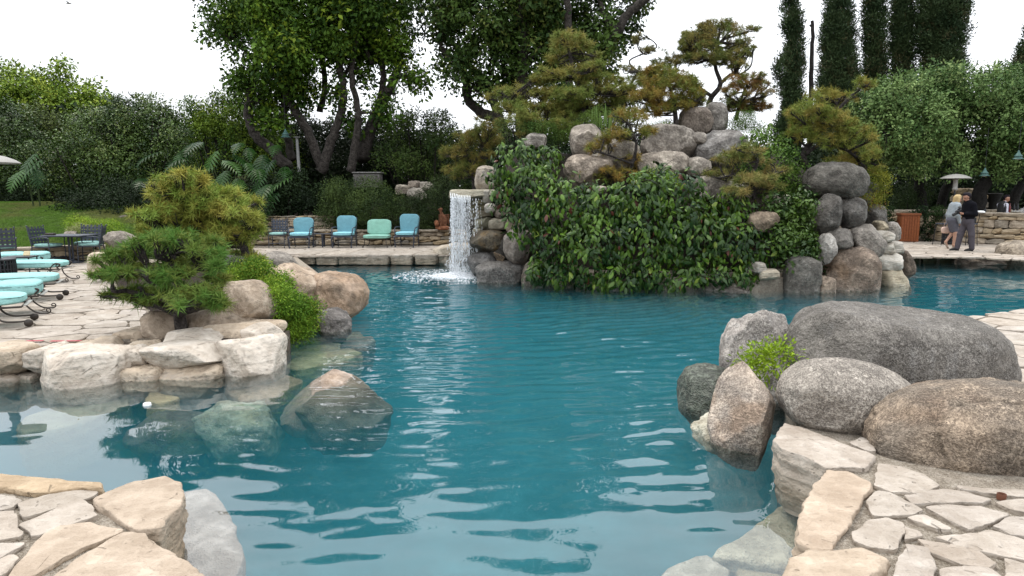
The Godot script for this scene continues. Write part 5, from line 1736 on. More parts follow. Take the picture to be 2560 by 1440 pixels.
func build_pines():
	var green := [Color(0.085, 0.18, 0.03), Color(0.19, 0.215, 0.045)]
	var olive := [Color(0.17, 0.215, 0.04), Color(0.30, 0.235, 0.055)]
	var rust := [Color(0.15, 0.18, 0.035), Color(0.30, 0.19, 0.045)]
	pine("dark green dwarf pine with a black twisted trunk, nearest on the left", 8.3, [[462, 862, 448, 800, 455, 770, 470, 735, 440, 690, 425, 640], [455, 780, 520, 762, 556, 745], [460, 745, 380, 745, 320, 725], [440, 690, 500, 672, 545, 660], [435, 680, 360, 680, 300, 690]],
		[[425, 598, 66, 20], [495, 610, 46, 20], [350, 628, 66, 22], [282, 648, 36, 18], [470, 655, 74, 24], [536, 668, 26, 14], [320, 680, 62, 20], [262, 690, 26, 14], [390, 742, 84, 26], [486, 738, 74, 24], [300, 735, 36, 14], [540, 752, 28, 18], [420, 690, 56, 20], [545, 700, 18, 12], [505, 632, 40, 16]], green, 301, 1.0, 240.0, 0.085, 0.35)
	pine("larger olive yellow dwarf pine behind the dark green one on the left", 12.0, [[620, 668, 605, 610, 570, 560, 520, 530, 460, 500], [600, 600, 620, 550, 610, 520], [560, 555, 480, 570, 420, 580]],
		[[480, 485, 56, 30], [545, 490, 46, 30], [590, 495, 40, 24], [380, 545, 34, 22], [500, 592, 70, 24], [430, 600, 50, 20], [620, 560, 30, 22], [410, 475, 30, 22], [440, 452, 58, 26], [400, 495, 34, 26], [500, 515, 84, 34], [560, 525, 62, 28], [612, 520, 36, 26], [450, 555, 84, 30], [550, 568, 76, 28], [600, 588, 44, 22], [395, 575, 38, 20], [470, 478, 50, 22], [640, 545, 16, 12], [600, 640, 40, 16], [630, 650, 24, 12], [420, 530, 50, 24]], [Color(0.19, 0.27, 0.045), Color(0.34, 0.30, 0.06)], 302, 1.25, 115.0, 0.08, 0.6)
	pine("tall layered pine at the left of the mound", 18.6, [[1475, 345, 1455, 260, 1432, 170, 1420, 110], [1465, 300, 1390, 300, 1330, 310], [1450, 240, 1500, 235], [1330, 330, 1290, 270, 1265, 240]],
		[[1422, 105, 50, 24], [1396, 140, 36, 18], [1440, 185, 44, 22], [1372, 190, 42, 16], [1420, 238, 62, 20], [1490, 232, 50, 22], [1352, 240, 34, 16], [1382, 288, 62, 20], [1452, 280, 46, 18], [1258, 238, 34, 20], [1282, 268, 38, 20], [1310, 300, 46, 20], [1400, 318, 54, 14], [1340, 330, 36, 14], [1520, 200, 34, 18], [1540, 250, 40, 20], [1500, 270, 44, 16], [1330, 270, 34, 16], [1400, 270, 40, 16], [1560, 225, 30, 16], [1300, 230, 36, 18], [1460, 140, 30, 16], [1480, 170, 30, 16], [1350, 205, 30, 14], [1440, 265, 44, 16]], [Color(0.16, 0.21, 0.045), Color(0.28, 0.235, 0.06)], 303, 1.2, 120.0, 0.075, 0.6)
	pine("dense rust tinted dwarf pine above the large smooth boulder", 17.6, [[1690, 312, 1688, 280, 1680, 240, 1672, 210], [1688, 280, 1640, 255], [1688, 275, 1730, 250]], [[1672, 205, 64, 26], [1636, 235, 48, 24], [1716, 238, 44, 24], [1690, 265, 54, 18], [1620, 205, 32, 20], [1650, 270, 36, 14], [1610, 235, 30, 18], [1725, 210, 30, 16], [1655, 180, 34, 14]], rust, 304, 1.15, 150.0, 0.07, 0.4)
	pine("tallest pine on the summit of the mound, open crown against the sky", 19.2, [[1772, 275, 1778, 245, 1800, 212, 1790, 165, 1792, 110], [1795, 215, 1830, 185, 1850, 195, 1880, 210], [1790, 165, 1740, 130], [1778, 240, 1690, 185, 1640, 180, 1570, 180]],
		[[1790, 85, 76, 24], [1738, 110, 40, 20], [1842, 122, 40, 22], [1782, 145, 58, 20], [1862, 108, 22, 18], [1716, 96, 22, 14], [1850, 160, 26, 12], [1720, 150, 24, 12], [1760, 118, 44, 20], [1815, 150, 34, 14], [1800, 65, 44, 14]], [Color(0.13, 0.165, 0.04), Color(0.26, 0.2, 0.06)], 305, 1.1, 120.0, 0.085, 0.5)
	pine("pine with russet undersides right of the summit rock", 18.6, [[1840, 300, 1850, 260, 1862, 220], [1850, 260, 1890, 240]], [[1860, 205, 50, 22], [1886, 235, 38, 20], [1826, 255, 30, 18], [1900, 270, 22, 14], [1850, 270, 30, 14], [1875, 265, 34, 18], [1840, 225, 28, 16], [1895, 210, 24, 14]], [Color(0.12, 0.15, 0.035), Color(0.26, 0.14, 0.05)], 306, 1.1, 110.0, 0.06, 0.4)
	pine("thin bare limbed pine between the tall layered one and the summit", 20.0, [[1560, 260, 1590, 190, 1640, 180, 1700, 175], [1600, 185, 1575, 150, 1640, 120, 1610, 85]], [[1622, 128, 36, 12], [1650, 160, 38, 12], [1580, 178, 40, 12], [1602, 95, 16, 10], [1680, 140, 22, 10]], [Color(0.13, 0.15, 0.045), Color(0.22, 0.18, 0.07)], 307, 1.0, 75.0, 0.045, 0.4)
	pine("straggling orange tinted dwarf pine in front of the pale boulders", 15.9, [[1560, 480, 1578, 420, 1590, 360, 1572, 310], [1580, 410, 1530, 390, 1490, 380], [1575, 430, 1530, 440]], [[1572, 292, 48, 24], [1540, 338, 42, 20], [1498, 368, 38, 18], [1482, 428, 40, 18], [1532, 438, 44, 18], [1606, 330, 22, 12], [1575, 400, 30, 14], [1590, 440, 24, 12]], rust, 308, 1.1, 100.0, 0.05, 0.4)
	pine("open dwarf pine with a pale forked trunk on the right front of the mound", 15.1, [[1886, 500, 1882, 440, 1892, 400, 1882, 365], [1882, 450, 1830, 440, 1800, 445], [1884, 460, 1930, 440, 1950, 430]], [[1880, 372, 46, 16], [1836, 398, 40, 16], [1932, 428, 34, 16], [1880, 448, 54, 16], [1800, 438, 36, 14], [1922, 468, 40, 14], [1846, 482, 42, 14], [1900, 400, 30, 12]], [Color(0.14, 0.175, 0.04), Color(0.28, 0.21, 0.07)], 309, 1.1, 100.0, 0.05, 0.4)
	pine("wide windswept pine at the right end of the mound", 16.5, [[2022, 425, 2010, 385, 2042, 335, 2075, 300, 2090, 260], [2012, 385, 2060, 360, 2110, 375, 2150, 400], [2070, 300, 2130, 240, 2160, 215]],
		[[2020, 278, 50, 24], [2078, 298, 62, 24], [2140, 335, 44, 22], [2080, 352, 52, 20], [2020, 330, 42, 20], [2148, 385, 46, 18], [2188, 392, 24, 16], [2110, 406, 54, 16], [2056, 242, 42, 18], [2158, 210, 28, 14], [2112, 250, 34, 16], [2182, 425, 30, 14], [1990, 300, 20, 14]], olive, 310, 1.15, 130.0, 0.085, 0.5)
	pine("soft olive pine left of the waterfall, in front of the dark hedge", 21.5, [[1185, 480, 1180, 420, 1165, 380], [1180, 420, 1210, 360]], [[1140, 385, 34, 28], [1160, 425, 36, 22], [1200, 352, 44, 24], [1222, 312, 38, 20], [1172, 340, 30, 18], [1130, 425, 24, 20], [1190, 395, 34, 20], [1230, 350, 30, 18]], [Color(0.11, 0.14, 0.03), Color(0.24, 0.19, 0.05)], 311, 1.2, 110.0, 0.06, 0.5)

# ---------------------------------------------------------------- vine, ferns, broad leaves
func broad_leaf(length: float, width: float, sd: int) -> ArrayMesh:        # hangs from its base along -y, its face to +z
	var b := MB.new()
	var rows := []
	var prof := [[0.0, 0.05], [0.14, 0.62], [0.36, 1.0], [0.62, 0.85], [0.84, 0.42], [1.0, 0.0]]
	for k in prof.size():
		var f: float = prof[k][0]
		var w: float = prof[k][1] * width * 0.5
		var z := -0.28 * length * f * f + 0.03 * sin(sd + f * 4.0) * length
		b.tint = Color(1, 1, 1) * (0.92 + 0.12 * sin(sd * 3.0 + f * 5.0))
		var l := b.p(Vector3(-w, -f * length, z - w * 0.35))
		b.tint = Color(1.12, 1.12, 1.0)
		var m := b.p(Vector3(0, -f * length, z))
		b.tint = Color(1, 1, 1) * 0.95
		var r := b.p(Vector3(w, -f * length, z - w * 0.35))
		rows.append([l, m, r])
	for k in rows.size() - 1:
		b.q(rows[k][0], rows[k + 1][0], rows[k + 1][1], rows[k][1])
		b.q(rows[k][1], rows[k + 1][1], rows[k + 1][2], rows[k][2])
	return b.mesh()

func build_vine():
	var vine_spot := at(1600, 720, 14.6)
	var t := thing("broad_leaved_vine", "dark glossy broad leaved vine draping over the front of the mound down to the water", "vine", vine_spot * Vector3(1, 0, 1))
	var o := -t.position
	var r := RandomNumberGenerator.new()
	r.seed = 515
	var list := [[1300, 420, 74, 16.2], [1262, 455, 40, 16.6], [1270, 500, 48, 16.2], [1340, 480, 82, 15.8], [1330, 560, 70, 15.6], [1412, 530, 92, 15.4], [1500, 545, 92, 15.2], [1600, 520, 96, 15.2], [1690, 500, 84, 15.2], [1480, 630, 100, 14.9], [1600, 630, 104, 14.9], [1715, 600, 104, 14.9], [1820, 620, 84, 14.8],
		[1385, 620, 64, 15.2], [1345, 672, 34, 15.2], [1420, 690, 34, 14.9], [1895, 640, 54, 14.7], [1775, 545, 64, 15.1], [1640, 462, 56, 15.5], [1740, 690, 34, 14.6], [1600, 690, 44, 14.6], [1520, 700, 26, 14.6], [1840, 690, 30, 14.5], [1370, 400, 40, 16.4], [1220, 440, 14, 16.9], [1850, 540, 50, 14.95], [1825, 500, 40, 15.1], [1875, 590, 44, 14.8], [1340, 692, 34, 14.9], [1390, 690, 36, 14.7], [1450, 694, 34, 14.6], [1540, 694, 40, 14.45], [1640, 696, 42, 14.4], [1730, 698, 40, 14.4], [1800, 694, 36, 14.4], [1860, 690, 34, 14.4], [1580, 712, 26, 14.3], [1690, 714, 26, 14.3], [1500, 708, 26, 14.5]]
	var spots := []
	for e in list:
		var c := at(e[0], e[1], e[3])
		var rad: float = e[2] * e[3] / FOCAL
		var n := int(rad * rad * TAU * 150.0)
		for k in n:
			var d := Vector3(r.randfn(), r.randfn() * 0.9 + 0.15, absf(r.randfn()) + 0.15).normalized()
			var f := 1.0 + 0.22 * noise.get_noise_3dv(d * 2.2 + c) - 0.45 * pow(r.randf(), 2.2)
			var p := c + d * rad * Vector3(1, 1, 0.8) * f
			if p.y < WATER + 0.05:
				continue
			var out := (d + Vector3(0, 0.35, 0.35) + Vector3(r.randfn(), r.randfn(), r.randfn()) * 0.55).normalized()
			var down := (Vector3.DOWN + Vector3(r.randfn(), r.randfn() * 0.4, r.randfn()) * 0.6 + d * 0.25)
			down = (down - out * down.dot(out)).normalized()
			var s := r.randf_range(0.55, 1.4)
			if noise.get_noise_3dv(p * 1.7 + Vector3(0, 5, 2)) < -0.22 and f > 0.9:
				continue
			var tr := Transform3D(Basis((-down).cross(out).normalized(), -down, out) * s, p + o)
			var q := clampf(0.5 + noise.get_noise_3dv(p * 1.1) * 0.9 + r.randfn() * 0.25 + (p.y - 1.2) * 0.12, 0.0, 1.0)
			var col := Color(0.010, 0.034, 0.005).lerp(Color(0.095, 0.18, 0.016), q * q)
			if r.randf() < 0.03:
				col = Color(0.16, 0.22, 0.03)
			if r.randf() < 0.012:
				col = Color(0.10, 0.03, 0.018)
			spots.append([p.z + (f - 1.0) * 0.5, tr, col])
	spots.sort_custom(func(a, b): return a[0] > b[0])
	var kinds := []
	for k in 3:
		kinds.append(broad_leaf(0.135, 0.066, k))
	var tones := []
	for k in 6:
		var m: StandardMaterial3D = M.glossy_leaf.duplicate()
		m.albedo_color = (Color(0.018, 0.045, 0.012).lerp(Color(0.08, 0.14, 0.022), k / 5.0) * 0.75).linear_to_srgb()
		tones.append(m)
	var where := [[], [], []]
	var tint := [[], [], []]
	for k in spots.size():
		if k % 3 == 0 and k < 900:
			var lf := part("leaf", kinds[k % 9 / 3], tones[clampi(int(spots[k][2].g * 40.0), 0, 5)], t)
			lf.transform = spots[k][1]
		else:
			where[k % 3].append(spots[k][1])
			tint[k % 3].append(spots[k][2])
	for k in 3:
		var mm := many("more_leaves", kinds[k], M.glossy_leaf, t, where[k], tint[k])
		if k:
			mm.name = "more_leaves_%03d" % k
	var b := MB.new()
	b.tint = Color(0.07, 0.045, 0.035)
	for k in 110:
		var a: Vector3 = spots[r.randi() % spots.size()][1].origin
		var e := a + Vector3(r.randfn() * 0.35, r.randf_range(-0.7, 0.4), r.randf_range(-0.1, 0.12))
		b.tube(curve_points([a + Vector3(0, 0, 0.03), a.lerp(e, 0.5) + Vector3(0.05, 0.08, 0.06), e], 3), taper(7, 0.007, 0.004), 4)
	part("stems", b.mesh(), M.bark, t).set_meta("kind", "stuff")
	# the second hanging mass at the right, its leaves smaller and brighter
	t = thing("hanging_vine", "separate brighter vine hanging to the water at the right end of the mound", "vine", at(1985, 720, 14.4) * Vector3(1, 0, 1))
	o = -t.position
	var small_leaf := [leaf_clump(14, 0.15, 0.12, 0.06, 1.1, 21), leaf_clump(14, 0.15, 0.115, 0.055, 1.2, 22)]
	crown(t, "leaves", shift(lobes_at([[1990, 560, 48], [1985, 620, 56], [2010, 670, 48], [1960, 535, 34], [2030, 620, 30], [1960, 600, 40], [1985, 690, 34], [1940, 500, 24], [2005, 510, 36]], 14.7, 0.7, 0.15, 9), o), small_leaf, M.glossy_leaf, 34.0, Vector2(0.8, 1.15), [Color(0.022, 0.055, 0.012), Color(0.095, 0.165, 0.025)], 516, WATER + 0.08)
	t = thing("ivy", "bright green small leaved ivy climbing the mound behind the forked pine", "ivy", at(1930, 450, 16.2) * Vector3(1, 0, 1))
	o = -t.position
	crown(t, "leaves", shift(lobes_at([[1890, 360, 36], [1930, 350, 36], [1880, 410, 40], [1950, 400, 48], [1985, 440, 44], [1930, 460, 52], [2000, 500, 40], [1960, 500, 46], [1890, 470, 44], [1830, 460, 30], [2020, 540, 26]], 16.3, 0.9, 0.3, 10), o), small_leaf, M.leaf, 24.0, Vector2(0.55, 0.85), [Color(0.03, 0.07, 0.012), Color(0.11, 0.19, 0.03)], 517)
	t = thing("wall_ivy", "dark ivy trailing over the low wall behind the wooden bin", "ivy", at(2330, 560, 25.2) * Vector3(1, 0, 1))
	o = -t.position
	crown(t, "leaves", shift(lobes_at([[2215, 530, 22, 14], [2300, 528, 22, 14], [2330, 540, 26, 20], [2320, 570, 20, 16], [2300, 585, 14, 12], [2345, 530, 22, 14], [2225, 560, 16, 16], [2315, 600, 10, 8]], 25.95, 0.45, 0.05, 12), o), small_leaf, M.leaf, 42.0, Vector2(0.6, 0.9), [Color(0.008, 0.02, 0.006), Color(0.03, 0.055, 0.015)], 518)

func fern(label: String, list: Array, depth: float, cols: Array, sd: int, wander := 0.2, floor_y := -99.0, per := 110.0) -> Node3D:
	var lobes := lobes_at(list, depth, 0.9, wander, sd)
	var t := thing("foxtail_fern", label, "fern", lobes[0][0] * Vector3(1, 0, 1))
	crown(t, "fronds", shift(lobes, -t.position), CL.tiny, M.fern, per, Vector2(0.8, 1.5), cols, sd, floor_y)
	return t

func split_leaf(sd: int) -> ArrayMesh:         # a deeply cut leaf along +z, arching down
	var b := MB.new()
	var r := RandomNumberGenerator.new()
	r.seed = sd
	var n := 9
	var rib := []
	for k in n + 1:
		var f := float(k) / n
		rib.append(Vector3(0, 0.12 * sin(f * PI * 0.7) - 0.30 * f * f, f))
	b.tint = Color(1.1, 1.1, 0.95)
	b.tube(rib, taper(n + 1, 0.012, 0.005), 5)
	for k in n:
		var f := float(k) / n
		for s in [-1.0, 1.0]:
			var long := 0.46 * sin(PI * clampf(f * 0.86 + 0.16, 0, 1)) * r.randf_range(0.85, 1.1)
			var a: Vector3 = rib[k].lerp(rib[k + 1], 0.1)
			var e: Vector3 = rib[k].lerp(rib[k + 1], 0.95)
			var out := Vector3(s, -0.15, 0.45 + f * 0.7).normalized()
			var m := (a + e) * 0.5 + out * long * 0.6 + Vector3(0, 0.03, 0)
			var tip := (a + e) * 0.5 + out * long + Vector3(0, -0.06, 0.02)
			b.tint = Color(1, 1, 1) * r.randf_range(0.85, 1.1)
			var i0 := b.p(a)
			var i1 := b.p(e)
			var w := (e - a).length() * 0.42
			var i2 := b.p(m - Vector3(0, 0, w))
			var i3 := b.p(m + Vector3(0, 0, w))
			var i4 := b.p(tip)
			if s > 0:
				b.q(i0, i1, i3, i2)
				b.t(i2, i3, i4)
			else:
				b.q(i0, i2, i3, i1)
				b.t(i2, i4, i3)
	return b.mesh()

func build_small_plants():
	var bright := [Color(0.075, 0.16, 0.012), Color(0.23, 0.35, 0.03), Color(0.33, 0.38, 0.05)]
	fern("bright green fern mound spilling into the shallows beside the white wall", [[722, 775, 50, 40], [748, 800, 40, 36], [700, 748, 40, 30], [730, 825, 38, 26], [668, 790, 30, 14], [775, 775, 20, 26], [690, 720, 34, 20], [715, 838, 34, 24], [750, 828, 30, 24], [700, 815, 30, 24]], 9.5, bright, 601, 0.25, WATER + 0.03, 190.0)
	fern("bright green fern between the two left pines, above the tan boulder", [[620, 685, 50, 20], [660, 690, 40, 24], [590, 700, 36, 14], [690, 705, 36, 20], [640, 668, 30, 14]], 10.6, bright, 602, 0.3, -99.0, 150.0)
	fern("small yellow green fern on the near right boulders", [[1905, 897, 26, 11], [1945, 884, 22, 9], [1880, 920, 16, 12], [1860, 942, 11, 11], [1938, 915, 8, 22]], 5.75, [Color(0.15, 0.25, 0.012), Color(0.34, 0.45, 0.03)], 603, 0.12, -99.0, 260.0)
	fern("bright green fern peeping out above the middle of the vine", [[1640, 440, 36, 18], [1670, 455, 30, 14], [1600, 455, 26, 14]], 15.9, bright, 604, 0.2, -99.0, 90.0)
	fern("light green tufts under the summit pine", [[1650, 320, 24, 14], [1625, 330, 22, 12], [1675, 312, 16, 10]], 17.8, bright, 605, 0.2, -99.0, 70.0)
	fern("green bush right of the summit rocks", [[1860, 300, 28, 20], [1840, 315, 24, 14], [1885, 320, 20, 16]], 18.0, [Color(0.03, 0.07, 0.012), Color(0.10, 0.17, 0.03)], 606, 0.2, -99.0, 70.0)
	fern("feathery green plants on the left slope of the mound", [[1500, 290, 30, 20], [1470, 300, 26, 16], [1540, 300, 22, 14], [1400, 340, 40, 14], [1350, 320, 40, 14]], 17.8, [Color(0.04, 0.085, 0.015), Color(0.11, 0.17, 0.03)], 607, 0.3, -99.0, 60.0)
	fern("low bright green shrub at the foot of the lawn", [[215, 562, 44, 16], [270, 568, 34, 16], [300, 585, 20, 10], [185, 555, 22, 12]], 19.5, bright, 608, 0.3, -99.0, 60.0)
	fern("pale variegated shrub beside the low bright one", [[200, 578, 28, 12], [222, 574, 18, 10]], 18.8, [Color(0.17, 0.2, 0.06), Color(0.34, 0.36, 0.16)], 609, 0.2, -99.0, 70.0)
	fern("yellow green shrub with red tinted tips right of the overhanging boulder", [[2180, 445, 32, 26], [2195, 480, 26, 22], [2170, 500, 22, 18], [2195, 520, 14, 14], [2205, 450, 18, 18]], 16.3, [Color(0.09, 0.13, 0.015), Color(0.24, 0.24, 0.03), Color(0.26, 0.09, 0.03)], 610, 0.2, -99.0, 60.0)
	fern("trailing green stalks low on the larger left pine", [[590, 660, 30, 14], [640, 662, 26, 10]], 11.2, [Color(0.05, 0.09, 0.02), Color(0.14, 0.18, 0.04)], 611, 0.2, -99.0, 90.0)
	# thin upright stalks on the mound
	var b := MB.new()
	b.tint = Color(0.10, 0.16, 0.04)
	for k in 9:
		var foot := at(1480 + k * 6.0, 320.0 + 6.0 * sin(k * 2.0), 17.4)
		b.tube([foot, foot + Vector3(0.02 * sin(k * 3.0), 0.25, 0), foot + Vector3(0.05 * sin(k * 3.0), 0.45 + 0.12 * sin(k * 1.3), 0)], [0.025, 0.03, 0.008], 6)
	tag(part("upright_stalks", b.mesh(), M.leaf, self), "cluster of upright green stalks on the mound left of the pale boulders", "plant")
	# big split leaves
	var kinds := [split_leaf(1), split_leaf(2), split_leaf(3)]
	var tones := []
	for k in 4:
		var m: StandardMaterial3D = M.glossy_leaf.duplicate()
		m.metallic_specular = 0.22
		m.albedo_color = [Color(0.009, 0.03, 0.006), Color(0.018, 0.048, 0.009), Color(0.03, 0.07, 0.014), Color(0.013, 0.04, 0.007)][k].linear_to_srgb()
		tones.append(m)
	for g in 2:
		var spots := [[403, 402, 26], [463, 395, 26], [557, 425, 25.5], [618, 392, 26.5], [685, 422, 26], [564, 450, 25.2], [729, 465, 25.5], [672, 485, 25], [692, 505, 25], [655, 505, 25], [530, 442, 25.5], [600, 380, 26.5], [500, 378, 26.5], [640, 440, 25.8], [590, 470, 25.2], [710, 440, 26], [620, 505, 25], [690, 385, 26.5], [540, 400, 26], [580, 410, 26], [655, 410, 26.2], [520, 470, 25.2], [440, 420, 26], [660, 460, 25.4], [480, 410, 26], [615, 430, 25.8]] if g == 0 else [[77, 440, 24], [85, 408, 24.4], [55, 450, 24], [366, 500, 25], [350, 470, 25.4], [100, 425, 24.3], [385, 520, 25]]
		var mid := at(600, 500, 26) if g == 0 else at(90, 500, 24.5)
		var t := thing("philodendron", "philodendron with big deeply cut leaves behind the larger left pine" if g == 0 else "smaller philodendron with cut leaves in the shade of the left hedge", "plant", mid * Vector3(1, 0, 1))
		var st := MB.new()
		st.tint = Color(0.05, 0.07, 0.03)
		for k in spots.size():
			var e = spots[k]
			var p := at(e[0], e[1], e[2]) - t.position
			var lf := part("leaf", kinds[k % 3], tones[k % 4], t)
			var yaw := rng.randf_range(-1.2, 1.2)
			lf.transform = Transform3D(Basis(Vector3.UP, yaw) * Basis(Vector3.RIGHT, rng.randf_range(0.35, 0.95)) * Basis.from_scale(Vector3.ONE * rng.randf_range(0.85, 1.25)), p + Vector3(0, 0.35, -0.2))
			if k % 2 == 0:
				st = MB.new()
				st.tint = Color(0.05, 0.07, 0.03)
				st.tube(curve_points([Vector3(p.x * 0.4, 0.1, p.z - 0.5), Vector3(p.x * 0.8, p.y * 0.7, p.z - 0.4), p + Vector3(0, 0.35, -0.2)], 3), taper(7, 0.035, 0.018), 5)
				part("stem", st.mesh(), M.leaf, t)
	# grass of the lawn
	var blade := MB.new()
	for k in 26:
		var a := Vector3(rng.randf_range(-0.16, 0.16), 0, rng.randf_range(-0.16, 0.16))
		var e := a + Vector3(rng.randf_range(-0.03, 0.03), rng.randf_range(0.03, 0.06), rng.randf_range(-0.03, 0.03))
		blade.tint = Color(1, 1, 1) * rng.randf_range(0.8, 1.2)
		var i0 := blade.p(a)
		var i1 := blade.p(a + Vector3(0.009, 0, 0.004))
		var i2 := blade.p(e)
		blade.t(i0, i1, i2)
	var where := []
	var tint := []
	for k in 14000:
		var x := rng.randf_range(-22.0, -9.6)
		var z0 := -17.85 - maxf(0.0, (x + 12.4) * 0.55)
		var z := z0 - rng.randf() * 8.5
		where.append(Transform3D(Basis(Vector3.UP, rng.randf() * TAU), Vector3(x, ground_height(x, z) + 0.028, z)))
		var f := noise.get_noise_2d(x * 0.35, z * 0.35)
		tint.append(Color(0.12, 0.22, 0.03).lerp(Color(0.21, 0.21, 0.07), clampf(f * 1.8 + 0.1, 0, 0.85)))
	many("grass", blade.mesh(), M.grass, self, where, tint)
	# mulch in the planting of the left peninsula
	b = MB.new()
	b.tint = Color(0.06, 0.035, 0.025)
	var bed := flat([348, 802, 384, 828, 470, 850, 560, 862, 650, 850, 690, 820, 770, 770, 780, 700, 735, 664, 590, 655, 262, 655, 306, 735, 376, 772], 0.0)
	var tri := Geometry2D.triangulate_polygon(bed)
	for q in bed:
		b.p(Vector3(q.x, -0.018, q.y))
	for k in range(0, tri.size(), 3):
		b.i.append(tri[k])
		b.i.append(tri[k + 1])
		b.i.append(tri[k + 2])
	struct("planting_bed", b.mesh(), M.earth)

# ---------------------------------------------------------------- furniture
func pillow(size: Vector3, col: Color, sd: int, level := 3) -> ArrayMesh:
	return rock_mesh(size, sd, {"level": level, "box": 5.0, "rough": 0.012, "cuts": 0, "col": col, "col2": col * 0.93})

func scroll(b: MB, c: Vector3, r: float, turns: float, start: float, plane_x: Vector3, plane_y: Vector3, thick: float):
	var pts := []
	var n := int(turns * 12) + 2
	for k in n:
		var f := float(k) / (n - 1)
		var a := start + turns * TAU * f
		pts.append(c + (plane_x * cos(a) + plane_y * sin(a)) * r * (1.0 - 0.75 * f))
	b.tube(pts, taper(n, thick, thick * 0.7), 6)

func lounger(label: String, at_place: Vector3, turn: float, tufted: bool, col: Color, wheels: bool, sd: int) -> Node3D:
	# the foot end points along +x; the place is the floor below that end
	var t := thing("sun_lounger", label, "sun lounger", at_place, turn, "sun loungers on the left terrace")
	var iron: Material = M.brown_iron
	var b := MB.new()
	for s in [-0.27, 0.27]:
		b.tube([Vector3(0.03, 0.27, s), Vector3(-1.95, 0.27, s)], [0.014, 0.014], 8)
	for k in 6:
		b.tube([Vector3(0.03 - k * 0.38, 0.27, -0.27), Vector3(0.03 - k * 0.38, 0.27, 0.27)], [0.012, 0.012], 6)
	part("frame", b.mesh(), iron, t)
	b = MB.new()
	b.box(Vector3(0.07, 0.285, 0), Vector3(0.05, 0.012, 0.5), Basis.IDENTITY, 0.003)
	part("foot_rail", b.mesh(), M.steel, t)
	for s in [-0.27, 0.27]:
		b = MB.new()
		if wheels:
			var line := curve_points([Vector3(-0.28, 0.27, s), Vector3(-0.27, 0.17, s), Vector3(-0.17, 0.09, s), Vector3(-0.02, 0.075, s), Vector3(0.08, 0.08, s)], 5)
			b.tube(line, taper(line.size(), 0.015, 0.012), 7)
			var leg := part("leg", b.mesh(), iron, t)
			var w := MB.new()
			w.lathe([Vector2(0.0, -0.02), Vector2(0.04, -0.018), Vector2(0.052, 0.0), Vector2(0.04, 0.018), Vector2(0.0, 0.02)], 14)
			var wh := part("wheel", w.mesh(), iron, leg, Vector3(0.09, 0.052, s))
			wh.rotation.x = PI / 2
		else:
			var line := curve_points([Vector3(-0.02, 0.30, s), Vector3(0.04, 0.36, s), Vector3(-0.05, 0.38, s), Vector3(-0.14, 0.28, s), Vector3(-0.12, 0.14, s), Vector3(0.0, 0.03, s), Vector3(0.13, 0.015, s)], 5)
			b.tube(line, taper(line.size(), 0.014, 0.011), 7)
			scroll(b, Vector3(0.13, 0.055, s), 0.04, 1.1, -PI / 2, Vector3.RIGHT, Vector3.UP, 0.010)
			scroll(b, Vector3(0.0, 0.33, s), 0.045, 1.0, 0.6, Vector3.RIGHT, Vector3.UP, 0.010)
			part("leg", b.mesh(), iron, t)
		b = MB.new()
		var back := curve_points([Vector3(-1.6, 0.27, s), Vector3(-1.66, 0.14, s), Vector3(-1.58, 0.03, s), Vector3(-1.48, 0.014, s)], 5)
		b.tube(back, taper(back.size(), 0.014, 0.011), 7)
		part("leg", b.mesh(), iron, t)
	if tufted:
		for k in 4:
			var p := part("cushion", pillow(Vector3(0.53, 0.21, 0.62), col, sd + k), M.cloth, t, Vector3(-0.22 - k * 0.47, 0.38 + (0.0 if k < 3 else 0.05), 0))
			seam(p, Vector3(0.53, 0.21, 0.62), col)
	else:
		var p := part("cushion", pillow(Vector3(1.95, 0.15, 0.62), col, sd, 4), M.cloth, t, Vector3(-0.93, 0.36, 0))
		seam(p, Vector3(1.95, 0.15, 0.62), col)
	return t

func seam(p: MeshInstance3D, size: Vector3, col: Color):
	var b := MB.new()
	b.tint = col * 0.45
	var pts := []
	for k in 41:
		var a := TAU * k / 40.0
		var c := cos(a)
		var s := sin(a)
		var n := pow(pow(absf(c), 5.0) + pow(absf(s), 5.0), 0.2)
		pts.append(Vector3(c / n * size.x * 0.497, size.y * 0.18, s / n * size.z * 0.497))
	b.tube(pts, taper(41, 0.006, 0.006), 5, false)
	part("piping", b.mesh(), M.cloth, p)

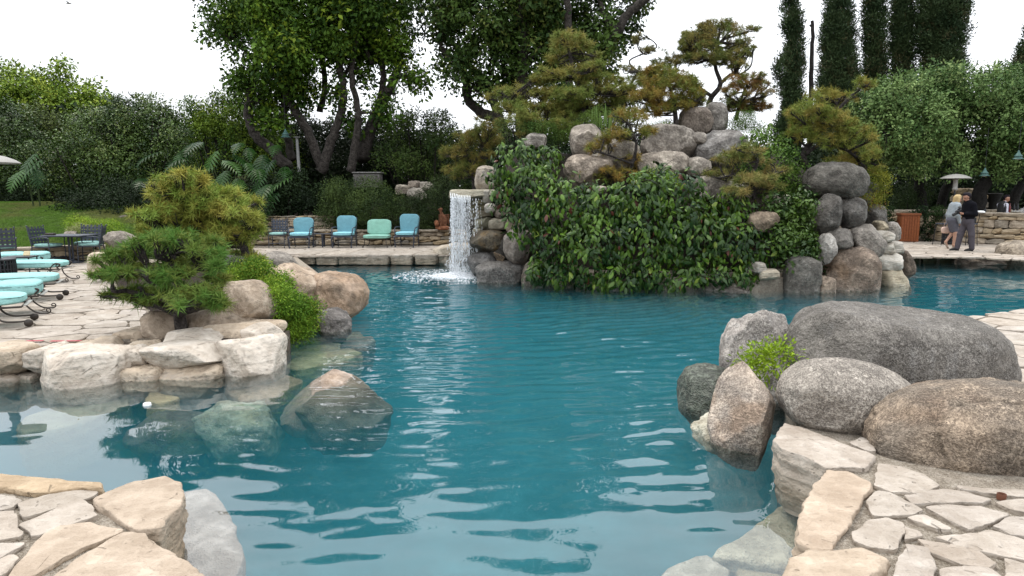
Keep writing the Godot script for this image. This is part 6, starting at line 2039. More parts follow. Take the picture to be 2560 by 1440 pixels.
func strap_chair(label: String, where: Vector3, turn: float, group: String, cushion := true) -> Node3D:
	# faces +z
	var t := thing("strap_chair", label, "chair", where, turn, group)
	var iron: Material = M.blue_iron
	for s in [-0.25, 0.25]:
		var b := MB.new()
		b.tube([Vector3(s, 0.0, 0.25), Vector3(s, 0.44, 0.24), Vector3(s, 0.64, 0.24)], [0.013, 0.013, 0.012], 7)
		part("leg", b.mesh(), iron, t)
		b = MB.new()
		b.tube([Vector3(s, 0.0, -0.30), Vector3(s, 0.44, -0.24), Vector3(s, 0.93, -0.34)], [0.013, 0.015, 0.013], 7)
		b.ball(Vector3(s, 0.945, -0.343), Vector3(0.022, 0.022, 0.022), 6, 8)
		part("back_post", b.mesh(), iron, t)
		b = MB.new()
		var line := curve_points([Vector3(s, 0.64, -0.27), Vector3(s * 1.06, 0.68, -0.05), Vector3(s * 1.08, 0.67, 0.18), Vector3(s, 0.63, 0.25)], 4)
		b.tube(line, taper(line.size(), 0.014, 0.014), 7)
		part("armrest", b.mesh(), iron, t)
	var f := MB.new()
	for e in [[Vector3(-0.25, 0.42, 0.24), Vector3(0.25, 0.42, 0.24)], [Vector3(-0.25, 0.42, -0.24), Vector3(0.25, 0.42, -0.24)], [Vector3(-0.25, 0.42, -0.24), Vector3(-0.25, 0.42, 0.24)], [Vector3(0.25, 0.42, -0.24), Vector3(0.25, 0.42, 0.24)], [Vector3(-0.25, 0.16, 0.25), Vector3(0.25, 0.16, 0.25)]]:
		f.tube(e, [0.012, 0.012], 6)
	part("seat_frame", f.mesh(), iron, t)
	for k in 5:
		var b := MB.new()
		var y := 0.50 + k * 0.088
		b.box(Vector3(0, y, -0.25 - (y - 0.44) * 0.2 + (0.006 if k % 2 else -0.006)), Vector3(0.50, 0.056, 0.006))
		part("strap", b.mesh(), iron, t)
	for k in 5:
		var b := MB.new()
		b.box(Vector3(-0.19 + k * 0.095, 0.70, -0.302), Vector3(0.05, 0.47, 0.006), Basis(Vector3.RIGHT, -0.2))
		part("strap", b.mesh(), iron, t)
	if cushion:
		var p := part("cushion", pillow(Vector3(0.5, 0.08, 0.5), Color(0.20, 0.36, 0.35), 71), M.cloth, t, Vector3(0, 0.47, 0))
	return t

func cushion_chair(label: String, where: Vector3, turn: float, tall: float, sd: int) -> Node3D:
	# a wide cushioned chair on cabriole legs with castors, faces +z
	var t := thing("cushioned_chair", label, "chair", where, turn, "blue cushioned chairs along the far rim")
	var blue := Color(0.20, 0.44, 0.52)
	var iron: Material = M.blue_iron
	for s in [-0.31, 0.31]:
		var b := MB.new()
		var line := curve_points([Vector3(s, 0.38, 0.33), Vector3(s * 1.08, 0.30, 0.36), Vector3(s * 1.02, 0.15, 0.34), Vector3(s, 0.05, 0.35)], 4)
		b.tube(line, taper(line.size(), 0.030, 0.015), 8)
		var leg := part("leg", b.mesh(), iron, t)
		b = MB.new()
		b.ball(Vector3(s, 0.03, 0.35), Vector3(0.03, 0.03, 0.022), 6, 8)
		part("castor", b.mesh(), iron, leg)
		b = MB.new()
		b.tube([Vector3(s, 0.38, -0.30), Vector3(s, 0.2, -0.33), Vector3(s, 0.0, -0.36)], [0.022, 0.018, 0.014], 7)
		part("leg", b.mesh(), iron, t)
		b = MB.new()
		line = curve_points([Vector3(s * 1.05, 0.66, -0.28), Vector3(s * 1.14, 0.67, 0.0), Vector3(s * 1.12, 0.64, 0.22), Vector3(s * 1.08, 0.52, 0.28), Vector3(s * 1.02, 0.40, 0.30)], 4)
		b.tube(line, taper(line.size(), 0.018, 0.018), 7)
		part("armrest", b.mesh(), iron, t)
	var f := MB.new()
	f.box(Vector3(0, 0.37, 0.02), Vector3(0.66, 0.05, 0.68), Basis.IDENTITY, 0.012)
	f.tube([Vector3(-0.31, 0.37, -0.32), Vector3(-0.31, tall - 0.06, -0.50)], [0.016, 0.014], 7)
	f.tube([Vector3(0.31, 0.37, -0.32), Vector3(0.31, tall - 0.06, -0.50)], [0.016, 0.014], 7)
	f.tube([Vector3(-0.30, 0.16, -0.33), Vector3(-0.3, 0.16, 0.34)], [0.012, 0.012], 6)
	f.tube([Vector3(0.30, 0.16, -0.33), Vector3(0.3, 0.16, 0.34)], [0.012, 0.012], 6)
	f.tube([Vector3(-0.30, 0.16, -0.1), Vector3(0.3, 0.16, -0.1)], [0.012, 0.012], 6)
	part("frame", f.mesh(), iron, t)
	var size := Vector3(0.64, 0.12, 0.62)
	seam(part("seat_cushion", pillow(size, blue * 1.02, sd), M.cloth, t, Vector3(0, 0.46, 0.06)), size, blue)
	var h := tall - 0.44
	var bc := part("back_cushion", back_cushion(0.68, h, 0.12, blue, sd), M.cloth, t, Vector3(0, 0.46, -0.27))
	bc.rotation.x = -0.22
	return t

func back_cushion(w: float, h: float, d: float, col: Color, sd: int) -> ArrayMesh:       # stands on its base, round at the top corners
	var out := PackedVector2Array()
	out.append(Vector2(-w * 0.44, 0.0))
	out.append(Vector2(w * 0.44, 0.0))
	for k in 9:
		var a := PI * 0.5 * k / 8.0
		out.append(Vector2(w * 0.5 - 0.17 * w * 1.4 + 0.17 * w * 1.4 * cos(a), h - w * 0.24 + w * 0.24 * sin(a)))
	for k in 9:
		var a := PI * 0.5 + PI * 0.5 * k / 8.0
		out.append(Vector2(-w * 0.5 + 0.17 * w * 1.4 + 0.17 * w * 1.4 * cos(a), h - w * 0.24 + w * 0.24 * sin(a)))
	var b := MB.new()
	var n := out.size()
	var mid := Vector2(0, h * 0.5)
	var rings := []
	for l in [[-0.5, 0.90], [-0.42, 0.97], [0.0, 1.0], [0.42, 0.97], [0.5, 0.90]]:
		var row := []
		for q in out:
			var r: Vector2 = mid + (q - mid) * l[1]
			b.tint = col
			row.append(b.p(Vector3(r.x, r.y, l[0] * d)))
		rings.append(row)
	for l in 4:
		for k in n:
			var k2 := (k + 1) % n
			b.q(rings[l][k], rings[l][k2], rings[l + 1][k2], rings[l + 1][k])
	for side in [0, 4]:
		var last: Array = rings[side]
		for f in [0.7, 0.4, 0.0]:
			var row := []
			for q in out:
				var r: Vector2 = mid + (q - mid) * 0.9 * float(f)
				var pucker := 0.008 * sin(r.x * 38.0 + sd) * (1.0 - float(f) * 0.5) + 0.006 * noise.get_noise_2d(r.x * 9.0, r.y * 3.0 + sd)
				b.tint = col * (1.0 - 0.05 * absf(sin(r.x * 19.0 + sd)))
				row.append(b.p(Vector3(r.x, r.y, (0.5 if side else -0.5) * d + (1.0 if side else -1.0) * (0.02 * (1.0 - float(f)) + pucker))))
			for k in n:
				var k2 := (k + 1) % n
				if side:
					b.q(last[k], last[k2], row[k2], row[k])
				else:
					b.q(last[k2], last[k], row[k], row[k2])
			last = row
	return b.mesh()

func heater(label: String, where: Vector3, base: bool, dome_col: Material) -> Node3D:
	var t := thing("patio_heater", label, "patio heater", where)
	var b := MB.new()
	if base:
		b.lathe([Vector2(0.0, 0.012), Vector2(0.26, 0.012), Vector2(0.27, 0.06), Vector2(0.25, 0.09)], 24)
		part("base", b.mesh(), M.black_iron, t)
		b = MB.new()
		for k in 28:
			var a := TAU * k / 28.0
			b.tube([Vector3(cos(a) * 0.245, 0.06, sin(a) * 0.245), Vector3(cos(a) * 0.24, 0.5, sin(a) * 0.24)], [0.018, 0.018], 5)
		for y in [0.12, 0.22, 0.32, 0.42]:
			b.lathe([Vector2(0.247, y), Vector2(0.253, y + 0.01), Vector2(0.247, y + 0.02)], 24)
		part("tank_cover", b.mesh(), M.black_iron, t)
		b = MB.new()
		b.lathe([Vector2(0.24, 0.49), Vector2(0.265, 0.5), Vector2(0.26, 0.53), Vector2(0.0, 0.54)], 24)
		part("lid", b.mesh(), M.black_iron, t)
	b = MB.new()
	b.tube([Vector3(0, 0.0, 0), Vector3(0, 1.92, 0)], [0.032, 0.03], 12)
	part("pole", b.mesh(), M.black_iron, t)
	b = MB.new()
	b.lathe([Vector2(0.03, 1.72), Vector2(0.09, 1.74), Vector2(0.09, 1.80), Vector2(0.075, 1.81), Vector2(0.075, 2.08), Vector2(0.09, 2.09), Vector2(0.09, 2.12), Vector2(0.03, 2.14), Vector2(0.02, 2.24)], 18)
	part("burner", b.mesh(), M.steel, t, Vector3(0, 0.17, 0))
	b = MB.new()
	b.lathe([Vector2(0.0, 2.21), Vector2(0.25, 2.19), Vector2(0.48, 2.135), Vector2(0.485, 2.142), Vector2(0.40, 2.20), Vector2(0.25, 2.26), Vector2(0.1, 2.29), Vector2(0.0, 2.30)], 32)
	part("reflector", b.mesh(), dome_col, t, Vector3(0, 0.17, 0))
	return t

func lantern(label: String, where: Vector3, cord: float, big := 0.7) -> Node3D:
	var t := thing("hanging_lantern", label, "lantern", where, 0.0, "green bell shaped lanterns hung in the trees")
	var b := MB.new()
	b.lathe([Vector2(0.235, 0.0), Vector2(0.24, 0.02), Vector2(0.17, 0.06), Vector2(0.15, 0.13), Vector2(0.19, 0.135), Vector2(0.10, 0.24), Vector2(0.055, 0.32), Vector2(0.03, 0.40), Vector2(0.0, 0.42)], 20)
	part("shade", b.mesh(), M.green_metal, t)
	b = MB.new()
	b.tint = Color(0.35, 0.36, 0.33)
	b.lathe([Vector2(0.0, -0.03), Vector2(0.10, -0.02), Vector2(0.13, 0.02), Vector2(0.1, 0.04)], 16)
	part("glass", b.mesh(), M.plain, t)
	b = MB.new()
	b.tube([Vector3(0, 0.4, 0), Vector3(0, 0.4 + cord, 0)], [0.012, 0.012], 5)
	part("cord", b.mesh(), M.black_iron, t)
	t.scale = Vector3.ONE * big
	return t

func build_furniture():
	solid("dome_gray", Color(0.22, 0.21, 0.19), 0.6, 0.1)
	var aqua := Color(0.26, 0.50, 0.50)
	lounger("nearest aqua lounger on the left terrace, on wheels", Vector3(-6.54, 0, -9.0), 0.49, false, aqua, true, 81)
	lounger("aqua lounger with thick puffed cushions and scrolled iron feet", Vector3(-6.98, 0, -9.97), 0.47, true, aqua * 0.97, false, 85)
	lounger("third aqua lounger from the water, its flat cushion behind the puffed one", Vector3(-7.65, 0, -11.35), 0.42, false, aqua, true, 90)
	lounger("fourth aqua lounger, its long flat cushion beside the heater's black base", Vector3(-9.0, 0, -13.65), 0.2, false, aqua * 1.02, false, 92)
	lounger("farthest aqua lounger, with puffed cushions, below the patio table", Vector3(-10.35, 0, -15.1), 0.28, true, aqua * 0.98, false, 94)
	var s := thing("side_table", "small black side table between the two farthest loungers", "table", Vector3(-10.35, 0, -14.35), 0.2)
	var b := MB.new()
	b.box(Vector3(0, 0.43, 0), Vector3(0.5, 0.03, 0.42), Basis.IDENTITY, 0.006)
	part("table_top", b.mesh(), M.black_iron, s)
	for k in 4:
		b = MB.new()
		b.tube([Vector3(-0.22 + 0.44 * (k % 2), 0.42, -0.18 + 0.36 * (k / 2)), Vector3(-0.22 + 0.44 * (k % 2), 0.0, -0.18 + 0.36 * (k / 2))], [0.014, 0.012], 6)
		part("leg", b.mesh(), M.black_iron, s)
	b = MB.new()
	b.tint = Color(0.75, 0.62, 0.38)
	b.box(Vector3.ZERO, Vector3(0.14, 0.10, 0.03), Basis(Vector3.RIGHT, -0.4), 0.01)
	var card := part("folded_card", b.mesh(), M.plain, self, Vector3(-10.22, 0.50, -14.35))
	tag(card, "small pale yellow card on the black side table", "card")
	heater("patio heater at the left edge, its grey dome cut off by the frame", Vector3(-9.68, 0, -12.85), true, M.dome_gray)
	# patio table and chairs below the lawn
	var g := "strap backed chairs round the patio tables"
	strap_chair("strap backed chair left of the patio table, facing right", Vector3(-11.75, 0, -17.3), PI / 2 - 0.15, g)
	strap_chair("strap backed chair right of the patio table, seen from behind and turned left", Vector3(-10.9, 0, -17.65), -PI / 2 + 0.35, g)
	strap_chair("strap backed chair beyond the patio table, facing the pool", Vector3(-11.3, 0, -18.15), 0.15, g)
	strap_chair("strap backed chair at the left edge, beside the heater's pole", Vector3(-12.45, 0, -16.7), PI + 0.6, g)
	var t := thing("patio_table", "dark iron patio table on a centre post between strap backed chairs", "table", Vector3(-11.32, 0, -17.5))
	b = MB.new()
	b.box(Vector3(0, 0.70, 0), Vector3(1.0, 0.035, 0.8), Basis.IDENTITY, 0.01)
	part("table_top", b.mesh(), M.blue_iron, t)
	b = MB.new()
	for e in [[-0.05, 0.0], [0.05, 0.0], [0.0, 0.05], [0.0, -0.05]]:
		b.tube([Vector3(e[0], 0.0, e[1]), Vector3(e[0], 0.69, e[1])], [0.02, 0.018], 7)
	part("post", b.mesh(), M.blue_iron, t)
	b = MB.new()
	b.lathe([Vector2(0.0, 0.0), Vector2(0.26, 0.0), Vector2(0.26, 0.02), Vector2(0.06, 0.06), Vector2(0.05, 0.1)], 20)
	part("foot", b.mesh(), M.blue_iron, t)
	b = MB.new()
	b.box(Vector3.ZERO, Vector3(0.22, 0.05, 0.12), Basis.IDENTITY, 0.008)
	tag(part("ashtray_box", b.mesh(), M.brown_iron, self, Vector3(-11.68, 0.70 + 0.045, -17.3)), "small dark box standing at the near edge of the patio table", "box")
	# the row along the far rim
	strap_chair("dark blue strap backed chair at the left end of the far row", Vector3(-7.75, 0, -22.65), 0.1, "strap chair of the far row")
	cushion_chair("blue cushioned chair nearest the dark strap chair", at(755, 622, 22.6) * Vector3(1, 0, 1), 0.05, 0.98, 111)
	cushion_chair("blue cushioned chair in front of the rounded shrub, left of the green seat", at(862, 620, 22.8) * Vector3(1, 0, 1), -0.02, 1.04, 112)
	cushion_chair("blue cushioned chair right of the low green seat, the tallest of the row", at(1018, 617, 23.0) * Vector3(1, 0, 1), -0.12, 1.09, 113)
	t = thing("low_lounge_seat", "low sea green lounge seat between two blue cushioned chairs", "lounge seat", at(945, 617, 22.95) * Vector3(1, 0, 1), -0.05)
	var sea := Color(0.19, 0.38, 0.32)
	var size := Vector3(0.86, 0.13, 0.62)
	seam(part("seat_cushion", pillow(size, sea, 120), M.cloth, t, Vector3(0, 0.36, 0.1)), size, sea)
	size = Vector3(0.82, 0.52, 0.12)
	var bc := part("back_cushion", pillow(size, sea * 1.05, 121), M.cloth, t, Vector3(0, 0.66, -0.26))
	bc.rotation.x = -0.18
	b = MB.new()
	for sx in [-0.36, 0.36]:
		b.tube([Vector3(sx, 0.28, 0.38), Vector3(sx, 0.28, -0.3), Vector3(sx, 0.85, -0.40)], [0.014, 0.014, 0.012], 6)
	for z in [-0.25, 0.0, 0.3]:
		b.tube([Vector3(-0.36, 0.28, z), Vector3(0.36, 0.28, z)], [0.012, 0.012], 6)
	part("frame", b.mesh(), M.brown_iron, t)
	for sx in [-0.36, 0.36]:
		for z in [-0.3, 0.34]:
			b = MB.new()
			b.tube([Vector3(sx, 0.28, z), Vector3(sx, 0.12, z), Vector3(sx * 1.15, 0.03, z + 0.04)], [0.014, 0.013, 0.011], 6)
			b.ball(Vector3(sx * 1.15, 0.03, z + 0.05), Vector3(0.03, 0.03, 0.02), 6, 8)
			part("leg", b.mesh(), M.brown_iron, t)
	for k in 2:
		var d := thing("nest_table", ["left small dark iron table between the first two blue chairs", "right small dark iron table between the first two blue chairs"][k], "table", at(797 + 24 * k, 619, 23.0) * Vector3(1, 0, 1), 0.1, "small tables of the far row")
		b = MB.new()
		b.box(Vector3(0, 0.44, 0), Vector3(0.34, 0.02, 0.4), Basis.IDENTITY, 0.005)
		part("table_top", b.mesh(), M.blue_iron, d)
		for e in 4:
			b = MB.new()
			b.tube([Vector3(-0.14 + 0.28 * (e % 2), 0.43, -0.17 + 0.34 * (e / 2)), Vector3(-0.15 + 0.30 * (e % 2), 0.0, -0.18 + 0.36 * (e / 2))], [0.016, 0.02], 6)
			part("leg", b.mesh(), M.blue_iron, d)
	# terracotta statue on the wall: an upright bird with spread wing and a smaller beast at its foot
	t = thing("terracotta_statue", "terracotta statue of an upright bird standing on the wall left of the waterfall", "statue", at(1107, 583, 23.9))
	t.position.y = 0.53
	var clay := Color(0.30, 0.13, 0.07)
	b = MB.new()
	b.tint = clay
	b.lathe([Vector2(0.22, 0.0), Vector2(0.21, 0.05), Vector2(0.15, 0.09), Vector2(0.0, 0.12)], 14)
	part("base", rock_mesh(Vector3(0.5, 0.16, 0.36), 131, {"level": 2, "rough": 0.12, "box": 3.0, "col": clay * 0.9}), M.terracotta, t, Vector3(0, 0.07, 0))
	b = MB.new()
	b.tint = clay
	var spine := curve_points([Vector3(0.03, 0.12, 0), Vector3(0.04, 0.30, 0), Vector3(-0.01, 0.50, 0.02), Vector3(-0.06, 0.64, 0.03), Vector3(-0.05, 0.70, 0.04)], 4)
	b.tube(spine, [0.07, 0.09, 0.11, 0.12, 0.125, 0.12, 0.11, 0.095, 0.08, 0.065, 0.055, 0.05, 0.05, 0.052, 0.056, 0.05, 0.03], 12)
	b.ball(Vector3(-0.05, 0.715, 0.05), Vector3(0.06, 0.055, 0.06), 8, 10)
	part("body", b.mesh(), M.terracotta, t)
	b = MB.new()
	b.tint = clay * 0.9
	b.tube([Vector3(-0.08, 0.715, 0.07), Vector3(-0.13, 0.705, 0.09), Vector3(-0.145, 0.68, 0.09)], [0.028, 0.018, 0.006], 8)
	part("beak", b.mesh(), M.terracotta, t)
	for w in [-1.0, 1.0]:
		b = MB.new()
		b.tint = clay * 0.95
		for k in 5:
			b.tube([Vector3(0.05 * w, 0.50 - k * 0.03, -0.05), Vector3(0.16 * w + 0.04, 0.52 - k * 0.07, -0.09), Vector3(0.13 * w + 0.05, 0.30 - k * 0.035, -0.11)], [0.03, 0.035, 0.01], 6)
		part("wing", b.mesh(), M.terracotta, t)
	for w in [-0.06, 0.08]:
		b = MB.new()
		b.tint = clay
		b.tube([Vector3(w, 0.26, 0.05), Vector3(w, 0.12, 0.08), Vector3(w, 0.10, 0.14)], [0.045, 0.03, 0.02], 8)
		part("leg", b.mesh(), M.terracotta, t)
	part("small_beast", rock_mesh(Vector3(0.17, 0.24, 0.2), 133, {"level": 2, "rough": 0.16, "box": 2.3, "col": clay * 0.95}), M.terracotta, t, Vector3(-0.2, 0.22, 0.05))
	lantern("green bell lantern hanging in front of the sinuous trunks", at(714, 344, 28.6), 1.6, 0.85)
	lantern("green bell lantern hanging above the waiter behind the bar", at(2461, 440, 24.6), 2.0)
	lantern("green bell lantern hanging at the right edge under the spreading tree", at(2545, 398, 23.0), 1.5)
	b = MB.new()
	b.tint = Color(0.3, 0.3, 0.29)
	b.tube([at(748, 430, 29.3), at(742, 345, 29.3)], [0.07, 0.06], 8)
	b.lathe([Vector2(0.0, 0.0), Vector2(0.14, 0.01), Vector2(0.15, 0.04), Vector2(0.0, 0.06)], 12, at(742, 345, 29.3))
	tag(part("path_light", b.mesh(), M.plain, self), "grey post light with a flat cap among the sinuous trunks", "light post")
	heater("patio heater with a wide grey dome standing behind the woman", Vector3(15.6, 0, -24.3), true, M.dome_gray)

# ---------------------------------------------------------------- the bar
func build_bar():
	stone_wall("bar_counter", "curved looking stone bar front with a pale stone top", on(2338, 602, 0), on(2660, 621, 0), 1.0, 0.7, 0.22, 0.42, 0.11, 31, Color(0.11, 0.09, 0.07))
	stone_wall("garden_wall", "low stone wall with ivy behind the wooden bin, running on behind the bar", Vector3(12.4, 0, -26.2), Vector3(23.0, 0, -27.6), 1.05, 0.4, 0.2, 0.4, 0.12, 32)
	var t := thing("wooden_bin", "tall red brown wooden bin with upright slats beside the garden wall", "bin", on(2264, 604, 0) + Vector3(0.1, 0, -0.1), -0.25)
	var b := MB.new()
	b.tint = Color(0.10, 0.025, 0.01)
	b.box(Vector3(0, 0.5, 0), Vector3(0.56, 0.98, 0.56))
	part("box", b.mesh(), M.wood, t)
	for side in 4:
		for k in 7:
			b = MB.new()
			var tone := 0.85 + 0.3 * (noise.get_noise_2d(k * 3.3, side * 7.0) * 0.5 + 0.5)
			b.tint = Color(0.32, 0.10, 0.028) * tone
			b.box(Vector3(0, 0.5, 0), Vector3(0.078, 0.98, 0.025), Basis.IDENTITY, 0.006)
			var sl := part("slat", b.mesh(), M.wood, t)
			sl.transform = Transform3D(Basis(Vector3.UP, side * PI / 2), Vector3.ZERO) * Transform3D(Basis.IDENTITY, Vector3(-0.258 + k * 0.086, 0, 0.298))
	b = MB.new()
	b.tint = Color(0.29, 0.095, 0.03)
	b.box(Vector3(0, 1.02, 0), Vector3(0.68, 0.08, 0.68), Basis.IDENTITY, 0.012)
	part("lid", b.mesh(), M.wood, t)
	for k in 2:
		var s := thing("bar_stool", ["thin black iron bar stool behind the woman", "thin black iron bar stool behind the man"][k], "bar stool", on([2352, 2412][k], 612, 0) + Vector3(0, 0, 0.1), 0.1, "bar stools at the stone bar")
		for e in 4:
			b = MB.new()
			var x := -0.2 if e % 2 == 0 else 0.2
			var z := -0.19 if e / 2 == 0 else 0.19
			b.tube([Vector3(x * 1.1, 0, z * 1.1), Vector3(x * 0.9, 0.72, z * 0.9)], [0.012, 0.012], 6)
			part("leg", b.mesh(), M.black_iron, s)
		b = MB.new()
		b.box(Vector3(0, 0.74, 0), Vector3(0.40, 0.05, 0.38), Basis.IDENTITY, 0.015)
		part("seat", b.mesh(), M.blue_iron, s)
		b = MB.new()
		var line := curve_points([Vector3(-0.19, 0.74, 0.17), Vector3(-0.20, 1.05, 0.22), Vector3(0, 1.12, 0.24), Vector3(0.20, 1.05, 0.22), Vector3(0.19, 0.74, 0.17)], 5)
		b.tube(line, taper(line.size(), 0.012, 0.012), 6)
		b.tube([Vector3(-0.2, 0.25, 0.19), Vector3(0.2, 0.25, 0.19)], [0.01, 0.01], 6)
		part("backrest", b.mesh(), M.black_iron, s)
	# bottles, cloth and plates on the counter and behind it
	var spots := [[2440, 0.3, 0.22], [2519, 0.3, 0.30], [2530, 0.3, 0.31], [2541, 0.3, 0.29], [2550, 0.35, 0.30], [2469, 0.35, 0.13]]
	for k in spots.size():
		var e = spots[k]
		var p := at(e[0], 540, 24.5)
		var h: float = e[2]
		b = MB.new()
		b.lathe([Vector2(0.0, 0.0), Vector2(0.038, 0.0), Vector2(0.038, h * 0.6), Vector2(0.014, h * 0.75), Vector2(0.014, h), Vector2(0.0, h)], 12)
		var names := ["dark bottle on the counter right of the man", "leftmost of the four dark bottles beside the waiter", "second from the left of the four dark bottles beside the waiter", "third from the left of the four dark bottles beside the waiter", "rightmost of the four dark bottles beside the waiter", "short black pot on the counter left of the waiter"]
		tag(part("bottle", b.mesh(), M.black_iron if k != 2 else solid("wine_glass", Color(0.10, 0.012, 0.012), 0.2), self, Vector3(p.x, 1.13, p.z - 0.15)), names[k], "bottle", "bottles on the bar")
	var c := part("folded_cloth", rock_mesh(Vector3(0.34, 0.09, 0.25), 141, {"level": 2, "rough": 0.2, "box": 3.0, "col": Color(0.75, 0.74, 0.72)}), M.plain, self, at(2452, 534, 24.5) * Vector3(1, 0, 1) + Vector3(0, 1.14, -0.1))
	tag(c, "crumpled white cloth on the bar between the man and the waiter", "cloth")
	b = MB.new()
	b.tint = Color(0.8, 0.79, 0.76)
	b.lathe([Vector2(0.0, 0.0), Vector2(0.1, 0.0), Vector2(0.17, 0.025), Vector2(0.165, 0.03), Vector2(0.1, 0.01), Vector2(0.0, 0.008)], 20)
	for k in 3:
		tag(part("plate", b.mesh(), M.plain, self, Vector3(at(2543, 535, 24.1).x, 1.125 + 0.014 * k, at(2543, 535, 24.1).z)), ["lowest white plate of the pile on the bar", "middle white plate of the pile on the bar", "top white plate of the pile on the bar"][k], "plate", "plates on the bar")
	# stone pillar and planter in the shade behind
	var pl := MB.new()
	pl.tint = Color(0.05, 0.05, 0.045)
	pl.lathe([Vector2(0.0, 0.0), Vector2(0.3, 0.0), Vector2(0.3, 0.1), Vector2(0.18, 0.2), Vector2(0.22, 0.6), Vector2(0.34, 0.95), Vector2(0.36, 1.0), Vector2(0.3, 1.02), Vector2(0.0, 1.0)], 18)
	tag(part("garden_urn", pl.mesh(), M.mortar, self, at(2478, 540, 29.0) * Vector3(1, 0, 1) + Vector3(0, 0.8, 0)), "dark stone urn in the shade behind the waiter", "urn")
	var pil := thing("stone_pillar", "pale stone pillar in the shade between the woman and the man", "pillar", at(2446, 560, 29.0) * Vector3(1, 0, 1))
	for k in 7:
		block(pil, Vector3(0.02 * sin(k * 2.0), 0.2 + k * 0.28, 0), Vector3(0.42, 0.27, 0.4), 0.1 * sin(k * 3.0), "pillar_stone")
	var pil2 := thing("stone_pillar", "broad stone pillar seen between the heads of the woman and the man", "pillar", at(2405, 560, 28.6) * Vector3(1, 0, 1))
	for k in 7:
		for e in 2:
			block(pil2, Vector3(-0.24 + 0.48 * e + 0.02 * sin(k * 2.0), 0.2 + k * 0.28, 0), Vector3(0.47, 0.27, 0.4), 0.06 * sin(k * 3.0 + e), "pillar_stone")

func build_small_things():
	var b := MB.new()
	b.lathe([Vector2(0.0, -0.02), Vector2(0.03, -0.02), Vector2(0.04, 0.0), Vector2(0.032, 0.008), Vector2(0.036, 0.012), Vector2(0.03, 0.02), Vector2(0.0, 0.021)], 20)
	tag(part("float", b.mesh(), M.white_plastic, self, on(368, 1012, WATER + 0.004)), "small white plastic float drifting in the left cove", "float")
	b = MB.new()
	b.tint = Color(0.16, 0.06, 0.035)
	b.lathe([Vector2(0.024, -0.02), Vector2(0.024, 0.014), Vector2(0.018, 0.014), Vector2(0.017, -0.02)], 18)
	tag(part("pipe_stub", b.mesh(), M.plain, self, on(2504, 1240, 0.0)), "short rusty pipe end standing in the paving at the right edge", "pipe")
	# a smear of red paint on the terrace stones
	b = MB.new()
	b.tint = Color(0.42, 0.06, 0.08)
	for e in [[20, 856, 90, 3], [125, 856, 80, 3]]:
		var a := on(e[0], e[1], 0.0)
		var c := on(e[0] + e[2], e[1] - 2, 0.0)
		b.box((a + c) * 0.5 + Vector3(0, 0.014, 0), Vector3((c - a).length(), 0.003, 0.05), Basis(Vector3.UP, 0.05))
	tag(part("red_hose_tape", b.mesh(), M.plain, self), "strip of red tape on the terrace edge at the left", "tape")
	# the house glimpsed between the pines
	var t := thing("far_house", "white house wall with a red tile roof glimpsed between the pines", "house", at(1535, 480, 60.0) * Vector3(1, 0, 1))
	b = MB.new()
	b.tint = Color(0.5, 0.48, 0.43)
	b.box(Vector3(0.1, 4.45, 0), Vector3(0.85, 9.6, 5.0))
	part("wall", b.mesh(), M.plain, t)
	b = MB.new()
	b.tint = Color(0.30, 0.09, 0.06)
	b.box(Vector3(0.12, 9.6, 0), Vector3(1.0, 0.7, 5.8), Basis.IDENTITY, 0.25)
	part("roof", b.mesh(), M.plain, t)
	# overhead wire
	b = MB.new()
	var pts := []
	for k in 21:
		var f := k / 20.0
		pts.append(at(1900, 164, 44.0).lerp(at(2620, 172, 44.0), f) - Vector3(0, sin(f * PI) * 0.35, 0))
	b.tube(pts, taper(21, 0.014, 0.014), 5)
	tag(part("overhead_wire", b.mesh(), M.black_iron, self), "thin overhead wire passing behind the cypresses", "wire")
	# a bird high at the left
	t = thing("bird", "small dark bird flying high at the upper left", "bird", at(172, 9, 40.0))
	b = MB.new()
	b.tube([Vector3(-0.16, 0, 0), Vector3(-0.05, 0.02, 0), Vector3(0.08, 0.01, 0), Vector3(0.18, 0.0, 0)], [0.012, 0.045, 0.04, 0.01], 8)
	part("body", b.mesh(), M.dome_gray, t)
	for w in [-1.0, 1.0]:
		b = MB.new()
		b.face([Vector3(-0.06, 0.03, 0), Vector3(0.06, 0.03, 0), Vector3(0.03, 0.10, 0.26 * w), Vector3(-0.03, 0.10, 0.24 * w)] if w > 0 else [Vector3(0.06, 0.03, 0), Vector3(-0.06, 0.03, 0), Vector3(-0.03, 0.10, 0.24 * w), Vector3(0.03, 0.10, 0.26 * w)])
		part("wing", b.mesh(), M.dome_gray, t)

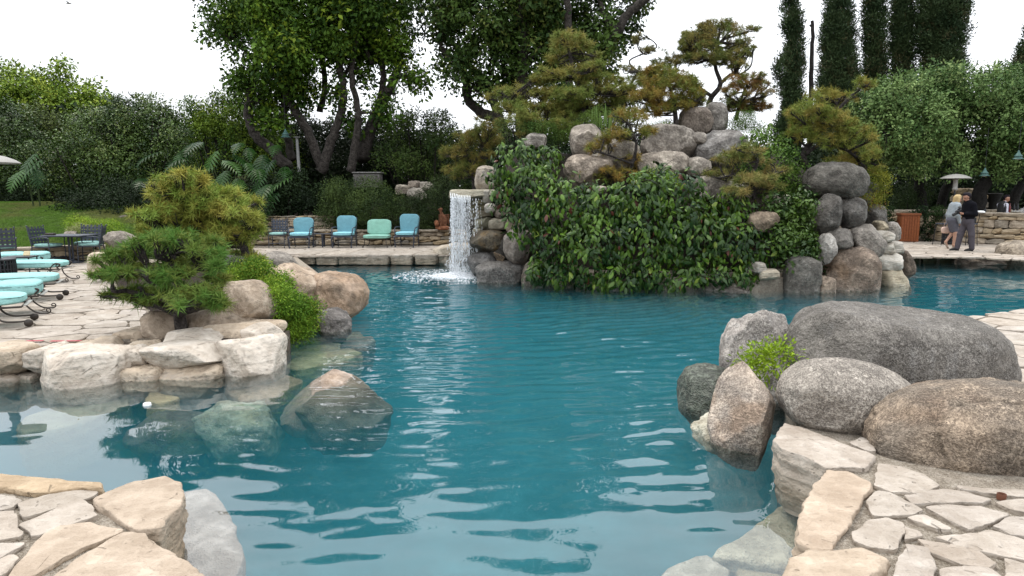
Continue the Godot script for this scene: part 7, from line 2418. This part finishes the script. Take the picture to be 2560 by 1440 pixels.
# ---------------------------------------------------------------- people
# bones: [a, b, radius at a, radius at b, colour]; one skin is drawn round all of them
func skin_mesh(bones: Array, cell: float, blend: float, smooth_col := true) -> ArrayMesh:
	var near := {}
	for n in bones.size():
		var e = bones[n]
		var r := maxf(e[2], e[3]) + blend * 0.6 + cell * 2.0
		var lo := ((e[0] as Vector3).min(e[1]) - Vector3.ONE * r) / cell
		var hi := ((e[0] as Vector3).max(e[1]) + Vector3.ONE * r) / cell
		for x in range(int(floor(lo.x)), int(ceil(hi.x)) + 1):
			for y in range(int(floor(lo.y)), int(ceil(hi.y)) + 1):
				for z in range(int(floor(lo.z)), int(ceil(hi.z)) + 1):
					var p := Vector3(x, y, z) * cell
					var d := bone_distance(p, e)
					if d > blend * 0.6 + cell * 2.2:
						continue
					var key := Vector3i(x, y, z)
					if near.has(key):
						var old = near[key]
						var h := clampf(0.5 + 0.5 * (old[0] - d) / blend, 0.0, 1.0)
						near[key] = [lerpf(old[0], d, h) - blend * h * (1.0 - h), d if d < old[1] else old[1], n if d < old[1] else old[2]]
					else:
						near[key] = [d, d, n]
	var b := MB.new()
	var at_cell := {}
	var corners := [Vector3i(0, 0, 0), Vector3i(1, 0, 0), Vector3i(0, 1, 0), Vector3i(1, 1, 0), Vector3i(0, 0, 1), Vector3i(1, 0, 1), Vector3i(0, 1, 1), Vector3i(1, 1, 1)]
	var edges := [[0, 1], [2, 3], [4, 5], [6, 7], [0, 2], [1, 3], [4, 6], [5, 7], [0, 4], [1, 5], [2, 6], [3, 7]]
	for key in near:
		var v := []
		var any_in := false
		var any_out := false
		for c in corners:
			var q = near.get(key + c)
			var d: float = q[0] if q != null else 1.0
			v.append(d)
			if d < 0.0:
				any_in = true
			else:
				any_out = true
		if not (any_in and any_out):
			continue
		var sum := Vector3.ZERO
		var cnt := 0
		for e in edges:
			if (v[e[0]] < 0.0) != (v[e[1]] < 0.0):
				var f: float = v[e[0]] / (v[e[0]] - v[e[1]])
				sum += Vector3(corners[e[0]]).lerp(Vector3(corners[e[1]]), clampf(f, 0.0, 1.0))
				cnt += 1
		b.tint = bones[near[key][2]][4]
		at_cell[key] = b.p((Vector3(key) + sum / cnt) * cell)
	for key in near:
		var d0: float = near[key][0]
		for ax in 3:
			var step := Vector3i.ZERO
			step[ax] = 1
			var q = near.get(key + step)
			if q == null or (d0 < 0.0) == (q[0] < 0.0):
				continue
			var u := Vector3i.ZERO
			var w := Vector3i.ZERO
			u[(ax + 1) % 3] = 1
			w[(ax + 2) % 3] = 1
			var c0 = at_cell.get(key)
			var c1 = at_cell.get(key - u)
			var c2 = at_cell.get(key - u - w)
			var c3 = at_cell.get(key - w)
			if c0 == null or c1 == null or c2 == null or c3 == null:
				continue
			if d0 < 0.0:
				b.q(c0, c1, c2, c3)
			else:
				b.q(c3, c2, c1, c0)
	return b.mesh()

func bone_distance(p: Vector3, e: Array) -> float:
	var a: Vector3 = e[0]
	var ab: Vector3 = e[1] - a
	var l := ab.length_squared()
	var t := clampf((p - a).dot(ab) / l, 0.0, 1.0) if l > 1e-9 else 0.0
	var q := p - (a + ab * t)
	if e.size() > 5:                       # flattened across: [.., squash as Vector3]
		q *= e[5]
	return q.length() - lerpf(e[2], e[3], t)

func head_bones(c: Vector3, look: Vector3, col: Color) -> Array:     # c: middle of the head
	var f := look.normalized()
	var s := Vector3.UP.cross(f).normalized()
	var u := f.cross(s)
	var lip := Color(col.r * 0.8, col.g * 0.5, col.b * 0.5)
	return [
		[c + u * 0.03 - f * 0.015, c + u * 0.035 + f * 0.01, 0.086, 0.08, col], [c - u * 0.02 + f * 0.03, c - u * 0.075 + f * 0.05, 0.062, 0.036, col],
		[c + u * 0.005 + f * 0.085, c - u * 0.03 + f * 0.108, 0.012, 0.017, col], [c - u * 0.062 + f * 0.086 - s * 0.016, c - u * 0.062 + f * 0.086 + s * 0.016, 0.009, 0.009, lip],
		[c + u * 0.012 + f * 0.078 - s * 0.032, c + u * 0.012 + f * 0.079 - s * 0.03, 0.012, 0.012, Color(0.06, 0.04, 0.03)], [c + u * 0.012 + f * 0.078 + s * 0.032, c + u * 0.012 + f * 0.079 + s * 0.03, 0.012, 0.012, Color(0.06, 0.04, 0.03)],
		[c - s * 0.078 + u * 0.015, c - s * 0.080 - u * 0.03, 0.018, 0.012, col], [c + s * 0.078 + u * 0.015, c + s * 0.080 - u * 0.03, 0.018, 0.012, col]]

func hand_bones(wrist: Vector3, dir: Vector3, palm: Vector3, col: Color, curl := 0.5) -> Array:     # palm: the way the palm faces
	var d := dir.normalized()
	var s := d.cross(palm).normalized()
	var n := s.cross(d).normalized()
	var out := [[wrist, wrist + d * 0.08 - s * 0.02, 0.024, 0.024, col], [wrist, wrist + d * 0.08 + s * 0.018, 0.024, 0.024, col]]
	for k in 4:
		var root := wrist + d * 0.085 + s * (-0.032 + k * 0.021)
		var l: float = [0.06, 0.075, 0.08, 0.07][k]
		var mid := root + (d * cos(curl) + n * sin(curl)) * l * 0.5
		var tip := mid + (d * cos(curl * 2.2) + n * sin(curl * 2.2)) * l * 0.5
		out.append([root, mid, 0.010, 0.009, col])
		out.append([mid, tip, 0.009, 0.008, col])
	var th := wrist + d * 0.03 + s * 0.035
	out.append([th, th + (d * 0.7 + s * 0.6 + n * 0.4).normalized() * 0.045, 0.013, 0.011, col])
	out.append([th + (d * 0.7 + s * 0.6 + n * 0.4).normalized() * 0.045, th + (d * 1.0 + s * 0.5 + n * 0.8).normalized() * 0.085, 0.011, 0.009, col])
	return out

func joined_skin(parts_list: Array) -> ArrayMesh:            # several skins of one figure as one mesh
	var b := MB.new()
	for m in parts_list:
		var arr: Array = m.surface_get_arrays(0)
		var first := b.v.size()
		b.v.append_array(arr[Mesh.ARRAY_VERTEX])
		b.c.append_array(arr[Mesh.ARRAY_COLOR])
		for w in arr[Mesh.ARRAY_INDEX]:
			b.i.append(first + w)
	return b.mesh()

func build_people():
	var skin := Color(0.50, 0.29, 0.20)
	var wide := Vector3(1, 1, 1)
	# --- the woman, facing right, one heel lifted
	var t := thing("person", "blond person in a pale denim jacket, grey dress and heeled sandals, facing the man", "person", on(2378, 622, 0))
	var hip := 0.93
	var head := Vector3(0.06, 1.60, 0.02)
	var body := skin_mesh([[Vector3(0.0, hip, 0), Vector3(0.0, 1.12, 0), 0.13, 0.11, skin], [Vector3(0.0, 1.12, 0), Vector3(0.02, 1.36, 0), 0.11, 0.12, skin], [Vector3(0.02, 1.40, 0.0), Vector3(0.04, 1.52, 0.01), 0.05, 0.045, skin],
		[Vector3(0.0, hip, 0.08), Vector3(0.03, 0.52, 0.09), 0.085, 0.055, skin], [Vector3(0.03, 0.52, 0.09), Vector3(0.0, 0.14, 0.09), 0.058, 0.034, skin], [Vector3(0.0, 0.12, 0.09), Vector3(0.13, 0.035, 0.09), 0.034, 0.026, skin],
		[Vector3(0.0, hip, -0.08), Vector3(0.05, 0.53, -0.07), 0.085, 0.055, skin], [Vector3(0.05, 0.53, -0.07), Vector3(-0.16, 0.22, -0.06), 0.056, 0.034, skin], [Vector3(-0.16, 0.22, -0.06), Vector3(-0.09, 0.06, -0.06), 0.034, 0.024, skin],
		[Vector3(0.02, 1.36, 0.17), Vector3(-0.02, 1.10, 0.22), 0.045, 0.036, skin], [Vector3(-0.02, 1.10, 0.22), Vector3(0.06, 0.88, 0.22), 0.036, 0.026, skin], [Vector3(0.0, 1.36, -0.17), Vector3(-0.05, 1.1, -0.21), 0.045, 0.036, skin], [Vector3(-0.05, 1.1, -0.21), Vector3(-0.05, 0.86, -0.2), 0.036, 0.026, skin]], 0.016, 0.04)
	part("body", joined_skin([body, skin_mesh(head_bones(head, Vector3(1, -0.25, 0.1), skin), 0.006, 0.02), skin_mesh(hand_bones(Vector3(0.065, 0.87, 0.22), Vector3(0.25, -1, 0), Vector3(1, 0, -0.3), skin), 0.005, 0.008), skin_mesh(hand_bones(Vector3(-0.05, 0.85, -0.2), Vector3(0.1, -1, 0), Vector3(1, 0, 0.3), skin, 0.9), 0.005, 0.008)]), M.skin, t)
	var blond := Color(0.55, 0.40, 0.20)
	part("hair", skin_mesh([[head + Vector3(-0.02, 0.065, 0), head + Vector3(0.03, 0.075, 0), 0.088, 0.075, blond], [head + Vector3(-0.055, 0.03, 0), head + Vector3(-0.10, -0.13, 0.0), 0.085, 0.055, blond * 0.85], [head + Vector3(-0.01, 0.02, 0.06), head + Vector3(-0.03, -0.15, 0.075), 0.045, 0.03, blond], [head + Vector3(-0.01, 0.02, -0.06), head + Vector3(-0.03, -0.15, -0.075), 0.045, 0.03, blond * 0.9]], 0.010, 0.03), M.hair, t)
	var dress := Color(0.17, 0.17, 0.20)
	part("dress", skin_mesh([[Vector3(-0.03, hip + 0.02, 0), Vector3(0.0, 1.3, 0), 0.15, 0.105, dress], [Vector3(-0.03, hip, 0.05), Vector3(0.03, 0.60, 0.06), 0.15, 0.10, dress], [Vector3(-0.03, hip, -0.05), Vector3(0.04, 0.60, -0.06), 0.15, 0.10, dress]], 0.014, 0.05), M.clothes, t)
	var denim := Color(0.42, 0.47, 0.50)
	part("jacket", skin_mesh([[Vector3(-0.01, 1.08, 0), Vector3(0.01, 1.38, 0), 0.178, 0.16, denim, Vector3(1.0, 1, 0.86)], [Vector3(0.01, 1.40, 0.17), Vector3(-0.03, 1.10, 0.235), 0.075, 0.062, denim * 1.05], [Vector3(-0.03, 1.10, 0.235), Vector3(0.05, 0.86, 0.23), 0.062, 0.048, denim], [Vector3(0.0, 1.40, -0.17), Vector3(-0.06, 1.1, -0.22), 0.075, 0.062, denim * 0.95], [Vector3(-0.06, 1.1, -0.22), Vector3(-0.055, 0.86, -0.21), 0.062, 0.048, denim * 0.95], [Vector3(-0.02, 1.44, 0), Vector3(0.06, 1.46, 0), 0.07, 0.06, denim * 1.1]], 0.013, 0.04), M.clothes, t)
	var shoe := Color(0.42, 0.33, 0.27)
	for k in 2:
		var z := 0.09 if k == 0 else -0.06
		var heel := Vector3(-0.03, 0.085, z) if k == 0 else Vector3(-0.19, 0.20, z)
		var toe := Vector3(0.15, 0.012, z) if k == 0 else Vector3(-0.05, 0.012, z)
		var sh := MB.new()
		sh.tint = shoe
		sh.tube(curve_points([heel, heel.lerp(toe, 0.55) - Vector3(0, 0.012, 0), toe], 4), [0.022, 0.024, 0.026, 0.028, 0.03, 0.032, 0.032, 0.03, 0.018], 8)
		sh.tube([heel, Vector3(heel.x - 0.015, 0.004 if k == 0 else 0.11, z)], [0.014, 0.006], 6)
		part("shoe", sh.mesh(), M.plain, t)
	# her bag
	var bag := thing("handbag", "pale pink handbag hanging from the woman's far arm", "bag", t.position + Vector3(-0.09, 0.60, -0.2))
	part("bag_body", rock_mesh(Vector3(0.30, 0.22, 0.12), 151, {"level": 2, "box": 4.0, "rough": 0.03, "cuts": 0, "col": Color(0.45, 0.33, 0.28)}), M.plain, bag)
	var hb := MB.new()
	hb.tint = Color(0.40, 0.29, 0.24)
	var hl := curve_points([Vector3(-0.08, 0.09, 0), Vector3(-0.05, 0.24, 0), Vector3(0.04, 0.27, 0), Vector3(0.09, 0.09, 0)], 5)
	hb.tube(hl, taper(hl.size(), 0.010, 0.010), 6)
	part("handle", hb.mesh(), M.plain, bag)
	# --- the man, facing left, looking down at the camera in his hands
	t = thing("person", "black haired person in a black shirt and grey trousers, looking down at a camera", "person", on(2412, 628, 0))
	head = Vector3(-0.09, 1.66, 0.0)
	var sk := Color(0.42, 0.22, 0.15)
	var tr := Color(0.115, 0.105, 0.12)
	body = skin_mesh([[Vector3(0.02, 0.98, 0), Vector3(0.03, 1.2, 0), 0.13, 0.14, sk], [Vector3(0.03, 1.2, 0), Vector3(0.0, 1.42, 0), 0.14, 0.13, sk], [Vector3(-0.01, 1.46, 0), Vector3(-0.06, 1.60, 0), 0.06, 0.055, sk],
		[Vector3(0.02, 0.98, 0.1), Vector3(0.08, 0.52, 0.12), 0.09, 0.06, sk], [Vector3(0.08, 0.52, 0.12), Vector3(0.12, 0.1, 0.13), 0.06, 0.04, sk], [Vector3(0.12, 0.06, 0.13), Vector3(-0.04, 0.035, 0.13), 0.04, 0.03, sk],
		[Vector3(0.02, 0.98, -0.1), Vector3(-0.1, 0.52, -0.12), 0.09, 0.06, sk], [Vector3(-0.1, 0.52, -0.12), Vector3(-0.17, 0.1, -0.12), 0.06, 0.04, sk], [Vector3(-0.17, 0.06, -0.12), Vector3(-0.33, 0.035, -0.12), 0.04, 0.03, sk],
		[Vector3(0.02, 1.42, 0.2), Vector3(0.04, 1.15, 0.25), 0.055, 0.045, sk], [Vector3(0.04, 1.15, 0.25), Vector3(-0.20, 1.16, 0.10), 0.042, 0.030, sk], [Vector3(0.02, 1.42, -0.2), Vector3(0.02, 1.15, -0.25), 0.055, 0.045, sk], [Vector3(0.02, 1.15, -0.25), Vector3(-0.22, 1.18, -0.1), 0.042, 0.03, sk]], 0.016, 0.04)
	part("body", joined_skin([body, skin_mesh(head_bones(head, Vector3(-1, -0.45, 0.05), sk), 0.006, 0.02), skin_mesh(hand_bones(Vector3(-0.20, 1.16, 0.10), Vector3(-1, 0.1, -0.5), Vector3(0.2, 0.8, -0.6), sk, 0.7), 0.005, 0.008), skin_mesh(hand_bones(Vector3(-0.22, 1.18, -0.1), Vector3(-1, 0.1, 0.45), Vector3(0.2, 0.5, 0.8), sk, 0.7), 0.005, 0.008)]), M.skin, t)
	var black := Color(0.012, 0.011, 0.012)
	part("hair", skin_mesh([[head + Vector3(0.01, 0.07, 0), head + Vector3(-0.04, 0.078, 0), 0.088, 0.072, black], [head + Vector3(0.05, 0.05, 0), head + Vector3(0.06, -0.05, 0), 0.082, 0.055, black], [head + Vector3(0.01, 0.04, 0.055), head + Vector3(0.015, 0.0, 0.06), 0.04, 0.025, black], [head + Vector3(0.01, 0.04, -0.055), head + Vector3(0.015, 0.0, -0.06), 0.04, 0.025, black]], 0.010, 0.03), M.hair, t)
	var shirt := Color(0.012, 0.014, 0.019)
	part("shirt", skin_mesh([[Vector3(0.02, 1.0, 0), Vector3(0.03, 1.2, 0), 0.165, 0.175, shirt, Vector3(1.05, 1, 0.85)], [Vector3(0.03, 1.2, 0), Vector3(0.0, 1.43, 0), 0.175, 0.15, shirt, Vector3(1.05, 1, 0.8)], [Vector3(0.02, 1.44, 0.19), Vector3(0.05, 1.15, 0.26), 0.085, 0.07, shirt], [Vector3(0.05, 1.15, 0.26), Vector3(-0.17, 1.16, 0.12), 0.065, 0.048, shirt], [Vector3(0.02, 1.44, -0.19), Vector3(0.02, 1.15, -0.26), 0.085, 0.07, shirt], [Vector3(0.02, 1.15, -0.26), Vector3(-0.18, 1.18, -0.12), 0.065, 0.048, shirt], [Vector3(-0.01, 1.49, 0), Vector3(-0.03, 1.53, 0), 0.075, 0.068, shirt]], 0.014, 0.04), M.clothes, t)
	part("trousers", skin_mesh([[Vector3(0.02, 1.02, 0), Vector3(0.02, 0.92, 0), 0.16, 0.16, tr, Vector3(1.0, 1, 0.9)], [Vector3(0.02, 0.94, 0.09), Vector3(0.08, 0.52, 0.12), 0.115, 0.09, tr], [Vector3(0.08, 0.52, 0.12), Vector3(0.12, 0.10, 0.13), 0.09, 0.075, tr], [Vector3(0.02, 0.94, -0.09), Vector3(-0.1, 0.52, -0.12), 0.115, 0.09, tr], [Vector3(-0.1, 0.52, -0.12), Vector3(-0.17, 0.10, -0.12), 0.09, 0.075, tr]], 0.015, 0.04), M.clothes, t)
	var sb := MB.new()
	for e in [[0.15, -0.10, 0.13], [-0.13, -0.40, -0.12]]:
		var s2 := MB.new()
		s2.tint = Color(0.014, 0.013, 0.013)
		s2.tube([Vector3(e[0], 0.05, e[2]), Vector3(lerpf(e[0], e[1], 0.4), 0.055, e[2]), Vector3(lerpf(e[0], e[1], 0.8), 0.04, e[2]), Vector3(e[1], 0.03, e[2])], [0.045, 0.05, 0.042, 0.022], 10)
		part("shoe", s2.mesh(), M.plain, t)
	var belt := MB.new()
	belt.tint = Color(0.02, 0.02, 0.02)
	belt.box(Vector3(0.10, 0.97, 0.15), Vector3(0.12, 0.16, 0.07), Basis.IDENTITY, 0.015)
	part("belt_pouch", belt.mesh(), M.plain, t)
	var cam_t := thing("camera_rig", "black camera held up by the man in both hands", "camera", t.position + Vector3(-0.30, 1.22, 0.0))
	var cb := MB.new()
	cb.tint = Color(0.015, 0.015, 0.016)
	cb.box(Vector3.ZERO, Vector3(0.12, 0.11, 0.14), Basis(Vector3.BACK, 0.5), 0.012)
	cb.box(Vector3(0.01, 0.075, 0), Vector3(0.07, 0.05, 0.07), Basis(Vector3.BACK, 0.5), 0.01)
	part("camera_body", cb.mesh(), M.plain, cam_t)
	cb = MB.new()
	cb.tint = Color(0.02, 0.02, 0.02)
	cb.tube([Vector3(-0.04, -0.03, 0), Vector3(-0.17, -0.11, 0)], [0.048, 0.042], 14)
	part("lens", cb.mesh(), M.plain, cam_t)
	cb = MB.new()
	cb.tint = Color(0.1, 0.1, 0.1)
	cb.box(Vector3(0.03, 0.13, 0), Vector3(0.06, 0.09, 0.07), Basis(Vector3.BACK, 0.9), 0.01)
	part("flash", cb.mesh(), M.plain, cam_t)
	# --- the waiter behind the bar, turned to the right
	t = thing("person", "person with dark hair in a white shirt and black waistcoat working behind the bar", "person", at(2500, 560, 25.9) * Vector3(1, 0, 1))
	head = Vector3(0.12, 1.60, 0.05)
	body = skin_mesh([[Vector3(0, 0.0, 0.1), Vector3(0, 0.9, 0.08), 0.07, 0.1, Color(0.02, 0.02, 0.02)], [Vector3(0, 0.0, -0.1), Vector3(0, 0.9, -0.08), 0.07, 0.1, Color(0.02, 0.02, 0.02)], [Vector3(0, 0.95, 0), Vector3(0.02, 1.38, 0), 0.15, 0.14, Color(0.02, 0.02, 0.022), Vector3(1.1, 1, 0.85)], [Vector3(0.03, 1.43, 0.02), Vector3(0.09, 1.54, 0.04), 0.06, 0.05, sk],
		[Vector3(0.03, 1.37, 0.19), Vector3(0.02, 1.12, 0.24), 0.075, 0.06, Color(0.62, 0.61, 0.68)], [Vector3(0.02, 1.12, 0.24), Vector3(0.14, 0.98, 0.26), 0.055, 0.04, Color(0.62, 0.61, 0.68)], [Vector3(0.03, 1.37, -0.19), Vector3(0.1, 1.12, -0.2), 0.075, 0.06, Color(0.62, 0.61, 0.68)], [Vector3(0.1, 1.12, -0.2), Vector3(0.25, 1.05, -0.1), 0.055, 0.04, Color(0.62, 0.61, 0.68)], [Vector3(0.03, 1.44, 0.02), Vector3(0.06, 1.47, 0.03), 0.075, 0.065, Color(0.62, 0.61, 0.68)]], 0.02, 0.035)
	part("body", joined_skin([body, skin_mesh(head_bones(head, Vector3(1, -0.3, 0.35), sk), 0.007, 0.02), skin_mesh(hand_bones(Vector3(0.16, 0.96, 0.26), Vector3(0.8, -0.6, 0), Vector3(0, -1, 0), sk), 0.006, 0.008), skin_mesh(hand_bones(Vector3(0.27, 1.04, -0.09), Vector3(0.9, -0.3, 0.2), Vector3(0, -1, 0), sk), 0.006, 0.008)]), M.skin, t)
	part("hair", skin_mesh([[head + Vector3(-0.02, 0.07, -0.01), head + Vector3(0.03, 0.08, 0.01), 0.088, 0.072, black], [head + Vector3(-0.05, 0.04, -0.02), head + Vector3(-0.05, -0.04, -0.02), 0.07, 0.05, black]], 0.012, 0.03), M.hair, t)
	# --- the guest cut by the right edge
	t = thing("person", "person in a pale scarf half cut off by the right edge, beyond the bar", "person", at(2562, 560, 26.2) * Vector3(1, 0, 1))
	head = Vector3(-0.02, 1.42, 0.06)
	body = skin_mesh([[Vector3(0, 0.0, 0.1), Vector3(0, 0.8, 0.08), 0.07, 0.1, Color(0.05, 0.05, 0.06)], [Vector3(0, 0.0, -0.1), Vector3(0, 0.8, -0.08), 0.07, 0.1, Color(0.05, 0.05, 0.06)], [Vector3(0, 0.85, 0), Vector3(0.0, 1.18, 0), 0.14, 0.13, Color(0.35, 0.34, 0.33), Vector3(0.85, 1, 1.05)], [Vector3(0.0, 1.24, 0.02), Vector3(-0.01, 1.36, 0.04), 0.055, 0.05, skin],
		[Vector3(-0.18, 1.18, 0.0), Vector3(-0.22, 0.95, 0.06), 0.06, 0.05, Color(0.38, 0.37, 0.36)], [Vector3(-0.22, 0.95, 0.06), Vector3(-0.1, 0.9, 0.22), 0.05, 0.035, Color(0.38, 0.37, 0.36)], [Vector3(0.18, 1.18, 0.0), Vector3(0.22, 0.95, 0.06), 0.06, 0.05, Color(0.38, 0.37, 0.36)], [Vector3(0.22, 0.95, 0.06), Vector3(0.1, 0.9, 0.22), 0.05, 0.035, Color(0.38, 0.37, 0.36)]], 0.02, 0.035)
	part("body", joined_skin([body, skin_mesh(head_bones(head, Vector3(-0.5, -0.1, 1), skin), 0.007, 0.02), skin_mesh(hand_bones(Vector3(-0.08, 0.9, 0.24), Vector3(0.6, 0, 0.7), Vector3(0, -1, 0), skin), 0.006, 0.008), skin_mesh(hand_bones(Vector3(0.08, 0.9, 0.24), Vector3(-0.6, 0, 0.7), Vector3(0, -1, 0), skin), 0.006, 0.008)]), M.skin, t)
	part("hair", skin_mesh([[head + Vector3(0.0, 0.07, -0.02), head + Vector3(0.0, 0.08, 0.02), 0.086, 0.07, Color(0.10, 0.06, 0.04)], [head + Vector3(0.0, 0.03, -0.05), head + Vector3(0.0, -0.1, -0.06), 0.075, 0.05, Color(0.09, 0.055, 0.035)]], 0.012, 0.03), M.hair, t)
	part("scarf", skin_mesh([[Vector3(-0.07, 1.24, 0.08), Vector3(0.07, 1.24, 0.08), 0.05, 0.05, Color(0.5, 0.49, 0.47)], [Vector3(-0.05, 1.22, 0.11), Vector3(-0.07, 1.0, 0.15), 0.045, 0.03, Color(0.5, 0.49, 0.47)]], 0.014, 0.03), M.clothes, t)
